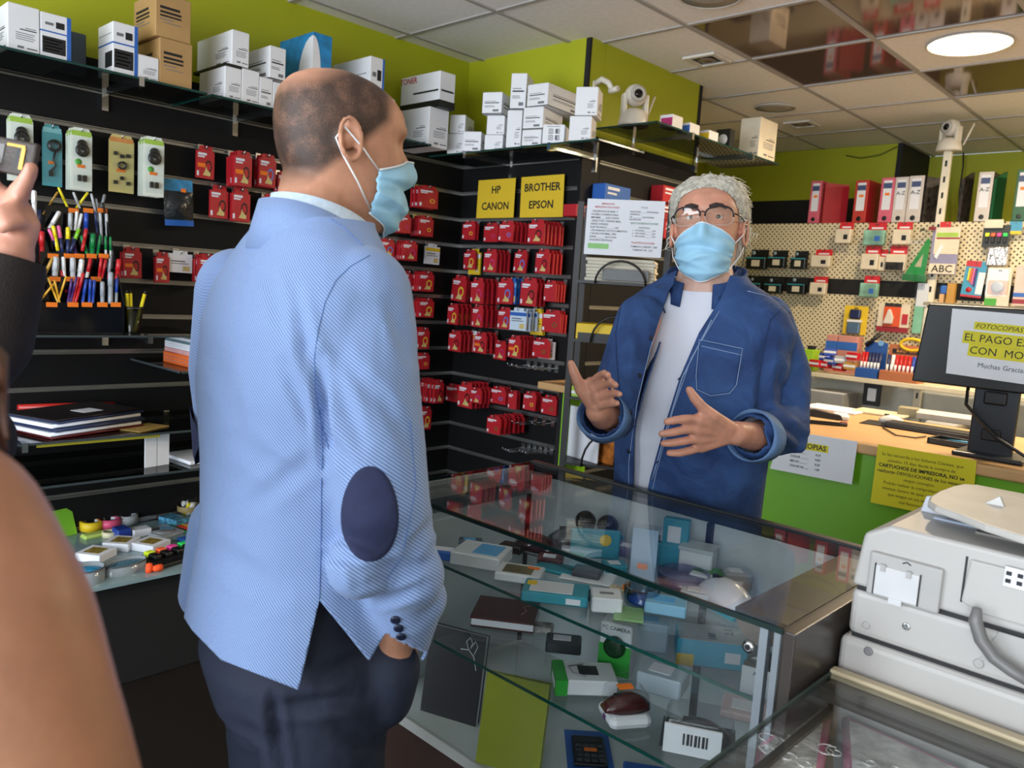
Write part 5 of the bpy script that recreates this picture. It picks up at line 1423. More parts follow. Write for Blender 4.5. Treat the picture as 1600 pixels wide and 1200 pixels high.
def inc(c):
    c.y = min(c.y, CY1-.06); c.x = min(c.x, CX1-.06)
    return c
def lay(nm, lb, cat, px, py, z, w, d, h, rz, mt, off=(0, 0)):
    """flat thing on a shelf, px/py = picture position of its footprint centre"""
    c = inc(onz(px, py, z))
    tt = thing(nm, lb, cat, (c.x+off[0], c.y+off[1], z+.0006), rz)
    MB().box(-w/2, w/2, -d/2, d/2, 0, h).build('body', mt, tt, bevel=.0025, seg=1)
    return tt
def top(tt, nm, x0, x1, y0, y1, z, mt, e=.0008):
    return MB().box(x0, x1, y0, y1, z, z+e).build(nm, mt, tt)
def mouse(tt, s, mt, dz=0, wheel=True):
    rings = []
    for k in range(11):
        f = k/10; x = (-.055+.11*f)*s; hw = .031*s*math.sin(PI*(.1+.8*f))**.55; hh = .038*s*math.sin(PI*(.08+.80*f))**.8
        rings.append([V((x, hw*math.cos(a), dz+max(0, hh*math.sin(a)))) for a in [2*PI*q/18 for q in range(18)]])
    MB().loft(rings).build('mouse_shell', mt, tt)
    if wheel:
        MB().box(-.03*s, -.012*s, -.004*s, .004*s, dz+.028*s, dz+.036*s).build('wheel', black, tt)
tealb = M('teal_box', '#2e8fa2', .35); wbox = M('gloss_white_box', '#d6dade', .3); skyb = M('sky_blue_print', '#5aa4d8', .4)
dk = M('gloss_black', '#15161a', .12)
# ---- upper glass shelf
tt = lay('ink_box', 'small blue ink box at the left end of upper glass shelf', 'box', 692, 872, Z1, .09, .035, .018, .62, blue); top(tt, 'print', -.03, .02, -.01, .012, .018, paper)
tt = lay('phone_box', 'white flat box with blue print on the upper glass shelf', 'box', 752, 878, Z1, .10, .085, .026, .45, wbox); top(tt, 'print', -.01, .04, -.03, .03, .026, skyb)
tt = lay('frame_box', 'white box with dark picture and orange tag in the cabinet', 'box', 812, 903, Z1, .085, .062, .016, .55, wbox); top(tt, 'picture', -.03, .025, -.022, .02, .016, M('olive_picture', '#5f5a3c', .4, var=.5, scale=40)); top(tt, 'price_sticker', .012, .034, .008, .02, .0165, orange)
tt = lay('reader_box', 'teal box with white sticker in front on upper shelf', 'box', 868, 934, Z1, .115, .07, .018, .62, tealb); top(tt, 'white_label', -.045, .03, -.026, .026, .018, wbox); top(tt, 'yellow_tag', -.052, -.035, .0, .02, .0185, yellow); MB().box(.02, .045, -.0358, -.035, .004, .014).build('barcode', paper, tt)
tt = lay('cable_blister', 'teal backed clear pack lying behind the teal box', 'pack', 878, 893, Z1, .12, .06, .008, .3, tealb); MB().box(-.05, .05, -.025, .025, .008, .022).build('blister', clear, tt)
tt = lay('mouse_pack', 'dark domed mouse in a pack under the front glass edge', 'mouse pack', 838, 862, Z1, .10, .06, .006, .2, M('smoke_tray', '#4a4f54', .2)); mouse(tt, .85, M('wine_gloss', '#3a1e22', .1), .006)
tt = lay('adapter', 'small black adapter on the upper glass shelf', 'adapter', 800, 862, Z1, .05, .03, .016, .3, black)
tt = lay('mouse_pack', 'silver and black mouse in blister left of the teal card', 'mouse pack', 893, 852, Z1, .09, .06, .006, .9, M('smoke_tray', '#4a4f54', .2)); mouse(tt, .95, M('silver_black', '#5a5f68', .12, var=.8, scale=25), .006)
tt = lay('teal_card_pack', 'teal card pack with yellow badge standing on upper shelf', 'pack', 928, 872, Z1, .10, .012, .06, .75, M('teal_yellow_card', '#3d9ab0', .3)); MB().lathe([(.012, 0), (.012, .001)], 16, 0, frame((.02, -.0062, .04), (1, 0, 0), (0, 0, 1))).build('badge', yellow, tt)
tt = lay('gadget_box', 'white and black gadget pack in the middle of upper shelf', 'pack', 920, 903, Z1, .10, .075, .006, .45, wbox); MB().box(-.03, .025, -.025, .02, .006, .018).build('gadget', M('grey_gadget', '#4c5058', .25), tt, bevel=.004)
tt = lay('earphone_pack', 'dark earphone wire pack right of the teal box', 'pack', 905, 930, Z1, .07, .05, .006, .5, M('dark_pack', '#30343c', .3, var=.6, scale=40))
MB().tube([(-.02, -.015, .009), (0, .012, .011), (.018, -.006, .011), (.024, .014, .01)], .003, 6).build('wire', black, tt)
tt = lay('white_box', 'small white square box at the front of upper shelf', 'box', 946, 950, Z1, .052, .052, .026, .72, wbox); top(tt, 'print', -.012, .012, -.004, .004, .026, greyink)
tt = lay('jewel', 'bunch of pale beads behind the small white box', 'beads', 965, 925, Z1, .03, .02, .01, .4, M('pale_beads', '#c8b79a', .2, var=.5, scale=150))
tt = lay('green_pad', 'green and white flat pack under the small white box edge', 'pack', 982, 962, Z1, .05, .06, .004, .6, M('soft_green_print', '#7fa872', .4))
c = onz(1002, 942, Z1); tt = thing('round_case', 'clear blue round case with orange tag near white box', 'case', (c.x, c.y, Z1+.0006)); MB().lathe([(.03, 0), (.032, .03), (.028, .03), (.026, .004)], 24, caps=False).build('case_wall', glass('blue_film', (.55, .75, .88), 1.2, .03), tt); MB().lathe([(.024, .002), (.024, .008), (.005, .01)], 20).build('coil', blue, tt); MB().box(-.034, -.031, -.012, .008, .016, .026).build('price_sticker', orange, tt)
# webcam
c = inc(onz(948, 838, Z1)); tt = thing('webcam', 'black twin lens webcam near the back of the upper shelf', 'webcam', (c.x, c.y, Z1+.0006), .3)
for dx in (-.026, .026):
    MB().lathe([(.002, 0)] + [(.024*math.sin(PI*k/10), .024-.024*math.cos(PI*k/10)) for k in range(1, 10)] + [(.002, .048)], 18, 0, Matrix.Translation((dx, 0, .012))).build('lens_ball', dk, tt)
MB().box(-.055, .055, -.03, .03, 0, .012).build('tray', tealb, tt)
# upright packs
c = onz(1003, 905, Z1); tt = thing('upright_pack', 'tall clear pack with white insert standing on upper shelf', 'pack', (c.x, c.y, Z1+.0006), .45)
MB().box(-.028, .028, -.003, .003, 0, .115).build('insert', M('pale_blue_insert', '#a9c4dc', .4, var=.1), tt); MB().box(-.032, .034, -.022, .024, 0, .118).build('blister', clear, tt); MB().box(-.01, .012, -.0232, -.0222, .03, .042).build('price_sticker', orange, tt)
c = inc(onz(1052, 885, Z1)); tt = thing('upright_pack', 'teal upright pack with white label behind the clear pack', 'pack', (c.x, c.y, Z1+.0006), .4)
MB().box(-.03, .03, -.012, .012, 0, .115).build('carton', tealb, tt, bevel=.002, seg=1); MB().box(-.018, .012, -.0132, -.012, .06, .098).build('white_label', wbox, tt); MB().box(-.03, -.012, -.0132, -.012, .03, .04).build('price_sticker', orange, tt)
c = inc(onz(1108, 852, Z1)); tt = thing('tray_box', 'teal tray with dark gadget at the back of the cabinet', 'box', (c.x, c.y, Z1+.0006), .35)
MB().box(-.045, .045, -.03, .03, 0, .045).build('carton', tealb, tt, bevel=.002, seg=1); top(tt, 'gadget', -.03, .03, -.018, .018, .045, dark, .004)
tt = lay('white_lid_box', 'white lidded box at the back right of the cabinet', 'box', 1152, 870, Z1, .065, .05, .05, .3, wbox)
top(tt, 'lid', -.034, .034, -.027, .027, .05, M('pale_lid', '#b9c4c4', .3), .006)
tt = lay('green_pack', 'green and white pack lying in the right half of the cabinet', 'pack', 1122, 912, Z1, .10, .06, .018, .25, wbox); top(tt, 'green_top', -.05, .03, -.012, .03, .018, M('leaf_green', '#3f8a2c', .35))
c = onz(1066, 915, Z1); tt = thing('disc_spindle', 'clear round tub in the middle of the upper shelf', 'tub', (c.x, c.y, Z1+.0006)); MB().lathe([(.046, 0), (.05, .026), (.048, .026), (.044, .003), (.01, .002)], 28, caps=False).build('tub_wall', glass('violet_film', (.72, .72, .85), 1.2, .03), tt); MB().lathe([(.042, .003), (.042, .014), (.008, .015)], 24).build('discs', M('violet_disc', '#8a7f9a', .25, var=.3), tt)
c = onz(1132, 945, Z1); tt = thing('white_mouse', 'white computer mouse in a clear pack at the right', 'mouse', (c.x, c.y, Z1+.0006), -.35); MB().box(-.066, .066, -.04, .04, 0, .006).build('tray', tealb, tt); mouse(tt, 1.1, M('pearl_white', '#cfd0d8', .25), .006)
c = onz(1262, 918, Z1); tt = thing('mouse_blister', 'large clear blister with white card standing at right end', 'pack', (-.575, 1.53, Z1+.0006), .15)
MB().box(-.05, .05, -.002, .002, 0, .072).build('card', M('pale_blue_card', '#b4c8de', .4), tt, bevel=.015); MB().box(-.02, .04, -.003, -.002, .05, .067).build('teal_band', tealb, tt)
text('PRITT', .013, paper, tt, frame((.01, -.0034, .0585), (1, 0, 0), (0, 0, 1))); text('Mini Roller', .008, ink, tt, frame((-.005, -.0026, .038), (1, 0, 0), (0, 0, 1)))
MB().box(-.056, .056, -.022, .003, 0, .075).build('blister', clear, tt, bevel=.016)
for k, (px, py, w, d_, h, mt, lb) in enumerate(((985, 868, .07, .05, .02, M('violet_box', '#6a6288', .35), 'violet flat box behind the clear upright pack'), (1090, 935, .06, .05, .016, M('clear_ice', '#b4c4cc', .2), 'clear ice blue flat pack near the white mouse'), (1040, 955, .07, .05, .02, M('sky_pack', '#7fb0cc', .3), 'sky blue flat pack at the front of upper shelf'), (860, 880, .05, .04, .014, M('wine_box', '#5a2c34', .35), 'small wine red box among the teal packs'), (1172, 905, .05, .05, .03, M('grey_cube', '#9aa2a6', .3), 'small grey cube box near the right end rail'), (735, 850, .05, .03, .01, M('slate_card', '#48545e', .3), 'slate card lying behind the white flat box'), (960, 895, .045, .04, .02, tealb, 'small teal box between clear pack and gadget'))):
    tt = lay('small_pack', lb, 'pack', px, py, Z1, w, d_, h, .3+.1*k, mt); top(tt, 'print', -w*.3, w*.2, -d_*.25, d_*.25, h, [paper, wbox, skyb][k % 3])
for k, (px, py, w, d_, h, mt, lb) in enumerate(((1035, 1075, .07, .06, .03, M('ice_box', '#b9c8d4', .25), 'pale blue box on lower shelf beside the camera box'), (1165, 1115, .07, .06, .012, M('pink_white', '#c9b4b4', .3), 'pink and white pack on lower shelf near the corner'), (1015, 1010, .06, .05, .05, M('ice_box', '#b9c8d4', .25), 'pale blue cube at the back of lower shelf'), (880, 1015, .06, .04, .02, M('dark_case', '#33383e', .3), 'dark case at the back of lower shelf'))):
    tt = lay('small_pack', lb, 'pack', px, py, Z2, w, d_, h, .3+.12*k, mt); top(tt, 'print', -w*.3, w*.2, -d_*.25, d_*.25, h, [paper, wbox, skyb][k % 3])
# ---- lower glass shelf
tt = lay('agenda', 'dark red diary lying on the lower glass shelf', 'book', 790, 968, Z2, .115, .10, .004, .62, M('wine_leather', '#4a1d1e', .35, bump=.08, bscale=200)); tt.location.y -= .0
MB().box(-.055, .056, -.049, .049, .004, .016).build('pages', paper, tt); MB().box(-.0575, .0575, -.05, .05, .016, .02).build('cover', M('wine_leather', '#4a1d1e', .35), tt)
MB().tube([(.03, -.02, .0205), (.038, 0, .0205), (.03, .015, .0205), (.045, .03, .0205)], .0008, 4).build('motif', M('rose_foil', '#b08a86', .3), tt)
tt = lay('bottle_pack', 'clear pack with black and white printed card by the diary', 'pack', 838, 985, Z2, .06, .03, .012, .6, M('pattern_card', '#8d8a88', .35, var=.9, scale=60))
tt = lay('cable_box', 'white and green cable box with photo on lower shelf', 'box', 912, 1072, Z2, .095, .065, .024, .82, wbox)
MB().box(-.0482, -.03, -.0335, .0335, .0, .0245).build('green_end', M('bright_green', '#2f9a38', .35), tt); top(tt, 'photo', -.01, .02, -.012, .016, .0242, dark); MB().box(-.0488, -.0482, -.02, .015, .006, .016).build('barcode', paper, tt)
MB().tube([(.0, -.02, .0255), (-.02, -.008, .0255), (-.024, .012, .0255), (0, .02, .0255)], .001, 5).build('cable_print', M('cable_grey', '#8e9298', .4), tt)
c = onz(962, 1048, Z2); tt = thing('camera_box', 'green and white PC CAMERA box standing on lower shelf', 'box', (c.x, c.y, Z2+.0006), .35)
MB().box(-.026, .026, -.018, .018, 0, .085).build('carton', wbox, tt, bevel=.002, seg=1)
MB().box(-.0262, .0262, -.0188, -.018, .0, .05).build('green_print', M('bright_green', '#2f9a38', .35, var=.5, scale=60), tt)
MB().lathe([(.018, 0), (.018, .004), (.011, .006), (.001, .0065)], 20, 0, frame((0, -.0186, .048), (1, 0, 0), (0, 0, 1))).build('lens_print', M('dark_green_lens', '#14381c', .2), tt)
text('PC CAMERA', .0085, ink, tt, frame((0, -.0184, .077), (1, 0, 0), (0, 0, 1)))
tt = lay('ups_box', 'teal and white boxed device in the right of lower shelf', 'box', 1108, 1030, Z2, .115, .07, .045, .62, M('teal_side', '#3fa6c4', .35)); top(tt, 'white_top', -.056, .056, -.034, .034, .045, M('pale_box_top', '#c2c9c4', .35)); text('2.1', .02, M('dark_teal_ink', '#21484a', .5), tt, frame((.03, .012, .0464), (0, 1, 0), (-1, 0, 0))); text('180', .018, M('dark_teal_ink', '#21484a', .5), tt, frame((.0, -.015, .0464), (0, 1, 0), (-1, 0, 0))); MB().box(-.058, -.03, -.0356, -.035, .0, .02).build('yellow_corner', yellow, tt)
MB().box(.02, .045, -.0358, -.035, .012, .03).build('barcode', paper, tt)
c = onz(975, 1125, Z2); tt = thing('mouse_pack', 'wine red mouse in clear pack with white base', 'mouse pack', (c.x, c.y, Z2+.0006), 1.0)
MB().box(-.032, .032, -.03, .03, 0, .018).build('white_base', wbox, tt, bevel=.01); mouse(tt, .62, M('wine_shell', '#4a2324', .1), .018); MB().box(-.03, .03, -.028, .028, .018, .05).build('blister', clear, tt, bevel=.012); MB().box(-.014, .008, -.008, .006, .0505, .052).build('price_sticker', orange, tt)
MB().box(-.0325, -.032, -.008, .002, .006, .012).build('brand_print', M('purple_print', '#6a2a7a', .4), tt)
c = onz(1090, 1160, Z2); tt = thing('mouse_pack', 'dark mouse in a clear pack with white barcode card', 'mouse pack', (c.x, c.y-.0, Z2+.0006), .5)
MB().box(-.05, .05, -.035, .045, 0, .004).build('tray', M('smoke_tray', '#4a4f54', .2), tt); mouse(tt, .75, M('slate_shell', '#23262f', .12), .006); MB().box(-.046, .046, -.03, .04, .004, .044).build('blister', clear, tt, bevel=.014)
MB().box(-.045, .03, -.039, -.036, .0, .04).build('barcode_card', wbox, tt); 
for k in range(7):
    MB().box(-.02+.005*k, -.0175+.005*k+.001*(k % 2), -.0396, -.039, .014, .03).build('barcode_bar', ink, tt)
tt = lay('ink_tag', 'white price card with code leaning by the cabinet corner', 'card', 1178, 1088, Z2, .045, .003, .045, .25, wbox); text('ABBA', .009, ink, tt, frame((.006, -.0018, .036), (1, 0, 0), (0, 0, 1)))
tt = lay('brown_box', 'small brown box with triangle print near cabinet corner', 'box', 1192, 1052, Z2, .04, .06, .028, .1, M('dark_khaki', '#4d4a40', .4)); MB().prism([(-.014, -.012), (.014, -.012), (0, .012)], .028, .029, 0).build('triangle', paper, tt)
# goods are a little larger than their trays were drawn
for o_ in [q for q in bpy.data.objects if q.parent is None and q.type == 'EMPTY' and CX0 < q.location.x < CX1 and CY0 < q.location.y < CY1]:
    if abs(o_.location.z-Z2-.0006) < .002:
        o_.scale = (1.32,)*3
    elif abs(o_.location.z-Z1-.0006) < .002 and 'upright' not in o_.name and 'blister' not in o_.name:
        o_.scale = (1.16,)*3
# ---- deck
c = onz(690, 1128, Z0); tt = thing('black_album', 'black covered album standing on the cabinet deck', 'book', (c.x+.0, c.y+.02, Z0+.0006), .0)
tt.rotation_euler = (-.16, 0, .35)
MB().box(-.075, .07, 0, .003, 0, .205).build('cover', M('black_cover2', '#26242a', .3), tt); MB().box(-.074, .068, .003, .018, .002, .202).build('pages', paper, tt); MB().box(-.075, .07, .018, .021, 0, .205).build('cover', M('black_cover2', '#26242a', .3), tt)
MB().tube([(.01, -.001, .165), (.03, -.001, .168), (.045, -.001, .155), (.055, -.001, .125)], .0012, 5).build('motif', paper, tt)
MB().tube([(.03, -.001, .168), (.022, -.001, .185), (.03, -.001, .196), (.038, -.001, .185), (.034, -.001, .172), (.045, -.001, .19), (.052, -.001, .18), (.045, -.001, .16)], .0012, 5).build('motif', paper, tt)
c = onz(778, 1215, Z0); tt = thing('lime_album', 'lime green album leaning upright on the cabinet deck', 'book', (c.x-.005, c.y+.03, Z0+.0006), .0)
tt.rotation_euler = (-.22, 0, .45)
lga = M('lime_album', '#98a02a', .3, var=.08, scale=5)
MB().box(-.07, .07, 0, .003, 0, .19).build('cover', lga, tt); MB().box(-.069, .068, .003, .016, .002, .187).build('pages', paper, tt); MB().box(-.07, .07, .016, .019, 0, .19).build('cover', lga, tt)
c = onz(920, 1180, Z0); tt = thing('calculator_pack', 'black calculator on a blue card lying on the deck', 'calculator', (c.x, c.y, Z0+.0006), .75)
MB().box(-.05, .05, -.075, .09, 0, .004).build('card', blue, tt); MB().box(-.036, .036, -.055, .055, .004, .014).build('calculator', black, tt, bevel=.004); MB().box(-.03, .03, .025, .048, .014, .0148).build('screen', dark, tt)
for r in range(4):
    for q in range(4):
        MB().box(-.029+.016*q, -.018+.016*q, -.048+.017*r, -.038+.017*r, .014, .0165).build('key', M('key_grey', '#3d4046', .4), tt)
MB().box(-.012, .016, -.012, .0, .0166, .0174).build('price_sticker', orange, tt)
tt = lay('blue_pack', 'blue packaged item at the bottom of the deck', 'pack', 1010, 1215, Z0, .10, .06, .012, .6, blue)

# ================================================================== near glass counter (bottom right)
NX, NY, NZ = -.452, 1.268, .90
t = thing('glass_counter', 'glass topped counter with dark frame in the right foreground', 'counter', (-.05, .8, 0))
L0 = -t.location
nf = M('brown_black_frame', '#2e2a24', .3, var=.1)
def nc(nm, b, mt, bevel=0):
    return MB().box(*b).build(nm, mt, t, loc=L0, bevel=bevel)
nc('top_pane', (NX+.004, .5, .35, NY-.004, NZ-.006, NZ), gm)
nc('top_edge', (NX, NX+.004, .35, NY, NZ-.007, NZ+.0005), M('grey_green_edge', '#3c4a44', .15))
nc('rear_rail', (NX, .5, NY-.004, NY+.016, NZ-.03, NZ+.006), M('beige_rail', '#b8a88a', .3), .003)
nc('rear_rail_dark', (NX, .5, NY-.045, NY-.006, NZ-.03, NZ-.008), nf)
nc('front_frame', (NX, NX+.012, .35, NY, NZ-.075, NZ-.062), nf)
nc('side_pane', (NX+.001, NX+.006, .35, NY-.01, NZ-.062, NZ-.008), gm)
nc('tray', (NX+.01, .49, .36, NY-.01, NZ-.10, NZ-.09), M('grey_tray_board', '#6d716e', .4))
nc('body', (NX+.01, .49, .36, NY-.01, 0, NZ-.10), nf)
album = M('silver_album', '#d2cfcc', .2, metal=.4, var=.35, scale=30, bump=.6, bscale=45)
def nitem(lb, pts, h, mt, nm, cat, edge=None):
    P = [onz(px, py, NZ-.089) for px, py in pts]
    c = sum(P, V())/len(P)
    tt = thing(nm, lb, cat, c)
    MB().prism([(p.x-c.x, p.y-c.y) for p in P], 0, h).build('body', mt, tt, bevel=.003, seg=1)
    if edge:
        for i in range(len(P)):
            a_, b_ = P[i]-c, P[(i+1) % len(P)]-c
            MB().tube([a_+V((0, 0, h*.6)), b_+V((0, 0, h*.6))], h*.45, 6).build('spine' if i == 1 else 'edge', edge, tt)
    return tt
pinke = M('pink_album_edge', '#a3627a', .35)
tt = nitem('silver embossed album with pink edge, left one in the counter', ((1190, 1185), (1268, 1118), (1290, 1128), (1270, 1260), (1180, 1290)), .02, album, 'photo_album', 'album', pinke)
tt = nitem('silver embossed album with pink edge, right one in counter', ((1322, 1140), (1500, 1222), (1470, 1330), (1330, 1300)), .02, album, 'photo_album', 'album', pinke)
swm = M('swirl_silver', '#e4e2e0', .18, metal=.5)
rs = random.Random(4)
for o_ in [q for q in bpy.data.objects if q.name.startswith('photo_album')]:
    for k in range(9):
        cx, cy, r0 = rs.uniform(-.05, .05), rs.uniform(-.05, .05), rs.uniform(.008, .022)
        a0 = rs.uniform(0, 6.28)
        MB().tube([(cx+r0*(1-.05*i)*math.cos(a0+.5*i), cy+r0*(1-.05*i)*math.sin(a0+.5*i), .0205) for i in range(14)], .0011, 5).build('embossed_swirl', swm, o_)
tt = nitem('pale blue folder at the back of the near counter', ((1332, 1105), (1600, 1215), (1600, 1255), (1325, 1135)), .006, M('pale_blue_folder', '#9fc0c8', .35), 'pale_folder', 'folder')

# ================================================================== photocopier
YC = 1.305
t = thing('photocopier', 'large off-white office photocopier beside the display cabinet', 'photocopier', (-.1, YC+.28, 0))
L0 = -t.location
cp = M('copier_shell', '#b3b0ad', .38, var=.015, scale=3)
cg = M('copier_grey', '#a9a7a5', .4, var=.02)
cseam = M('seam_black', '#1a1a1c', .6)
def cb(nm, b, mt, bevel=.008, seg=3):
    return MB().box(*b).build(nm, mt, t, loc=L0, bevel=bevel, seg=seg)
YK = YC+.56
cb('lower_cabinet', (-.455, .30, YC-.006, YK, 0, .955), cp, .012)
cb('engine_body', (-.447, .30, YC, YK, .958, 1.036), cp, .012)
cb('seam', (-.44, .30, YC+.004, YK-.01, .952, .962), cseam, 0)
cb('seam', (-.44, .30, YC+.004, YK-.01, 1.033, 1.042), cseam, 0)
# scanner head: bevelled block with sloping top
pr = [(-.448, 1.040), (.30, 1.040), (.30, 1.150), (-.40, 1.150), (-.438, 1.128)]
MB().prism(pr, 0, .50, 0, Matrix(((1, 0, 0, 0), (0, 0, 1, YC), (0, 1, 0, 0), (0, 0, 0, 1)))).build('scanner_head', cp, t, loc=L0, bevel=.007, seg=3)
# service hatch on its front
x0, x1, z0, z1 = -.422, -.315, 1.035, 1.105
MB().box(x0, x1, YC-.010, YC, z0, z1).build('hatch_frame', cg, t, loc=L0, bevel=.004)
MB().box(x0+.012, x1-.03, YC-.013, YC-.008, z0+.004, z1-.018).build('hatch_door', M('hatch_white', '#c6c6c8', .35), t, loc=L0, bevel=.002)
for xx in (x0+.020, x0+.058):
    MB().box(xx, xx+.007, YC-.0155, YC-.012, z1-.026, z1-.015).build('hatch_hinge', cg, t, loc=L0)
MB().box(x0+.036, x0+.056, YC-.0145, YC-.010, z0-.004, z0+.006).build('hatch_latch', M('hatch_white', '#c6c6c8', .35), t, loc=L0, bevel=.001)
for xx in (x0+.0105, x1-.03):
    MB().box(xx, xx+.0015, YC-.0125, YC-.009, z0+.004, z1-.016).build('hatch_gap', cseam, t, loc=L0)
MB().tube([(x0+.05, YC-.0105, z1-.006), (x0+.056, YC-.0105, z1-.003), (x0+.062, YC-.0105, z1-.006)], .001, 5).build('arrow_mark', ink, t, loc=L0)
# covers to the right of the hatch
MB().prism([(-.288, 1.064), (-.262, 1.054), (.295, 1.054), (.295, 1.130), (-.283, 1.130)], 0, .006, 0, Matrix(((1, 0, 0, 0), (0, 0, 1, YC-.006), (0, 1, 0, 0), (0, 0, 0, 1)))).build('feeder_cover', cp, t, loc=L0, bevel=.003)
MB().box(-.290, -.287, YC-.001, YC+.004, 1.062, 1.132).build('seam', cseam, t, loc=L0)
# round caps and screw
for px, py, r, mt in ((1416, 979, .006, chrome), (1353, 977, .006, cg), (1359, 1016, .007, M('cap_grey', '#77767a', .5)), (1529, 1037, .007, cg)):
    p = ony(px, py, YC-.001)
    p.y = YC-.0005 if p.z > .958 else YC-.0065
    MB().lathe([(r, 0), (r, .0015), (r*.7, .002), (r*.2, .0012)], 18, 0, frame(p, (1, 0, 0), (0, 0, 1))).build('cap', mt, t, loc=L0)
# grey curved handle
hp = [ony(px, py, YC-.03) for px, py in ((1527, 950), (1524, 970), (1533, 1000), (1553, 1028), (1580, 1048), (1620, 1072))]
MB().tube(hp, [.006, .0095, .0095, .009, .0085, .008], 10).build('handle', M('handle_grey', '#6f6d6d', .4), t, loc=L0)
MB().prism([(-.255, .985), (-.1, .985), (-.1, 1.035), (-.235, 1.035)], 0, .003, 0, Matrix(((1, 0, 0, 0), (0, 0, 1, YC-.003), (0, 1, 0, 0), (0, 0, 0, 1)))).build('side_recess', cg, t, loc=L0)
# symbols sticker at the right
p = ony(1592, 905, YC-.0075)
MB().box(p.x-.018, p.x+.05, YC-.0085, YC-.006, p.z-.014, p.z+.014).build('sticker', paper, t, loc=L0)
for dx, dz in ((-.012, .005), (-.012, -.006), (.002, .005), (.002, -.006)):
    MB().box(p.x+dx-.004, p.x+dx+.003, YC-.0092, YC-.0085, p.z+dz-.003, p.z+dz+.003).build('symbol', ink, t, loc=L0)
# document feeder: curved trough and raised tray
rings = []
for k, (y, z) in enumerate(((YC+.11, 1.150), (YC+.16, 1.150), (YC+.20, 1.162), (YC+.23, 1.182))):
    rings.append([V((-.37+.02*k, y, z)), V((.28, y, z)), V((.28, y, z+.004)), V((-.37+.02*k, y, z+.004))])
MB().loft(rings, sm=False).build('paper_trough', M('trough_blue_grey', '#b0bccf', .2), t, loc=L0, bevel=.002)
MB().box(-.30, .28, YC+.08, YC+.12, 1.150, 1.153).build('output_slot', M('slot_grey', '#8d8882', .4), t, loc=L0)
for dx in (0, .03):
    MB().prism([(0, 0), (.05, 0), (.02, .03), (.006, .028)], -.004, .004, 0, frame((-.40+dx*1.2, YC+.15+dx, 1.150), (1, 0, 0), (0, 0, 1))).build('trough_fin', M('fin_grey', '#c3c8d2', .3), t, loc=L0, bevel=.002)
def lidp(px, py, z):
    p = onz(px, py, z); return p
ZL = 1.185
outl = [(1600, 838), (1540, 819), (1497, 802), (1462, 790), (1450, 782), (1453, 775), (1466, 767), (1488, 759), (1505, 755.5), (1524, 757), (1545, 765), (1563, 768), (1600, 778)]
P = [lidp(a_, b_, ZL) for a_, b_ in outl]
P = [V((.28, P[0].y+.005, ZL))] + P + [V((.28, P[-1].y+.01, ZL))]
P.reverse()
pol = [(p.x, p.y) for p in P]
ar = sum(pol[i][0]*pol[(i+1) % len(pol)][1]-pol[(i+1) % len(pol)][0]*pol[i][1] for i in range(len(pol)))
if ar < 0:
    pol.reverse()
MB().prism(pol, ZL-.012, ZL).build('feeder_tray', M('tray_grey', '#b9b6b1', .4), t, loc=L0, bevel=.004, seg=3)
MB().box(-.2, .27, YC+.16, YC+.24, 1.150, ZL-.011).build('tray_support', cp, t, loc=L0, bevel=.006)
p = lidp(1557, 789, ZL)
MB().prism([(-.016, 0), (.012, 0), (.004, .016)], -.006, .006, 0, frame((p.x, p.y, ZL), (1, 0, 0), (0, 0, 1))).build('paper_stop', M('stop_white', '#d9d8d6', .4), t, loc=L0, bevel=.001)
# ================================================================== people: helpers
from mathutils.bvhtree import BVHTree
import bmesh
import numpy as np
Z3 = V((0, 0, 1))
rt_h = V((RT.x, RT.y, 0)).normalized(); fw_h = V((FW.x, FW.y, 0)).normalized()
def remesh(mb, vox, smooth=6):
    o = link('tmp', mb.mesh('tmp', []))
    r = o.modifiers.new('r', 'REMESH'); r.mode = 'VOXEL'; r.voxel_size = vox; r.use_smooth_shade = True
    if smooth:
        s = o.modifiers.new('s', 'SMOOTH'); s.factor = .5; s.iterations = smooth
    me = bpy.data.meshes.new_from_object(o.evaluated_get(bpy.context.evaluated_depsgraph_get()))
    bpy.data.objects.remove(o)
    me.polygons.foreach_set('use_smooth', [True]*len(me.polygons))
    return me
def bvh_of(me):
    return BVHTree.FromPolygons([v.co.copy() for v in me.vertices], [tuple(p.vertices) for p in me.polygons])
def hit(bv, px, py):
    """point where the sight line through a picture position meets a surface"""
    h = bv.ray_cast(CAM, ray(px, py).normalized())
    return (h[0], h[1]) if h[0] else (None, None)
def seam(bv, pts, r, name, mat, parent, sub=6, lift=.0005):
    P = []
    for i in range(len(pts)-1):
        for k in range(sub):
            f = k/sub
            q, n = hit(bv, pts[i][0]*(1-f)+pts[i+1][0]*f, pts[i][1]*(1-f)+pts[i+1][1]*f)
            if q is not None:
                P.append(q+n*lift)
    q, n = hit(bv, *pts[-1])
    if q is not None:
        P.append(q+n*lift)
    if len(P) > 1:
        return MB().tube(P, r, 5).build(name, mat, parent)
def patch(bv, poly, name, mat, parent, lift=.002, rings=14):
    """cloth patch lying on a surface: picture outline projected onto it"""
    cx = sum(p[0] for p in poly)/len(poly); cy = sum(p[1] for p in poly)/len(poly)
    vs = []; n = len(poly); fs = []
    for k in range(rings+1):
        f = k/rings
        for p in poly:
            q, nn = hit(bv, cx+(p[0]-cx)*f, cy+(p[1]-cy)*f)
            if q is None:
                q, nn = vs[-1], V((0, 0, 1))
            else:
                q = q+nn*lift*(1 if f < .97 else .2)
            vs.append(q)
    for k in range(rings):
        for i in range(n):
            j = (i+1) % n
            fs.append((k*n+i, k*n+j, (k+1)*n+j, (k+1)*n+i))
    m = MB(); m.add(vs, fs, 0, True)
    return m.build(name, mat, parent)
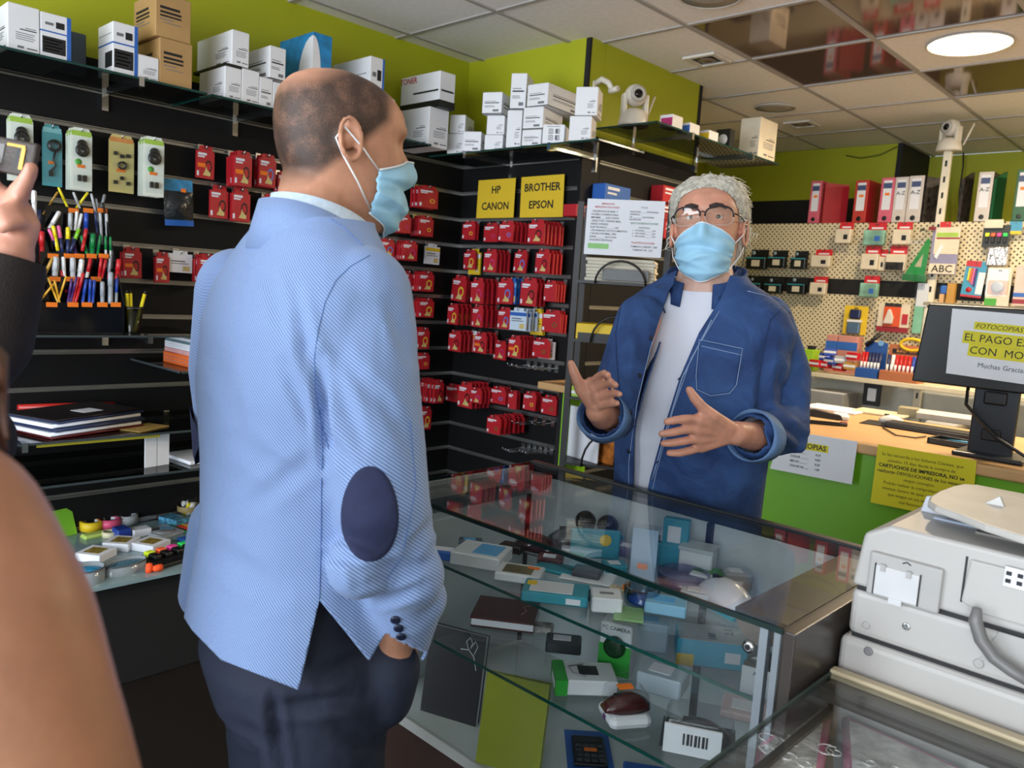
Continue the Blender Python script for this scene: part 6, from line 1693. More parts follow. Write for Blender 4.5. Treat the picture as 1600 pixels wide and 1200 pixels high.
def ball(mb, c, r, n=14, sx=1, mx=None):
    prof = [(.0001, -r)] + [(r*math.sin(PI*k/10), -r*math.cos(PI*k/10)) for k in range(1, 10)] + [(.0001, r)]
    mb.lathe(prof, n, 0, Matrix.Translation(c) @ (mx or Matrix.Identity(4)))
def limb(mb, pts, rs, n=16):
    mb.tube(pts, list(rs), n)
    ball(mb, V(pts[0]), rs[0]); ball(mb, V(pts[-1]), rs[-1])
    for p, r in list(zip(pts, rs))[1:-1]:
        ball(mb, V(p), r*.98)
def ell(c, A, B, n=28, p=1.0):
    o = []
    for k in range(n):
        a = 2*PI*k/n; ca, sa = math.cos(a), math.sin(a)
        o.append(c + A*math.copysign(abs(ca)**p, ca) + B*math.copysign(abs(sa)**p, sa))
    return o
HR = [(-.112, .078, .025, .028), (-.102, .089, .0, .043), (-.082, .094, -.04, .056), (-.055, .094, -.066, .064), (-.025, .094, -.084, .069), (.005, .094, -.094, .072), (.035, .091, -.100, .0745), (.06, .094, -.101, .0755), (.085, .086, -.098, .073), (.105, .067, -.085, .064), (.12, .040, -.062, .047), (.129, .005, -.03, .022)]
def headP(th, z, bump=True):
    """surface of a head: th angle from straight ahead (towards the left ear positive), z above ear level"""
    for i in range(len(HR)-1):
        if z <= HR[i+1][0] or i == len(HR)-2:
            break
    a, b = HR[i], HR[i+1]
    t = min(1, max(0, (z-a[0])/(b[0]-a[0])))
    f, bk, w_ = (a[k]+(b[k]-a[k])*t for k in (1, 2, 3))
    cx = max(min(-.012, f-.02), bk+.01)
    c, s = math.cos(th), math.sin(th)
    x = cx + ((f-cx)*abs(c)**.85 if c > 0 else -(cx-bk)*abs(c)**.92)
    y = w_*math.copysign(abs(s)**.9, s)
    if bump and c > 0:
        g = lambda y0, z0, sy, sz: math.exp(-((y-y0)/sy)**2-((z-z0)/sz)**2)
        x += .020*g(0, .000, .013, .020) + .010*g(0, .022, .010, .022) - .009*(g(.031, .036, .017, .012)+g(-.031, .036, .017, .012)) + .004*(g(.028, .055, .02, .008)+g(-.028, .055, .02, .008))
        x += .004*g(0, -.052, .02, .010) - .004*g(0, -.068, .02, .006) + .006*g(0, -.095, .02, .014) + .003*(g(.04, -.0, .02, .02)+g(-.04, 0, .02, .02))
    return V((x, y, z))
def add_head(mb, H, n=56, m=44):
    rings = []
    for k in range(m):
        z = -.112+.241*k/(m-1)
        rings.append([H @ headP(2*PI*i/n, z) for i in range(n)])
    mb.loft(rings)
    for s in (1, -1):                       # ears
        c = V((-.012, s*.078, .012))
        out = [V((c.x+.017*math.cos(a)-.004*math.sin(a), c.y+s*(.006+.008*(1-math.cos(a))*.5), c.z+.031*math.sin(a))) for a in [2*PI*k/14 for k in range(15)]]
        mb.tube([H @ p for p in out], .0048, 8)
        mb.loft([[H @ V((c.x+.015*f*math.cos(a), c.y+s*(.003 if f > .5 else .0), c.z+.028*f*math.sin(a))) for a in [2*PI*k/14 for k in range(14)]] for f in (1.0, .05)] )
        limb(mb, [H @ V((c.x-.004, c.y-s*.012, c.z)), H @ V((c.x-.002, c.y+s*.0, c.z))], [.016, .012], 10)
def mask_mesh(H, zt, zs, tmax=1.2, off=.007):
    rows = []
    nv, nu = 40, 40
    for j in range(nv+1):
        v = j/nv; row = []
        for i in range(nu+1):
            th = -tmax+2*tmax*i/nu; q = abs(th)/tmax
            z0 = -.118+.030*q**2; z1 = zt+(zs-zt)*q**1.3
            z = z0+(z1-z0)*v
            p = headP(th, z, False)
            r = V((math.cos(th), math.sin(th)*1.0, 0))
            bulge = .016*math.cos(th*.9)**2*math.sin(PI*min(1, v*1.05))**.5
            bridge = .020*math.exp(-((p.y)/.014)**2)*math.exp(-((z-.004)/.028)**2)
            ple = .0030*math.sin(v*6*PI+.6*math.sin(th*3))*(1-q**4) + .0050*math.exp(-((v-.42-.18*th)/.05)**2)*math.cos(th*2) - .0045*math.exp(-((v-.6+.15*th)/.05)**2) + .004*math.exp(-((v-.25+.22*th)/.045)**2)
            row.append(H @ (p + r*(off+bulge*.55+ple) + V((bridge*1.15, 0, 0))))
        rows.append(row)
    return rows
maskm = M('surgical_mask_blue', '#9ccdea', .75, var=.04, scale=30, bump=.5, bscale=22)
strapm = M('mask_strap', '#e8ecf0', .7)
def add_mask(par, H, zt=.022, zs=-.015, tmax=1.2, sides=(1, -1)):
    rows = mask_mesh(H, zt, zs, tmax)
    m = MB(); m.loft(rows, 0, False, True, False)
    o = m.build('face_mask', maskm, par)
    s = o.modifiers.new('t', 'SOLIDIFY'); s.thickness = .0015
    MB().tube([p for p in rows[-1]], .0016, 6).build('mask_hem', strapm, o)
    MB().tube([p for p in rows[0]], .0014, 6).build('mask_hem', strapm, o)
    for sd in sides:
        k = -1 if sd > 0 else 0
        e = H @ V((-.024, sd*.088, .028)); e2 = H @ V((-.022, sd*.088, -.012))
        for a, b in ((rows[-2][k], e), (rows[2][k], e2)):
            mid = a.lerp(b, .5) + (H.to_3x3() @ V((0, sd*.006, 0)))
            MB().tube([a, mid, b], .0014, 6).build('ear_loop', strapm, o)
        MB().tube([e, (e+e2)/2+(H.to_3x3() @ V((-.010, sd*.0, 0))), e2], .0014, 6).build('ear_loop', strapm, o)
    return o
def skinmat(name, a, b, rough=.45):
    m = M(name, a, rough, var=.12, scale=30, bump=.05, bscale=220)
    m.node_tree.nodes['Principled BSDF'].inputs['Subsurface Weight'].default_value = .08
    m.node_tree.nodes['Principled BSDF'].inputs['Subsurface Radius'].default_value = (.01, .004, .002)
    return m
def shell(me, pred, off, name, mat, parent, jit=0.0, fuzz=None):
    """thin layer lifted off the faces of a surface that satisfy pred(centre)"""
    keep = []; rnd = random.Random(3)
    for p in me.polygons:
        f = pred(p.center)
        if f >= 1 or (f > 0 and rnd.random() < f):
            keep.append(p)
    idx = {}; vs = []
    for p in keep:
        for i in p.vertices:
            if i not in idx:
                v = me.vertices[i]
                o_ = off(v.co) if callable(off) else off
                idx[i] = len(vs); vs.append(v.co + v.normal*(o_+rnd.uniform(-jit, jit)))
    m = MB(); m.add(vs, [tuple(idx[i] for i in p.vertices) for p in keep], 0, True)
    return m.build(name, mat, parent)
def frameH(c, F, tilt=0.0, roll=0.0):
    """head matrix: x forward, y left, z up; tilt > 0 looks down"""
    F = F.normalized(); Lf = Z3.cross(F).normalized()
    f = (F*math.cos(tilt)-Z3*math.sin(tilt)); u = f.cross(Lf).normalized()
    l2 = Lf*math.cos(roll)+u*math.sin(roll); u2 = f.cross(l2)
    return Matrix(((f.x, l2.x, u2.x, c.x), (f.y, l2.y, u2.y, c.y), (f.z, l2.z, u2.z, c.z), (0, 0, 0, 1)))
def cut(me, planes=(), drop=None):
    """clean cuts through a shell along planes, then remove the faces drop(centre) names"""
    bm = bmesh.new(); bm.from_mesh(me)
    for co_, no_ in planes:
        bmesh.ops.bisect_plane(bm, geom=bm.verts[:]+bm.edges[:]+bm.faces[:], plane_co=co_, plane_no=no_)
    if drop:
        dead = [f for f in bm.faces if drop(f.calc_center_median(), f.normal)]
        bmesh.ops.delete(bm, geom=dead, context='FACES')
    bm.to_mesh(me); bm.free()
    return me
def pix(p):
    q = p-CAM; d = q.dot(FW)
    return 800+FPX*q.dot(RT)/d, 600-FPX*q.dot(UP)/d, d
def sightplane(a, b):
    n = ray(*a).cross(ray(*b)).normalized()
    return (CAM, n)
def inside(x, y, poly):
    r = False; n = len(poly)
    for i in range(n):
        (x0, y0), (x1, y1) = poly[i], poly[(i+1) % n]
        if (y0 > y) != (y1 > y) and x < (x1-x0)*(y-y0)/(y1-y0)+x0:
            r = not r
    return r

def creases(me, lines):
    """press folds into cloth along picture lines (x0, y0, x1, y1, width px, depth m)"""
    n = len(me.vertices)
    co = np.empty(n*3); me.vertices.foreach_get('co', co); co = co.reshape(-1, 3)
    no = np.empty(n*3); me.vertices.foreach_get('normal', no); no = no.reshape(-1, 3)
    q = co-np.array(CAM); d_ = q @ np.array(FW)
    x = 800+FPX*(q @ np.array(RT))/d_; y = 600-FPX*(q @ np.array(UP))/d_
    s = np.zeros(n)
    for x0, y0, x1, y1, w_, dp in lines:
        L2 = (x1-x0)**2+(y1-y0)**2
        t = np.clip(((x-x0)*(x1-x0)+(y-y0)*(y1-y0))/L2, 0, 1)
        r = np.hypot(x-x0-t*(x1-x0), y-y0-t*(y1-y0))
        e = np.sin(PI*np.clip(.12+.76*t, 0, 1))
        s += dp*e*(-np.exp(-(r/w_)**2)+.55*np.exp(-((r-1.7*w_)/(.8*w_))**2))*(r < 3.2*w_)
    s *= (q*no).sum(1) < 0
    co += no*s[:, None]
    me.vertices.foreach_set('co', co.ravel()); me.update()
# ================================================================== bald man in the blue blazer, seen from behind
bF = (rt_h*.77+fw_h*.70).normalized(); bR = bF.cross(Z3)
bc = cam(487, 600, 1.29); bc.z = 0
man = thing('person', 'bald man in light blue blazer and mask seen from behind', 'person', bc)
inv = Matrix.Translation(-bc)
skinA = skinmat('tanned_skin', '#c08a6e', '#8f5a44', .58)
hc_ = cam(530, 243, 1.285)
hF = (rt_h*.86+fw_h*.50).normalized()
H = frameH(hc_, hF, .10, .0) @ Matrix.Diagonal((1.09, 1.04, .98, 1))
b = MB()
add_head(b, H)
nb = bc+Z3*1.50-bF*.015
limb(b, [hc_-hF*.03-Z3*.045, nb.lerp(hc_, .35)-hF*.01, nb], [.060, .062, .075])
def bring(z, f, a_, d_, p=.9):
    c = bc+bF*f+Z3*z
    return ell(c, bR*a_, bF*d_, 30, p)
b.loft([bring(.80, 0, .13, .09), bring(1.0, 0, .15, .10), bring(1.25, 0, .165, .10), bring(1.42, -.01, .16, .075), bring(1.50, -.01, .06, .05)])
shR = [cam(566, 462, 1.17), cam(574, 600, 1.15), cam(598, 790, 1.13), cam(632, 950, 1.21), cam(618, 1005, 1.25)]
shL = [cam(372, 452, 1.44), cam(360, 580, 1.49), cam(366, 705, 1.53), cam(400, 870, 1.58), cam(430, 960, 1.6)]
limb(b, shR, [.05, .045, .04, .030, .028], 12); limb(b, shL, [.05, .045, .04, .030, .028], 12)
for S_, d_ in ((shR, 1), (shL, -1)):
    w_ = S_[-1]
    for k in range(4):
        q = w_ - bR*(.022*d_) + bF*(.022-.017*k)
        limb(b, [q-Z3*.01, q-Z3*.05-bF*.002*k, q-Z3*(.085-.006*abs(k-1))-bR*.012*d_], [.009, .0085, .007], 8)
    limb(b, [w_+bF*.02, w_+bF*.035-Z3*.03, w_+bF*.03-Z3*.055], [.011, .010, .008], 8)
    limb(b, [w_, w_-Z3*.04+bF*.004], [.027, .026], 10)
bodyA = remesh(b, .0042, 5)
Hi = H.inverted()
def hairA(c):
    q = Hi @ c
    if q.z < -.075 or q.z > .2 or abs(q.y) > .09:
        return 0
    lim = -.070 + max(0, (q.x+.06))*.42                     # nape rises towards the ear
    if q.z < lim:
        return 0
    hl_ = .050 - max(0, .06-q.z)*.85                        # hair line runs back towards the ear
    edge = min(1, (q.z-lim)/.03)
    edge = min(edge, (hl_-q.x)/.018)
    crown = (V((q.x, q.y*.9, q.z))-V((-.060, 0, .112))).length
    edge = min(edge, (crown-.048)/.020)
    if abs(q.y) > .07 and -.03 < q.x < .012 and q.z < .05:
        return 0
    return max(0, min(1, edge))
hairm = M('brown_stubble_hair', '#4c3529', .8, var=.55, scale=55, bump=.6, bscale=260)
def scalp(me, fn, skin, hair_hex, name):
    """skin with a stubbly scalp: how dense the hair grows is stored per vertex"""
    at_ = me.attributes.new('hair_density', 'FLOAT', 'POINT')
    at_.data.foreach_set('value', [fn(v.co) for v in me.vertices])
    m = skin.copy(); m.name = name
    nt = m.node_tree; bs = nt.nodes['Principled BSDF']
    src = bs.inputs['Base Color'].links[0].from_socket
    a_ = nt.nodes.new('ShaderNodeAttribute'); a_.attribute_name = 'hair_density'
    n_ = nt.nodes.new('ShaderNodeTexNoise'); n_.inputs['Scale'].default_value = 800; n_.inputs['Detail'].default_value = 4
    n2 = nt.nodes.new('ShaderNodeTexNoise'); n2.inputs['Scale'].default_value = 38; n2.inputs['Detail'].default_value = 3
    tc_ = nt.nodes.new('ShaderNodeTexCoord'); nt.links.new(tc_.outputs['Object'], n_.inputs['Vector']); nt.links.new(tc_.outputs['Object'], n2.inputs['Vector'])
    def mt(op, x, y):
        q = nt.nodes.new('ShaderNodeMath'); q.operation = op; q.use_clamp = op != 'SUBTRACT'
        for i, v in enumerate((x, y)):
            if isinstance(v, float): q.inputs[i].default_value = v
            else: nt.links.new(v, q.inputs[i])
        return q.outputs[0]
    k = mt('MULTIPLY', a_.outputs['Fac'], mt('ADD', mt('MULTIPLY', n_.outputs['Fac'], 1.1), mt('MULTIPLY', n2.outputs['Fac'], .85)))
    mx = nt.nodes.new('ShaderNodeMixRGB'); nt.links.new(k, mx.inputs[0]); nt.links.new(src, mx.inputs[1]); mx.inputs[2].default_value = lin(hair_hex)
    nt.links.new(mx.outputs[0], bs.inputs['Base Color'])
    return m
def softhair(c):
    q = Hi @ c
    if q.z < -.10 or abs(q.y) > .088 or q.x > .07 or q.z > .2:
        return 0.0
    e = (q.z-(-.078+max(0, q.x+.06)*.42))/.075
    e = min(e, ((.056-max(0, .06-q.z)*.85)-q.x)/.03)
    crown = (V((q.x, q.y*.9, q.z))-V((-.058, 0, .112))).length
    e = min(e, (crown-.038)/.05)
    if abs(q.y) > .0775 and -.035 < q.x < .014 and q.z < .046:
        return 0.0
    return max(0.0, min(1.0, e*1.8))
bodyA.materials.append(scalp(bodyA, softhair, skinA, '#3d2b22', 'tanned_skin_with_stubble'))
bo = link('body', bodyA, man, -bc)
def holder(o):                          # children were modelled in world space
    o.location = -bc
    return o
msk = add_mask(man, H, .018, -.02, 1.15)
msk.location = -bc
# eye and brow barely seen on the far side
# ---- shirt collar, jacket, trousers
shirt = M('pale_check_shirt', '#cfe0f2', .7, var=.08, scale=120)
def collar(c0, F, R, ra, rb, z0, z1, drop, name, mat, par, th=.004, flare=1.08):
    rings = []
    for (z, k) in ((z0, flare), ((z0+z1)/2, (1+flare)/2), (z1, 1.0)):
        r = []
        for q in range(41):
            a = PI*.12 + (2*PI-PI*.24)*q/40     # open at the front
            front = (1+math.cos(a))/2
            r.append(c0 + F*rb*k*math.cos(a) + R*ra*k*math.sin(a) + Z3*(z-drop*front**1.4))
        rings.append(r)
    m = MB(); m.loft(rings, 0, False, True, False)
    o = m.build(name, mat, par)
    s = o.modifiers.new('t', 'SOLIDIFY'); s.thickness = th; s.offset = 0
    return o
cb0 = V((bc.x, bc.y, 0))
collar(cb0+bF*.008, bF, bR, .076, .078, 1.535, 1.603, .05, 'shirt_collar', shirt, man, .003, 1.12).location = -bc
def weave():
    m = bpy.data.materials.new('blue_twill'); m.use_nodes = True; nt = m.node_tree; bs = nt.nodes['Principled BSDF']
    bs.inputs['Roughness'].default_value = .85
    bs.inputs['Sheen Weight'].default_value = .15
    tc = nt.nodes.new('ShaderNodeTexCoord')
    sp = nt.nodes.new('ShaderNodeSeparateXYZ'); nt.links.new(tc.outputs['Object'], sp.inputs[0])
    def mth(op, x, y=None):
        q = nt.nodes.new('ShaderNodeMath'); q.operation = op
        for i, v in enumerate((x, y)):
            if v is None: continue
            if isinstance(v, (int, float)): q.inputs[i].default_value = v
            else: nt.links.new(v, q.inputs[i])
        return q.outputs[0]
    ang = mth('ARCTAN2', mth('SUBTRACT', sp.outputs['Y'], bc.y), mth('SUBTRACT', sp.outputs['X'], bc.x))
    w_ = mth('ADD', mth('MULTIPLY', ang, .2), mth('MULTIPLY', sp.outputs['Z'], 1.0))
    sn = mth('ADD', mth('MULTIPLY', mth('SINE', mth('MULTIPLY', w_, 1150.0)), .5), .5)
    gn = nt.nodes.new('ShaderNodeNewGeometry'); sn2 = nt.nodes.new('ShaderNodeSeparateXYZ'); nt.links.new(gn.outputs['Normal'], sn2.inputs[0])
    tg = mth('SUBTRACT', mth('MULTIPLY', sn2.outputs['Y'], mth('COSINE', ang)), mth('MULTIPLY', sn2.outputs['X'], mth('SINE', ang)))
    dt = mth('MULTIPLY', mth('ADD', tg, sn2.outputs['Z']), .707)
    sn = mth('ADD', .5, mth('MULTIPLY', mth('SUBTRACT', sn, .5), mth('POWER', mth('SUBTRACT', 1.0, mth('MULTIPLY', dt, dt)), 2.0)))
    r = nt.nodes.new('ShaderNodeValToRGB'); r.color_ramp.elements[0].color = lin('#5a79b0'); r.color_ramp.elements[1].color = lin('#9bb1d8'); r.color_ramp.elements[0].position = .2; r.color_ramp.elements[1].position = .8
    nt.links.new(sn, r.inputs[0]); nt.links.new(r.outputs[0], bs.inputs['Base Color'])
    n = nt.nodes.new('ShaderNodeTexNoise'); n.inputs['Scale'].default_value = 7; n.inputs['Detail'].default_value = 4; n.inputs['Distortion'].default_value = .6
    nt.links.new(tc.outputs['Object'], n.inputs['Vector'])
    bp = nt.nodes.new('ShaderNodeBump'); bp.inputs['Strength'].default_value = .25; bp.inputs['Distance'].default_value = .03
    nt.links.new(n.outputs['Fac'], bp.inputs['Height']); nt.links.new(bp.outputs['Normal'], bs.inputs['Normal'])
    return m
twill = weave()
j = MB()
def jr(z, f, a_, d_, s=0.0, p=.88):
    c = bc+bF*f+bR*s+Z3*z
    return ell(c, bR*a_, bF*d_, 36, p)
j.loft([jr(.76, .0, .245, .185), jr(.84, .0, .238, .18), jr(.95, .0, .222, .168), jr(1.06, .0, .205, .152), jr(1.18, -.004, .206, .150), jr(1.30, -.012, .214, .150), jr(1.40, -.018, .216, .135), jr(1.455, -.018, .21, .118), jr(1.50, -.014, .18, .10), jr(1.535, -.008, .14, .09), jr(1.56, -.002, .105, .082), jr(1.585, .004, .088, .078)])
limb(j, shR, [.074, .076, .068, .058, .053], 20)
limb(j, shL, [.074, .074, .064, .056, .05], 20)
# skirt swung out at the left by the pocketed hand
limb(j, [cam(345, 820, 1.42), cam(318, 930, 1.46), cam(340, 985, 1.46)], [.055, .045, .035], 14)
# wrinkles where the sleeve bends
for k, (px, py, d_, r) in enumerate(((560, 885, 1.11, .046), (640, 900, 1.16, .052), (655, 935, 1.2, .043))):
    ball(j, cam(px, py, d_), r)
jk = remesh(j, .0065, 5)
creases(jk, [(470, 500, 505, 660, 12, .006), (445, 570, 500, 690, 11, .006), (500, 560, 512, 725, 10, .012), (420, 430, 445, 520, 12, .004), (460, 450, 480, 560, 11, .004),
             (520, 585, 566, 690, 12, .005), (508, 672, 548, 735, 10, .006), (535, 560, 600, 640, 14, .004), (552, 898, 645, 872, 8, .008), (560, 912, 668, 880, 9, .008), (596, 940, 662, 918, 8, .006), (640, 860, 676, 815, 9, .007),
             (372, 690, 485, 765, 16, .004), (392, 790, 492, 715, 15, .004), (340, 560, 380, 680, 16, .003), (330, 850, 430, 930, 18, .004), (508, 868, 575, 882, 9, .006), (610, 470, 640, 560, 12, .004), (590, 600, 640, 700, 12, .003)])
tri = [(499, 938), (466, 1092), (566, 1092), (577, 1030)]
hem = [((262, 925), (300, 985)), ((300, 985), (345, 1031)), ((345, 1031), (466, 1078)), ((466, 1078), (499, 938)), ((499, 938), (577, 1032)), ((577, 1032), (605, 985))]
cuffp = (shR[-1]+(shR[-1]-shR[-2])*.10, (shR[-1]-shR[-2]).normalized())
def dropj(c, n):
    x, y, d_ = pix(c)
    if (c-cuffp[0]).dot(cuffp[1]) > 0 and (c-shR[-1]).length < .12:
        return True
    if c.z > 1.568:
        return True
    if n.dot(CAM-c) > 0 and d_ < 1.40:
        P = [(262, 925), (300, 985), (345, 1031), (466, 1078), (499, 938), (577, 1032), (603, 990), (640, 1010), (760, 1040), (760, 1300), (200, 1300), (200, 900)]
        if inside(x, y, P):
            return True
    if c.z < .865:
        return True
    if d_ > 1.3 and c.z < .92 and x < 345:
        return y > 925+(x-262)*1.58
    return False
cut(jk, [sightplane(*h_) for h_ in hem] + [cuffp, (V((0, 0, .865)), Z3), (V((0, 0, 1.568)), Z3)], dropj)
jk.materials.append(twill)
jo = link('blazer', jk, man, -bc)
s = jo.modifiers.new('t', 'SOLIDIFY'); s.thickness = .005; s.offset = -1
bvj = bvh_of(jk)
navyp = M('navy_suede_patch', '#232a4c', .85, var=.12, scale=40, bump=.1, bscale=300)
el = [(578+45*math.cos(a)*(1+.06*math.sin(a)), 803+75*math.sin(a)) for a in [2*PI*k/36 for k in range(36)]]
patch(bvj, el, 'elbow_patch', navyp, jo, .004)
# other elbow patch on the far sleeve
e0 = shL[2]; e1 = shL[1].lerp(shL[2], .6); sd = (-rt_h*.9-bF*.25).normalized()
rows = []
for k in range(9):
    f = k/8; c = shL[1].lerp(shL[2], .45+.65*f) if f < .85 else shL[2].lerp(shL[3], (f-.85)*.8)
    hw = 1.0*math.sin(PI*(.06+.88*f))**.6
    rows.append([c+(sd*math.cos(t_)+fw_h*math.sin(t_))*.0715 for t_ in [(-1+2*q/8)*hw for q in range(9)]])
MB().loft(rows, 0, False, True, False).build('elbow_patch', navyp, jo)
seamm = M('blazer_seam', '#5f7fb8', .85)
seam(bvj, [(500, 640), (503, 700), (501, 860), (499, 936)], .0007, 'back_seam', seamm, jo, 10)
seam(bvj, [(578, 399), (548, 416), (525, 438), (508, 472), (497, 516), (491, 562), (492, 610), (501, 660), (514, 702)], .0006, 'armhole_seam', seamm, jo, 5)
seam(bvj, [(428, 326), (452, 322), (480, 325), (510, 338), (540, 358), (566, 384)], .0007, 'collar_seam', seamm, jo, 6)
seam(bvj, [(640, 655), (650, 760), (628, 870), (604, 905)], .0007, 'sleeve_seam', seamm, jo, 8)
for px, py in ((618, 968), (623, 981), (627, 994)):
    q, n = hit(bvj, px, py)
    if q is not None:
        u = n.orthogonal().normalized()
        MB().lathe([(.0072, 0), (.0075, .002), (.005, .0032), (.001, .0028)], 16, 0, frame(q, u, n.cross(u))).build('cuff_button', M('navy_button', '#1c2238', .35), jo)
collar(cb0+bF*.004, bF, bR, .094, .09, 1.515, 1.592, .085, 'jacket_collar', twill, jo, .006, 1.22)
# trousers
trm = M('navy_chino', '#232a3e', .8, var=.10, scale=14, bump=.12, bscale=90)
tr = MB()
tr.loft([bring(.76, 0, .165, .13), bring(.86, -.01, .182, .148), bring(.95, 0, .172, .14), bring(1.03, 0, .16, .13)])
for sd_, kf in ((1, .0), (-1, .015)):
    o_ = bR*.088*sd_
    limb(tr, [bc+o_+Z3*.84-bF*.01, bc+o_+bF*kf+Z3*.68, bc+o_*1.05+bF*kf+Z3*.46, bc+o_*1.05+Z3*.25, bc+o_*1.05-bF*.01+Z3*.06], [.104, .098, .080, .074, .074], 20)
limb(tr, [shR[-1]-Z3*.045-bR*.012, shR[-1]-Z3*.10-bR*.03], [.05, .052], 14)      # pocketed hand
trme = remesh(tr, .008, 6)
creases(trme, [(432, 1105, 560, 1092, 12, .008), (425, 1090, 448, 1250, 10, .012), (360, 1130, 420, 1160, 12, .005), (520, 1130, 600, 1180, 14, .005), (500, 1060, 590, 1010, 12, .005)])
trme.materials.append(trm)
to = link('trousers', trme, man, -bc)
bvt = bvh_of(trme)
for sd_ in (1, -1):
    o_ = bR*.092*sd_
    sh = MB()
    limb(sh, [bc+o_-bF*.05+Z3*.045, bc+o_+bF*.06+Z3*.04, bc+o_+bF*.14+Z3*.032], [.044, .042, .031], 14)
    me = remesh(sh, .008, 4)
    cut(me, [(V((0, 0, .004)), Z3)], lambda c, n: c.z < .004)
    me.materials.append(M('dark_leather', '#1a1512', .35))
    link('shoe', me, man, -bc)
for o in list(man.children):
    pass
# ================================================================== clerk in the denim shirt, facing us
gF = (-fw_h*.90-rt_h*.42).normalized(); gR = gF.cross(Z3)
gc = cam(1088, 600, 2.07); gc.z = 0
clerk = thing('person', 'grey haired clerk in open denim shirt, glasses and mask', 'person', gc)
skinB = skinmat('ruddy_skin', '#c98f78', '#a06a54')
ghc = cam(1105, 371, 2.04)
ghF = (-fw_h*.93-rt_h*.34).normalized()
G = frameH(ghc, ghF, -.10, .06) @ Matrix.Scale(1.06, 4)
b = MB()
add_head(b, G)
gnb = gc+Z3*1.50+gF*.0
limb(b, [ghc-ghF*.03-Z3*.05, gnb.lerp(ghc, .45), gnb], [.062, .066, .085])
def gring(z, f, a_, d_, p=.9, s=0.0, n=34):
    return ell(gc+gF*f+gR*s+Z3*z, gR*a_, gF*d_, n, p)
b.loft([gring(.85, 0, .15, .11), gring(1.05, 0, .16, .12), gring(1.25, 0, .165, .11), gring(1.42, -.01, .16, .08), gring(1.50, -.01, .08, .06)])
# arms: L is the clerk's left (picture right)
aL = [cam(1198, 500, 2.09), cam(1222, 590, 2.07), cam(1220, 668, 2.02), cam(1178, 682, 1.87), cam(1150, 677, 1.79)]
aR = [cam(1002, 500, 1.99), cam(974, 585, 1.94), cam(955, 650, 1.89), cam(942, 650, 1.83), cam(934, 642, 1.78)]
limb(b, aL, [.05, .045, .042, .034, .028], 14); limb(b, aR, [.05, .045, .04, .032, .028], 14)
def hand(mb, wrist, fingers, thumb, palm_r, fr=1.0):
    for F_ in fingers:
        P = [cam(*q[:3]) for q in F_]
        limb(mb, [wrist.lerp(P[0], .25), P[0]], [palm_r, palm_r*.78], 10)
        limb(mb, P, [r_*fr for r_ in (.0108, .0102, .0096, .0082)][:len(P)], 10)
    P = [cam(*q[:3]) for q in thumb]
    limb(mb, [wrist.lerp(P[0], .3), P[0]], [palm_r, .0155], 10)
    limb(mb, P, [.0155, .0125, .0115, .0088][:len(P)], 10)
    K = [cam(*F_[0][:3]) for F_ in fingers]
    for i in range(len(K)-1):
        limb(mb, [K[i], K[i+1]], [palm_r*.72, palm_r*.72], 8)
hand(b, aL[-1], [[(1092, 655, 1.730), (1074, 654, 1.720), (1057, 656, 1.715), (1042, 659, 1.715)],
                 [(1088, 670, 1.740), (1067, 672, 1.725), (1049, 676, 1.720), (1034, 678, 1.720)],
                 [(1090, 685, 1.755), (1070, 689, 1.740), (1051, 692, 1.735), (1037, 693, 1.735)],
                 [(1096, 698, 1.770), (1078, 704, 1.760), (1061, 708, 1.755), (1046, 708, 1.755)]],
     [(1113, 650, 1.735), (1097, 636, 1.725), (1085, 622, 1.720), (1077, 609, 1.715)], .0185)
hand(b, aR[-1], [[(923, 598, 1.755), (935, 588, 1.73), (944, 583, 1.705), (950, 586, 1.69)],
                 [(931, 609, 1.75), (945, 601, 1.72), (956, 598, 1.695), (962, 602, 1.68)],
                 [(934, 622, 1.75), (949, 617, 1.725), (961, 614, 1.70), (968, 616, 1.685)],
                 [(932, 635, 1.76), (946, 633, 1.735), (957, 630, 1.715), (964, 630, 1.705)]],
     [(908, 608, 1.76), (902, 594, 1.75), (896, 580, 1.745), (892, 568, 1.745)], .0175, .88)
bodyB = remesh(b, .0038, 4)
Gi = G.inverted()
def beard(c):
    q = Gi @ c
    if q.z > .0 or q.z < -.16 or abs(q.y) > .08:
        return 0.0
    return .35*max(0.0, min(1.0, (-q.z+.0)/.05))*max(0.0, min(1.0, (q.x+.05)/.04))
bodyB.materials.append(scalp(bodyB, beard, skinB, '#c9c4be', 'ruddy_skin_with_grey_stubble'))
link('body', bodyB, clerk, -gc)
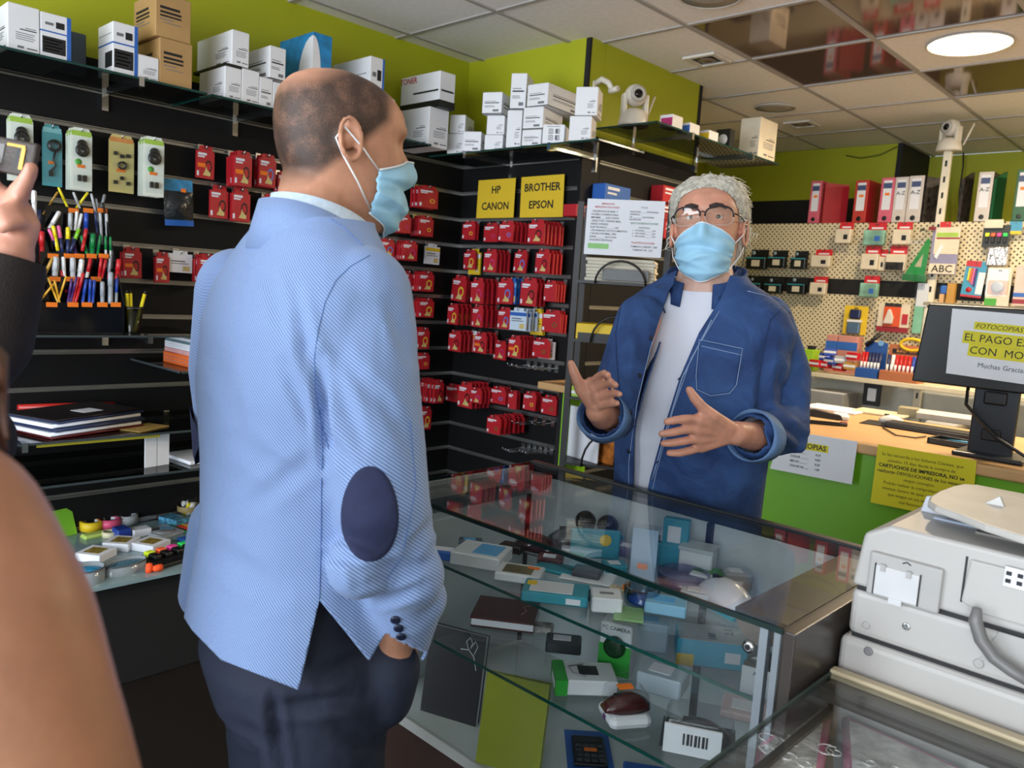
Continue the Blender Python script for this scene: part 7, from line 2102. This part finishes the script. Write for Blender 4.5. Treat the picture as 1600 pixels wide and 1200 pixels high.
# eyes, brows
eyew = M('eye_white', '#d8d2cc', .2)
for s_ in (1, -1):
    e = MB(); c = headP(s_*.34, .033) + V((-.0085, 0, .0))
    c.y = s_*.031
    ball(e, G @ c, .0115, 14)
    eo = e.build('eyeball', eyew, clerk, -gc)
    gaze = (G.to_3x3() @ V((1, .15, 0))).normalized()
    u = gaze.orthogonal().normalized()
    MB().lathe([(.0054, .0108), (.0045, .0118), (.0005, .0122)], 16, 0, frame(G @ c, u, gaze.cross(u))).build('iris', M('dark_iris', '#3a3a30', .15), eo)
    for zz, rr in ((.0075, .0042), (-.0085, .0036)):
        MB().tube([G @ (V((c.x, 0, c.z))+V((.0085-.9*(abs(k-2)*.0026), s_*(.031+(k-2)*.0066), zz-.0011*(k-2)**2*(1 if zz > 0 else -1)))) for k in range(5)], [.0022, rr, rr, rr, .0022], 8).build('eyelid', skinB, clerk, -gc)
    br_ = [headP(s_*t_, z_) + V((.004, 0, 0)) for t_, z_ in ((.14, .0535), (.34, .0575), (.52, .057), (.68, .051))]
    MB().tube([G @ p for p in br_], [.0035, .0052, .0046, .002], 8).build('eyebrow', M('grey_brown_brow', '#3a2e2a', .8, var=.4, scale=200, bump=.6, bscale=400), clerk, -gc)
# hair: swept back shell and strands
hm = M('silver_hair', '#bdb8ac', .55, var=.35, scale=70, bump=.5, bscale=160)
def lineB(q):
    l_ = .066 - max(0, .095-q.z)*.95 if q.z < .095 else .066+(q.z-.095)*.2
    return min(l_, -.022) if q.z < .03 else l_
def hairB(c):
    q = Gi @ c
    if q.z < -.075 or q.z > .2 or abs(q.y) > .086:
        return 0
    if abs(q.y) > .072 and q.x > -.034 and q.z < .034:
        return 0
    return 1 if q.x < lineB(q) else 0
def thickB(c):
    q = Gi @ c
    f = max(0, min(1, (lineB(q)-q.x)/.045))
    if q.z < -.02:
        f *= .6
    return .001 + .021*f + .0022*math.sin(q.y*170+q.z*60)*f
ho = shell(bodyB, hairB, thickB, 'hair', hm, clerk, .0008)
ho.location = -gc
rnd = random.Random(5)
st = MB(); roots = [p.center for p in bodyB.polygons if hairB(p.center) >= 1]
rnd.shuffle(roots)
bvB = bvh_of(bodyB)
for c in roots[:1500]:
    q = Gi @ c
    P = []; cur = q.copy()
    back = V((-1, rnd.uniform(-.25, .25)+q.y*3, -.15+rnd.uniform(-.25, .25)))
    if q.x < -.03:
        back = V((-.35, q.y*4+rnd.uniform(-.4, .4), -1))
    back.normalize()
    up_ = (q-V((-.01, 0, .01))).normalized()
    L_ = rnd.uniform(.03, .07)*(1.35 if q.x < -.02 else 1)
    lift0 = thickB(c)+rnd.uniform(-.001, .003)
    fly = rnd.random() < .22
    for k in range(5):
        f = k/4
        p = q + back*L_*f
        w_, n_, i_, d_ = bvB.find_nearest(G @ p)
        base = w_ + n_*(lift0*(.5+.5*min(1, f*2)) + (.010*f*f*rnd.uniform(.4, 1.6) if fly else .0015))
        P.append(base)
    st.tube(P, [.0011, .0013, .0012, .0009, .0003], 4, caps=False)
so = st.build('hair_strands', M('silver_strand', '#d6d2c6', .45, var=.3, scale=40), ho)
so['kind'] = 'stuff'
add_mask(clerk, G, .013, -.022, 1.12).location = -gc
# glasses
gl = thing('glasses_tmp', 'x', 'x')
bpy.data.objects.remove(gl)
fm_ = M('dark_frame', '#221c22', .25); 
def GP(x, y, z):
    return G @ V((x, y, z))
gobj = None
rims = MB()
for s_ in (1, -1):
    lp = []
    for k in range(25):
        a = 2*PI*k/24
        yy = s_*(.0365+.031*math.copysign(abs(math.cos(a))**.7, math.cos(a))); zz = .029+.0205*math.copysign(abs(math.sin(a))**.75, math.sin(a)) + (.003 if math.cos(a) > 0 else 0)*max(0, math.sin(a))
        lp.append(GP(.1085-abs(yy)**2*4.6, yy, zz))
    half = [p for p in lp[0:13]]
    o1 = MB().tube(half, .0022, 8).build('glasses_rim', fm_, clerk, -gc)
    if gobj is None:
        gobj = o1
    MB().tube(lp[12:25], .0009, 6).build('lower_rim', M('clear_rim', '#b9a8a4', .2), gobj, (0, 0, 0) if gobj is o1 else (0, 0, 0))
    m = MB(); c = sum(lp[:-1], V())/24
    m.add([c]+lp[:-1], [(0, 1+i, 1+(i+1) % 24) for i in range(24)], 0, True)
    m.build('lens', glass('lens_glass', (.95, .97, .96), 2.2), gobj)
    MB().tube([GP(.086, s_*.0675, .038), GP(.05, s_*.080, .038), GP(-.012, s_*.086, .036), GP(-.035, s_*.085, .018)], .0018, 6).build('temple', fm_, gobj)
MB().tube([GP(.1075, -.008, .036), GP(.112, 0, .040), GP(.1075, .008, .036)], .0016, 6).build('bridge', fm_, gobj)
MB().tube([GP(-.02, .088, .03), GP(-.012, .088, -.04), GP(-.005, .08, -.09), GP(-.03, .07, -.15)], .0012, 6).build('neck_cord', fm_, gobj)
# ---- white t-shirt
tee = M('white_tshirt', '#d4d8e6', .8, var=.03, scale=10, bump=.12, bscale=30)
tm = MB()
tm.loft([gring(.80, -.01, .165, .118), gring(.95, -.01, .168, .120), gring(1.04, .0, .170, .132), gring(1.12, .01, .178, .145), gring(1.25, .005, .185, .136), gring(1.40, -.01, .185, .118), gring(1.47, -.012, .160, .102), gring(1.51, -.008, .115, .092), gring(1.54, 0, .088, .085)])
tme = remesh(tm, .007, 5)
ncut = (gc+Z3*1.55+gF*.0, (Z3+gF*.55).normalized())
cut(tme, [ncut], lambda c, n: (c-ncut[0]).dot(ncut[1]) > 0)
tme.materials.append(tee)
to_ = link('t_shirt', tme, clerk, -gc)
s = to_.modifiers.new('t', 'SOLIDIFY'); s.thickness = .003
# ---- denim shirt
def denim(name, hexa, hexb):
    m = bpy.data.materials.new(name); m.use_nodes = True; nt = m.node_tree; bs = nt.nodes['Principled BSDF']
    bs.inputs['Roughness'].default_value = .85
    tc = nt.nodes.new('ShaderNodeTexCoord')
    n = nt.nodes.new('ShaderNodeTexNoise'); n.inputs['Scale'].default_value = 9; n.inputs['Detail'].default_value = 5; n.inputs['Distortion'].default_value = .8
    nt.links.new(tc.outputs['Object'], n.inputs['Vector'])
    r = nt.nodes.new('ShaderNodeValToRGB'); r.color_ramp.elements[0].color = lin(hexa); r.color_ramp.elements[1].color = lin(hexb); r.color_ramp.elements[0].position = .35; r.color_ramp.elements[1].position = .75
    nt.links.new(n.outputs['Fac'], r.inputs[0]); nt.links.new(r.outputs[0], bs.inputs['Base Color'])
    bp = nt.nodes.new('ShaderNodeBump'); bp.inputs['Strength'].default_value = .55; bp.inputs['Distance'].default_value = .03
    nt.links.new(n.outputs['Fac'], bp.inputs['Height']); nt.links.new(bp.outputs['Normal'], bs.inputs['Normal'])
    return m
den = denim('blue_denim', '#1d3666', '#33568e'); denl = denim('light_denim', '#4a6c9c', '#6f90bc')
d = MB()
d.loft([gring(.72, -.01, .196, .132), gring(.84, -.01, .194, .132), gring(.95, -.01, .194, .134), gring(1.04, .0, .196, .148), gring(1.12, .008, .200, .163), gring(1.24, .003, .208, .155), gring(1.34, -.012, .226, .140), gring(1.42, -.016, .230, .125), gring(1.47, -.014, .205, .112), gring(1.51, -.008, .155, .104), gring(1.535, -.002, .112, .098), gring(1.56, .0, .095, .092)])
limb(d, aL[:4], [.066, .073, .071, .053], 18); limb(d, aR[:4], [.064, .062, .060, .05], 18)
# sleeve folds
for q, r in ((cam(1243, 690, 2.0), .030), (cam(1196, 640, 1.96), .035), (cam(950, 615, 1.9), .036), (cam(940, 642, 1.86), .036)):
    ball(d, q, r)
dme = remesh(d, .0065, 4)
creases(dme, [(1188, 636, 1258, 690, 8, .009), (1180, 655, 1240, 712, 8, .008), (1196, 540, 1188, 640, 9, .008), (1215, 600, 1262, 640, 9, .006), (1225, 520, 1250, 590, 10, .004), (1120, 640, 1180, 740, 12, .004), (1060, 690, 1150, 740, 12, .004), (1150, 480, 1190, 560, 11, .004),
              (950, 590, 985, 640, 8, .008), (940, 615, 975, 655, 8, .008), (975, 530, 968, 610, 9, .005), (990, 480, 1010, 560, 10, .004), (962, 680, 985, 780, 10, .004), (1080, 620, 1060, 720, 10, .004)])
# open front between two picture lines, neck opening, cuffs
LP = [(1040, 418), (1046, 450), (1024, 520), (1003, 600), (990, 680), (988, 760), (990, 860)]
RP = [(1150, 412), (1124, 470), (1092, 520), (1062, 590), (1040, 660), (1016, 745), (1004, 800), (998, 860)]
opening = LP + RP[::-1]
pl_ = [sightplane(LP[i], LP[i+1]) for i in range(1, len(LP)-1)] + [sightplane(RP[i], RP[i+1]) for i in range(len(RP)-1)]
ctL = (aL[3].lerp(aL[4], .25), (aL[4]-aL[3]).normalized()); ctR = (aR[3].lerp(aR[4], .2), (aR[4]-aR[3]).normalized())
nk = (gc+Z3*1.548, Z3)
def dropd(c, n):
    x, y, dd = pix(c)
    if c.z > 1.548:
        return True
    if n.dot(CAM-c) > 0 and inside(x, y, opening) and (c-gc).dot(gF) > 0:
        return True
    for q_, a_ in (ctL, ctR):
        e_ = c-q_; h_ = e_.dot(a_)
        if 0 < h_ < .07 and (e_-a_*h_).length < .062 and n.dot(a_) > .15:
            return True
    return False
cut(dme, pl_ + [nk], dropd)
dme.materials.append(den)
do = link('denim_shirt', dme, clerk, -gc)
s = do.modifiers.new('t', 'SOLIDIFY'); s.thickness = .004; s.offset = -1
bvd = bvh_of(dme)
stm = M('pale_stitching', '#8fa6cc', .8); sdk = M('dark_stitching', '#1c2f58', .85)
# plackets, pocket, seams
MBp = [(1093, 531), (1160, 545), (1150, 602), (1139, 615), (1110, 619), (1089, 609), (1088, 588)]
pk = []
for i in range(len(MBp)):
    a_, b_ = MBp[i], MBp[(i+1) % len(MBp)]
    for k in range(5):
        pk.append((a_[0]+(b_[0]-a_[0])*k/5, a_[1]+(b_[1]-a_[1])*k/5))
patch(bvd, pk, 'chest_pocket', den, do, .0035)
bvp = bvd
seam(bvd, MBp+[MBp[0]], .0009, 'pocket_stitch', stm, do, 6, .004)
seam(bvd, [(1096, 541), (1158, 555)], .0009, 'pocket_stitch', stm, do, 6, .004)
seam(bvd, [(1168, 455), (1196, 462), (1222, 476), (1240, 492)], .0009, 'shoulder_stitch', stm, do, 6)
seam(bvd, [(1226, 478), (1204, 500), (1194, 540), (1186, 590), (1180, 640)], .0011, 'armhole_seam', sdk, do, 6)
seam(bvd, [(970, 480), (962, 520), (964, 570), (968, 610)], .0011, 'armhole_seam', sdk, do, 6)
seam(bvd, [(1124, 486), (1080, 560), (1052, 640), (1025, 740), (1012, 800)], .0010, 'placket_stitch', stm, do, 8)
seam(bvd, [(1112, 500), (1066, 590), (1043, 665), (1019, 750)], .0016, 'placket_edge', stm, do, 8, .001)
seam(bvd, [(1040, 470), (1016, 545), (995, 630), (983, 720), (982, 790)], .0010, 'placket_stitch', stm, do, 8)
for px, py in ((1018, 528), (1000, 587), (986, 645), (984, 705)):
    q, n = hit(bvd, px-1, py)
    if q is not None:
        u = n.orthogonal().normalized()
        MB().lathe([(.0058, 0), (.006, .0018), (.004, .0028), (.001, .0022)], 14, 0, frame(q+n*.0005, u, n.cross(u))).build('shirt_button', M('dark_button', '#141a30', .35), do)
for px, py in ((1075, 535), (1056, 590), (1038, 655), (1022, 720), (1012, 770)):
    q, n = hit(bvd, px+7, py)
    if q is not None:
        ax_ = (cam(px+12, py-6, 1.9)-cam(px, py+6, 1.9)).normalized()
        MB().tube([q-ax_*.008+n*.001, q+ax_*.008+n*.001], .0016, 6).build('button_hole', sdk, do)
# rolled cuffs
for A_, r0, nm in ((aL, .060, 'rolled_cuff'), (aR, .056, 'rolled_cuff')):
    ax_ = (A_[4]-A_[3]).normalized(); c0 = A_[3].lerp(A_[4], -.05 if A_ is aL else -.1)
    u = ax_.orthogonal().normalized(); v = ax_.cross(u)
    rings = []
    for k, (t_, rr) in enumerate(((-.035, r0*.98), (-.028, r0*1.06), (.02, r0*1.04), (.028, r0*.98), (.024, r0*.93), (-.03, r0*.9))):
        rings.append([c0+ax_*t_+(u*math.cos(2*PI*q/30)+v*math.sin(2*PI*q/30))*rr*(1+.03*math.sin(6*PI*q/30+k)) for q in range(30)])
    MB().loft(rings, 0, False).build(nm, denl, do)
# collar flaps
def flap(pts, nm, lift=.012):
    P = [cam(*p) for p in pts]
    c = sum(P, V())/len(P); n_ = (CAM-c).normalized()
    m = MB(); k = len(P)
    m.add(P+[p-n_*.005 for p in P], [tuple(range(k)), tuple(range(2*k-1, k-1, -1))]+[(i, k+i, k+(i+1) % k, (i+1) % k) for i in range(k)])
    o = m.build(nm, denl if False else den, do, bevel=.0015)
    return o
flap([(1153, 420, 2.03), (1172, 436, 2.05), (1171, 452, 2.02), (1159, 464, 1.965), (1146, 444, 1.955), (1118, 470, 1.925), (1138, 440, 1.965)], 'collar_flap')
flap([(1058, 422, 1.99), (1052, 444, 1.935), (1040, 462, 1.90), (1032, 452, 1.915), (1022, 450, 1.93), (1030, 440, 1.965), (1044, 428, 1.995)], 'collar_flap')
collar(V((gc.x, gc.y, 0))+gF*.0, gF, gR, .098, .092, 1.52, 1.58, .06, 'collar_stand', den, do, .005, 1.10)
# trousers and shoes
tr = MB()
tr.loft([gring(.72, -.01, .165, .115), gring(.85, -.01, .175, .118), gring(.98, -.01, .170, .118)])
for sd_ in (1, -1):
    o_ = gR*.09*sd_
    limb(tr, [gc+o_+Z3*.80, gc+o_+Z3*.48, gc+o_+Z3*.07], [.092, .08, .075], 18)
trme = remesh(tr, .01, 5); trme.materials.append(M('dark_jeans', '#1c2233', .8, var=.15, scale=12))
link('trousers', trme, clerk, -gc)
for sd_ in (1, -1):
    sh = MB(); o_ = gR*.095*sd_
    limb(sh, [gc+o_-gF*.05+Z3*.045, gc+o_+gF*.06+Z3*.04, gc+o_+gF*.14+Z3*.032], [.044, .042, .031], 12)
    me = remesh(sh, .009, 4); cut(me, [(V((0, 0, .004)), Z3)], lambda c, n: c.z < .004)
    me.materials.append(MATS['dark_leather']); link('shoe', me, clerk, -gc)

# ================================================================== onlooker at the left edge holding a phone
oc = cam(-185, 700, 1.08); oc.z = 0
oF = (rt_h*.55+fw_h*.83).normalized(); oR = oF.cross(Z3)
ol = thing('person', 'onlooker in dark sleeve raising a phone at the left edge', 'person', oc)
b = MB()
oh = cam(-215, 190, 1.08)
O = frameH(oh, oF, .0)
add_head(b, O, 40, 30)
limb(b, [oh-Z3*.06-oF*.02, oc+Z3*1.42], [.055, .07])
def oring(z, a_, d_):
    return ell(oc+Z3*z, oR*a_, oF*d_, 26, .9)
b.loft([oring(.85, .13, .09), oring(1.1, .14, .10), oring(1.32, .15, .09), oring(1.42, .08, .06)])
wr = cam(18, 398, 1.0); elb = cam(-55, 690, .97); shd = oc+Z3*1.38+oR*.17
limb(b, [shd, elb, elb.lerp(wr, .6), wr], [.045, .038, .032, .027], 12)
hand(b, wr, [[(2, 310, 1.0), (-14, 285, .99), (-22, 262, .985), (-18, 250, .98)],
             [(18, 318, 1.0), (24, 300, .985), (40, 282, .975), (48, 272, .97)],
             [(34, 335, 1.0), (20, 326, .975), (4, 330, .965), (-6, 338, .965)],
             [(42, 352, 1.0), (28, 346, .975), (12, 350, .965), (2, 356, .965)]],
     [(-10, 345, 1.0), (-30, 320, .985), (-38, 295, .98), (-36, 272, .975)], .021)
limb(b, [cam(18, 318, 1.0), cam(30, 306, .985), cam(38, 290, .975), cam(49, 262, .965)], [.012, .0115, .0105, .0085], 10)
me = remesh(b, .0045, 5); me.materials.append(skinB)
link('body', me, ol, -oc)
j = MB()
j.loft([oring(.70, .19, .13), oring(.9, .185, .125), oring(1.1, .18, .125), oring(1.3, .195, .115), oring(1.39, .17, .095), oring(1.44, .10, .08)])
limb(j, [shd, elb, elb.lerp(wr, .5), wr.lerp(elb, .06)], [.068, .058, .049, .043], 16)
me = remesh(j, .007, 5); cp_ = (wr.lerp(elb, .03), (wr-elb).normalized())
cut(me, [cp_], lambda c, n: (c-cp_[0]).dot(cp_[1]) > 0 and (c-wr).length < .12)
me.materials.append(M('dark_brown_knit', '#1f1614', .9, var=.2, scale=50, bump=.2, bscale=300))
so_ = link('pullover', me, ol, -oc); s = so_.modifiers.new('t', 'SOLIDIFY'); s.thickness = .003
Oi = O.inverted()
hr = shell(bpy.data.meshes[bpy.data.objects[so_.name].data.name] if False else ol.children[0].data, lambda c: 1 if ((Oi @ c).z > -.05 and (Oi @ c).x < .045-.8*max(0, .05-(Oi @ c).z) and (Oi @ c).z < .2 and abs((Oi @ c).y) < .085) else 0, .008, 'hair', M('dark_brown_hair', '#2e2019', .6, var=.4, scale=60), ol)
hr.location = -oc
tr = MB(); tr.loft([oring(.68, .16, .12), oring(.85, .17, .12), oring(.95, .16, .12)])
for sd_ in (1, -1):
    limb(tr, [oc+oR*.085*sd_+Z3*.8, oc+oR*.085*sd_+Z3*.45, oc+oR*.085*sd_+Z3*.02+oF*.02], [.09, .07, .06], 14)
me = remesh(tr, .012, 4); cut(me, [(V((0, 0, .002)), Z3)], lambda c, n: c.z < .002); me.materials.append(blackm); link('trousers', me, ol, -oc)
# phone in the raised hand
pc = [cam(-95, 196, .99), cam(54, 224, .985), cam(55, 276, .985), cam(-98, 250, .99)]
c = sum(pc, V())/4
ph = thing('smartphone', 'smartphone in a dark brown case held up at left edge', 'phone', c)
fx = frame((0, 0, 0), pc[1]-pc[0], pc[0]-pc[3]); w_ = (pc[1]-pc[0]).length; h_ = (pc[0]-pc[3]).length
MB().box(-w_/2, w_/2, -h_/2, h_/2, -.010, 0, 0, fx).build('case', M('brown_leather_case', '#3a2f29', .5, var=.15, scale=40, bump=.1, bscale=300), ph, bevel=.003)
MB().box(w_*.36, w_*.40, -h_*.34, h_*.28, .0, .0015, 0, fx).build('gold_strip', M('gold_trim', '#b8904a', .25, metal=.8), ph)
MB().box(w_*.31, w_*.36, -h_*.30, h_*.25, .0, .001, 0, fx).build('camera_slot', black, ph)
MB().box(w_*.2, w_*.39, h_*.28, h_*.36, .0, .001, 0, fx).build('gold_corner', MATS['gold_trim'], ph)
MB().box(w_*.06, w_*.18, -h_*.25, h_*.3, .0, .001, 0, fx).build('grey_badge', M('grey_badge', '#6d6a68', .4), ph)

# ================================================================== bare arm of somebody standing next to the camera
nc_ = cam(-560, 1000, .46); nc_.z = 0
nF = (fw_h*.95+rt_h*.3).normalized(); nR = nF.cross(Z3)
nw = thing('person', 'blurred bare arm and brown hair of somebody beside the camera', 'person', nc_)
b = MB()
s0 = cam(-112, 845, .41); s1 = cam(-42, 985, .40); s2 = cam(42, 1290, .39); s3 = cam(70, 1680, .39)
nh = cam(-520, 240, .50)
N = frameH(nh, nF, 0)
add_head(b, N, 40, 30)
nb_ = V((nc_.x, nc_.y, s0.z+.05))
limb(b, [nh-Z3*.06-nF*.02, nb_], [.05, .065])
limb(b, [nb_-Z3*.03, s0.lerp(nb_, .4)-Z3*.01, s0], [.07, .066, .056], 16)
limb(b, [s0, s1, s2, s3], [.056, .056, .0545, .045], 20)
limb(b, [s3, s3+nF*.10-Z3*.18], [.042, .028], 14)
w2 = s3+nF*.10-Z3*.18
for k in range(4):
    limb(b, [w2, w2-Z3*.06+nF*(.02-.016*k), w2-Z3*(.13-.008*abs(k-1))+nF*(.025-.02*k)], [.018, .010, .008], 8)
limb(b, [w2, w2-Z3*.05+nF*.045], [.016, .010], 8)
def nring(z, a_, d_):
    return ell(V((nc_.x, nc_.y, z)), nR*a_, nF*d_, 26, .9)
b.loft([nring(.85, .12, .09), nring(s0.z-.15, .13, .09), nring(s0.z+.0, .14, .07), nring(s0.z+.05, .06, .05)])
me = remesh(b, .006, 8); me.materials.append(skinmat('warm_skin', '#a37155', '#a06a54')); link('body', me, nw, -nc_)
Ni = N.inverted()
hb = shell(me, lambda c: 1 if ((Ni @ c).z > -.06 and (Ni @ c).x < .045-.8*max(0, .05-(Ni @ c).z) and (Ni @ c).z < .2 and abs((Ni @ c).y) < .085) else 0, .01, 'hair', M('auburn_hair', '#4a2a1a', .5, var=.5, scale=60), nw)
hb.location = -nc_
lk = MB(); rnd = random.Random(9)
for k in range(60):
    a_ = rnd.uniform(0, 1); q0 = N @ V((-.03+.05*a_, -.085-rnd.uniform(0, .02), .0)); q3 = cam(-30+rnd.uniform(-70, 44), 730+rnd.uniform(-60, 25), .44+rnd.uniform(-.02, .05)); q2 = cam(-40+rnd.uniform(-60, 44), 560, .45+rnd.uniform(-.02, .05))
    lk.tube([q0, q0.lerp(q2, .5)+Z3*.02, q2, q3], [.003, .004, .004, .001], 5)
lo = lk.build('hair_lock', MATS['auburn_hair'], hb); lo['kind'] = 'stuff'
dr = MB(); dr.loft([nring(.45, .2, .15), nring(.8, .16, .12), nring(s0.z-.18, .155, .115), nring(s0.z-.06, .13, .10)])
dr.build('dress', M('dark_dress', '#1d1a22', .85), nw, -nc_)
lg_ = MB()
for sd_ in (1, -1):
    limb(lg_, [nc_+nR*.08*sd_+Z3*.6, nc_+nR*.08*sd_+Z3*.3, nc_+nR*.08*sd_+Z3*.05], [.075, .055, .04], 12); limb(lg_, [nc_+nR*.08*sd_+Z3*.035-nF*.03, nc_+nR*.08*sd_+Z3*.03+nF*.13], [.035, .028], 10)
lme = remesh(lg_, .012, 3); cut(lme, [(V((0, 0, .003)), Z3)], lambda c, n: c.z < .003); lme.materials.append(blackm); link('legging', lme, nw, -nc_)
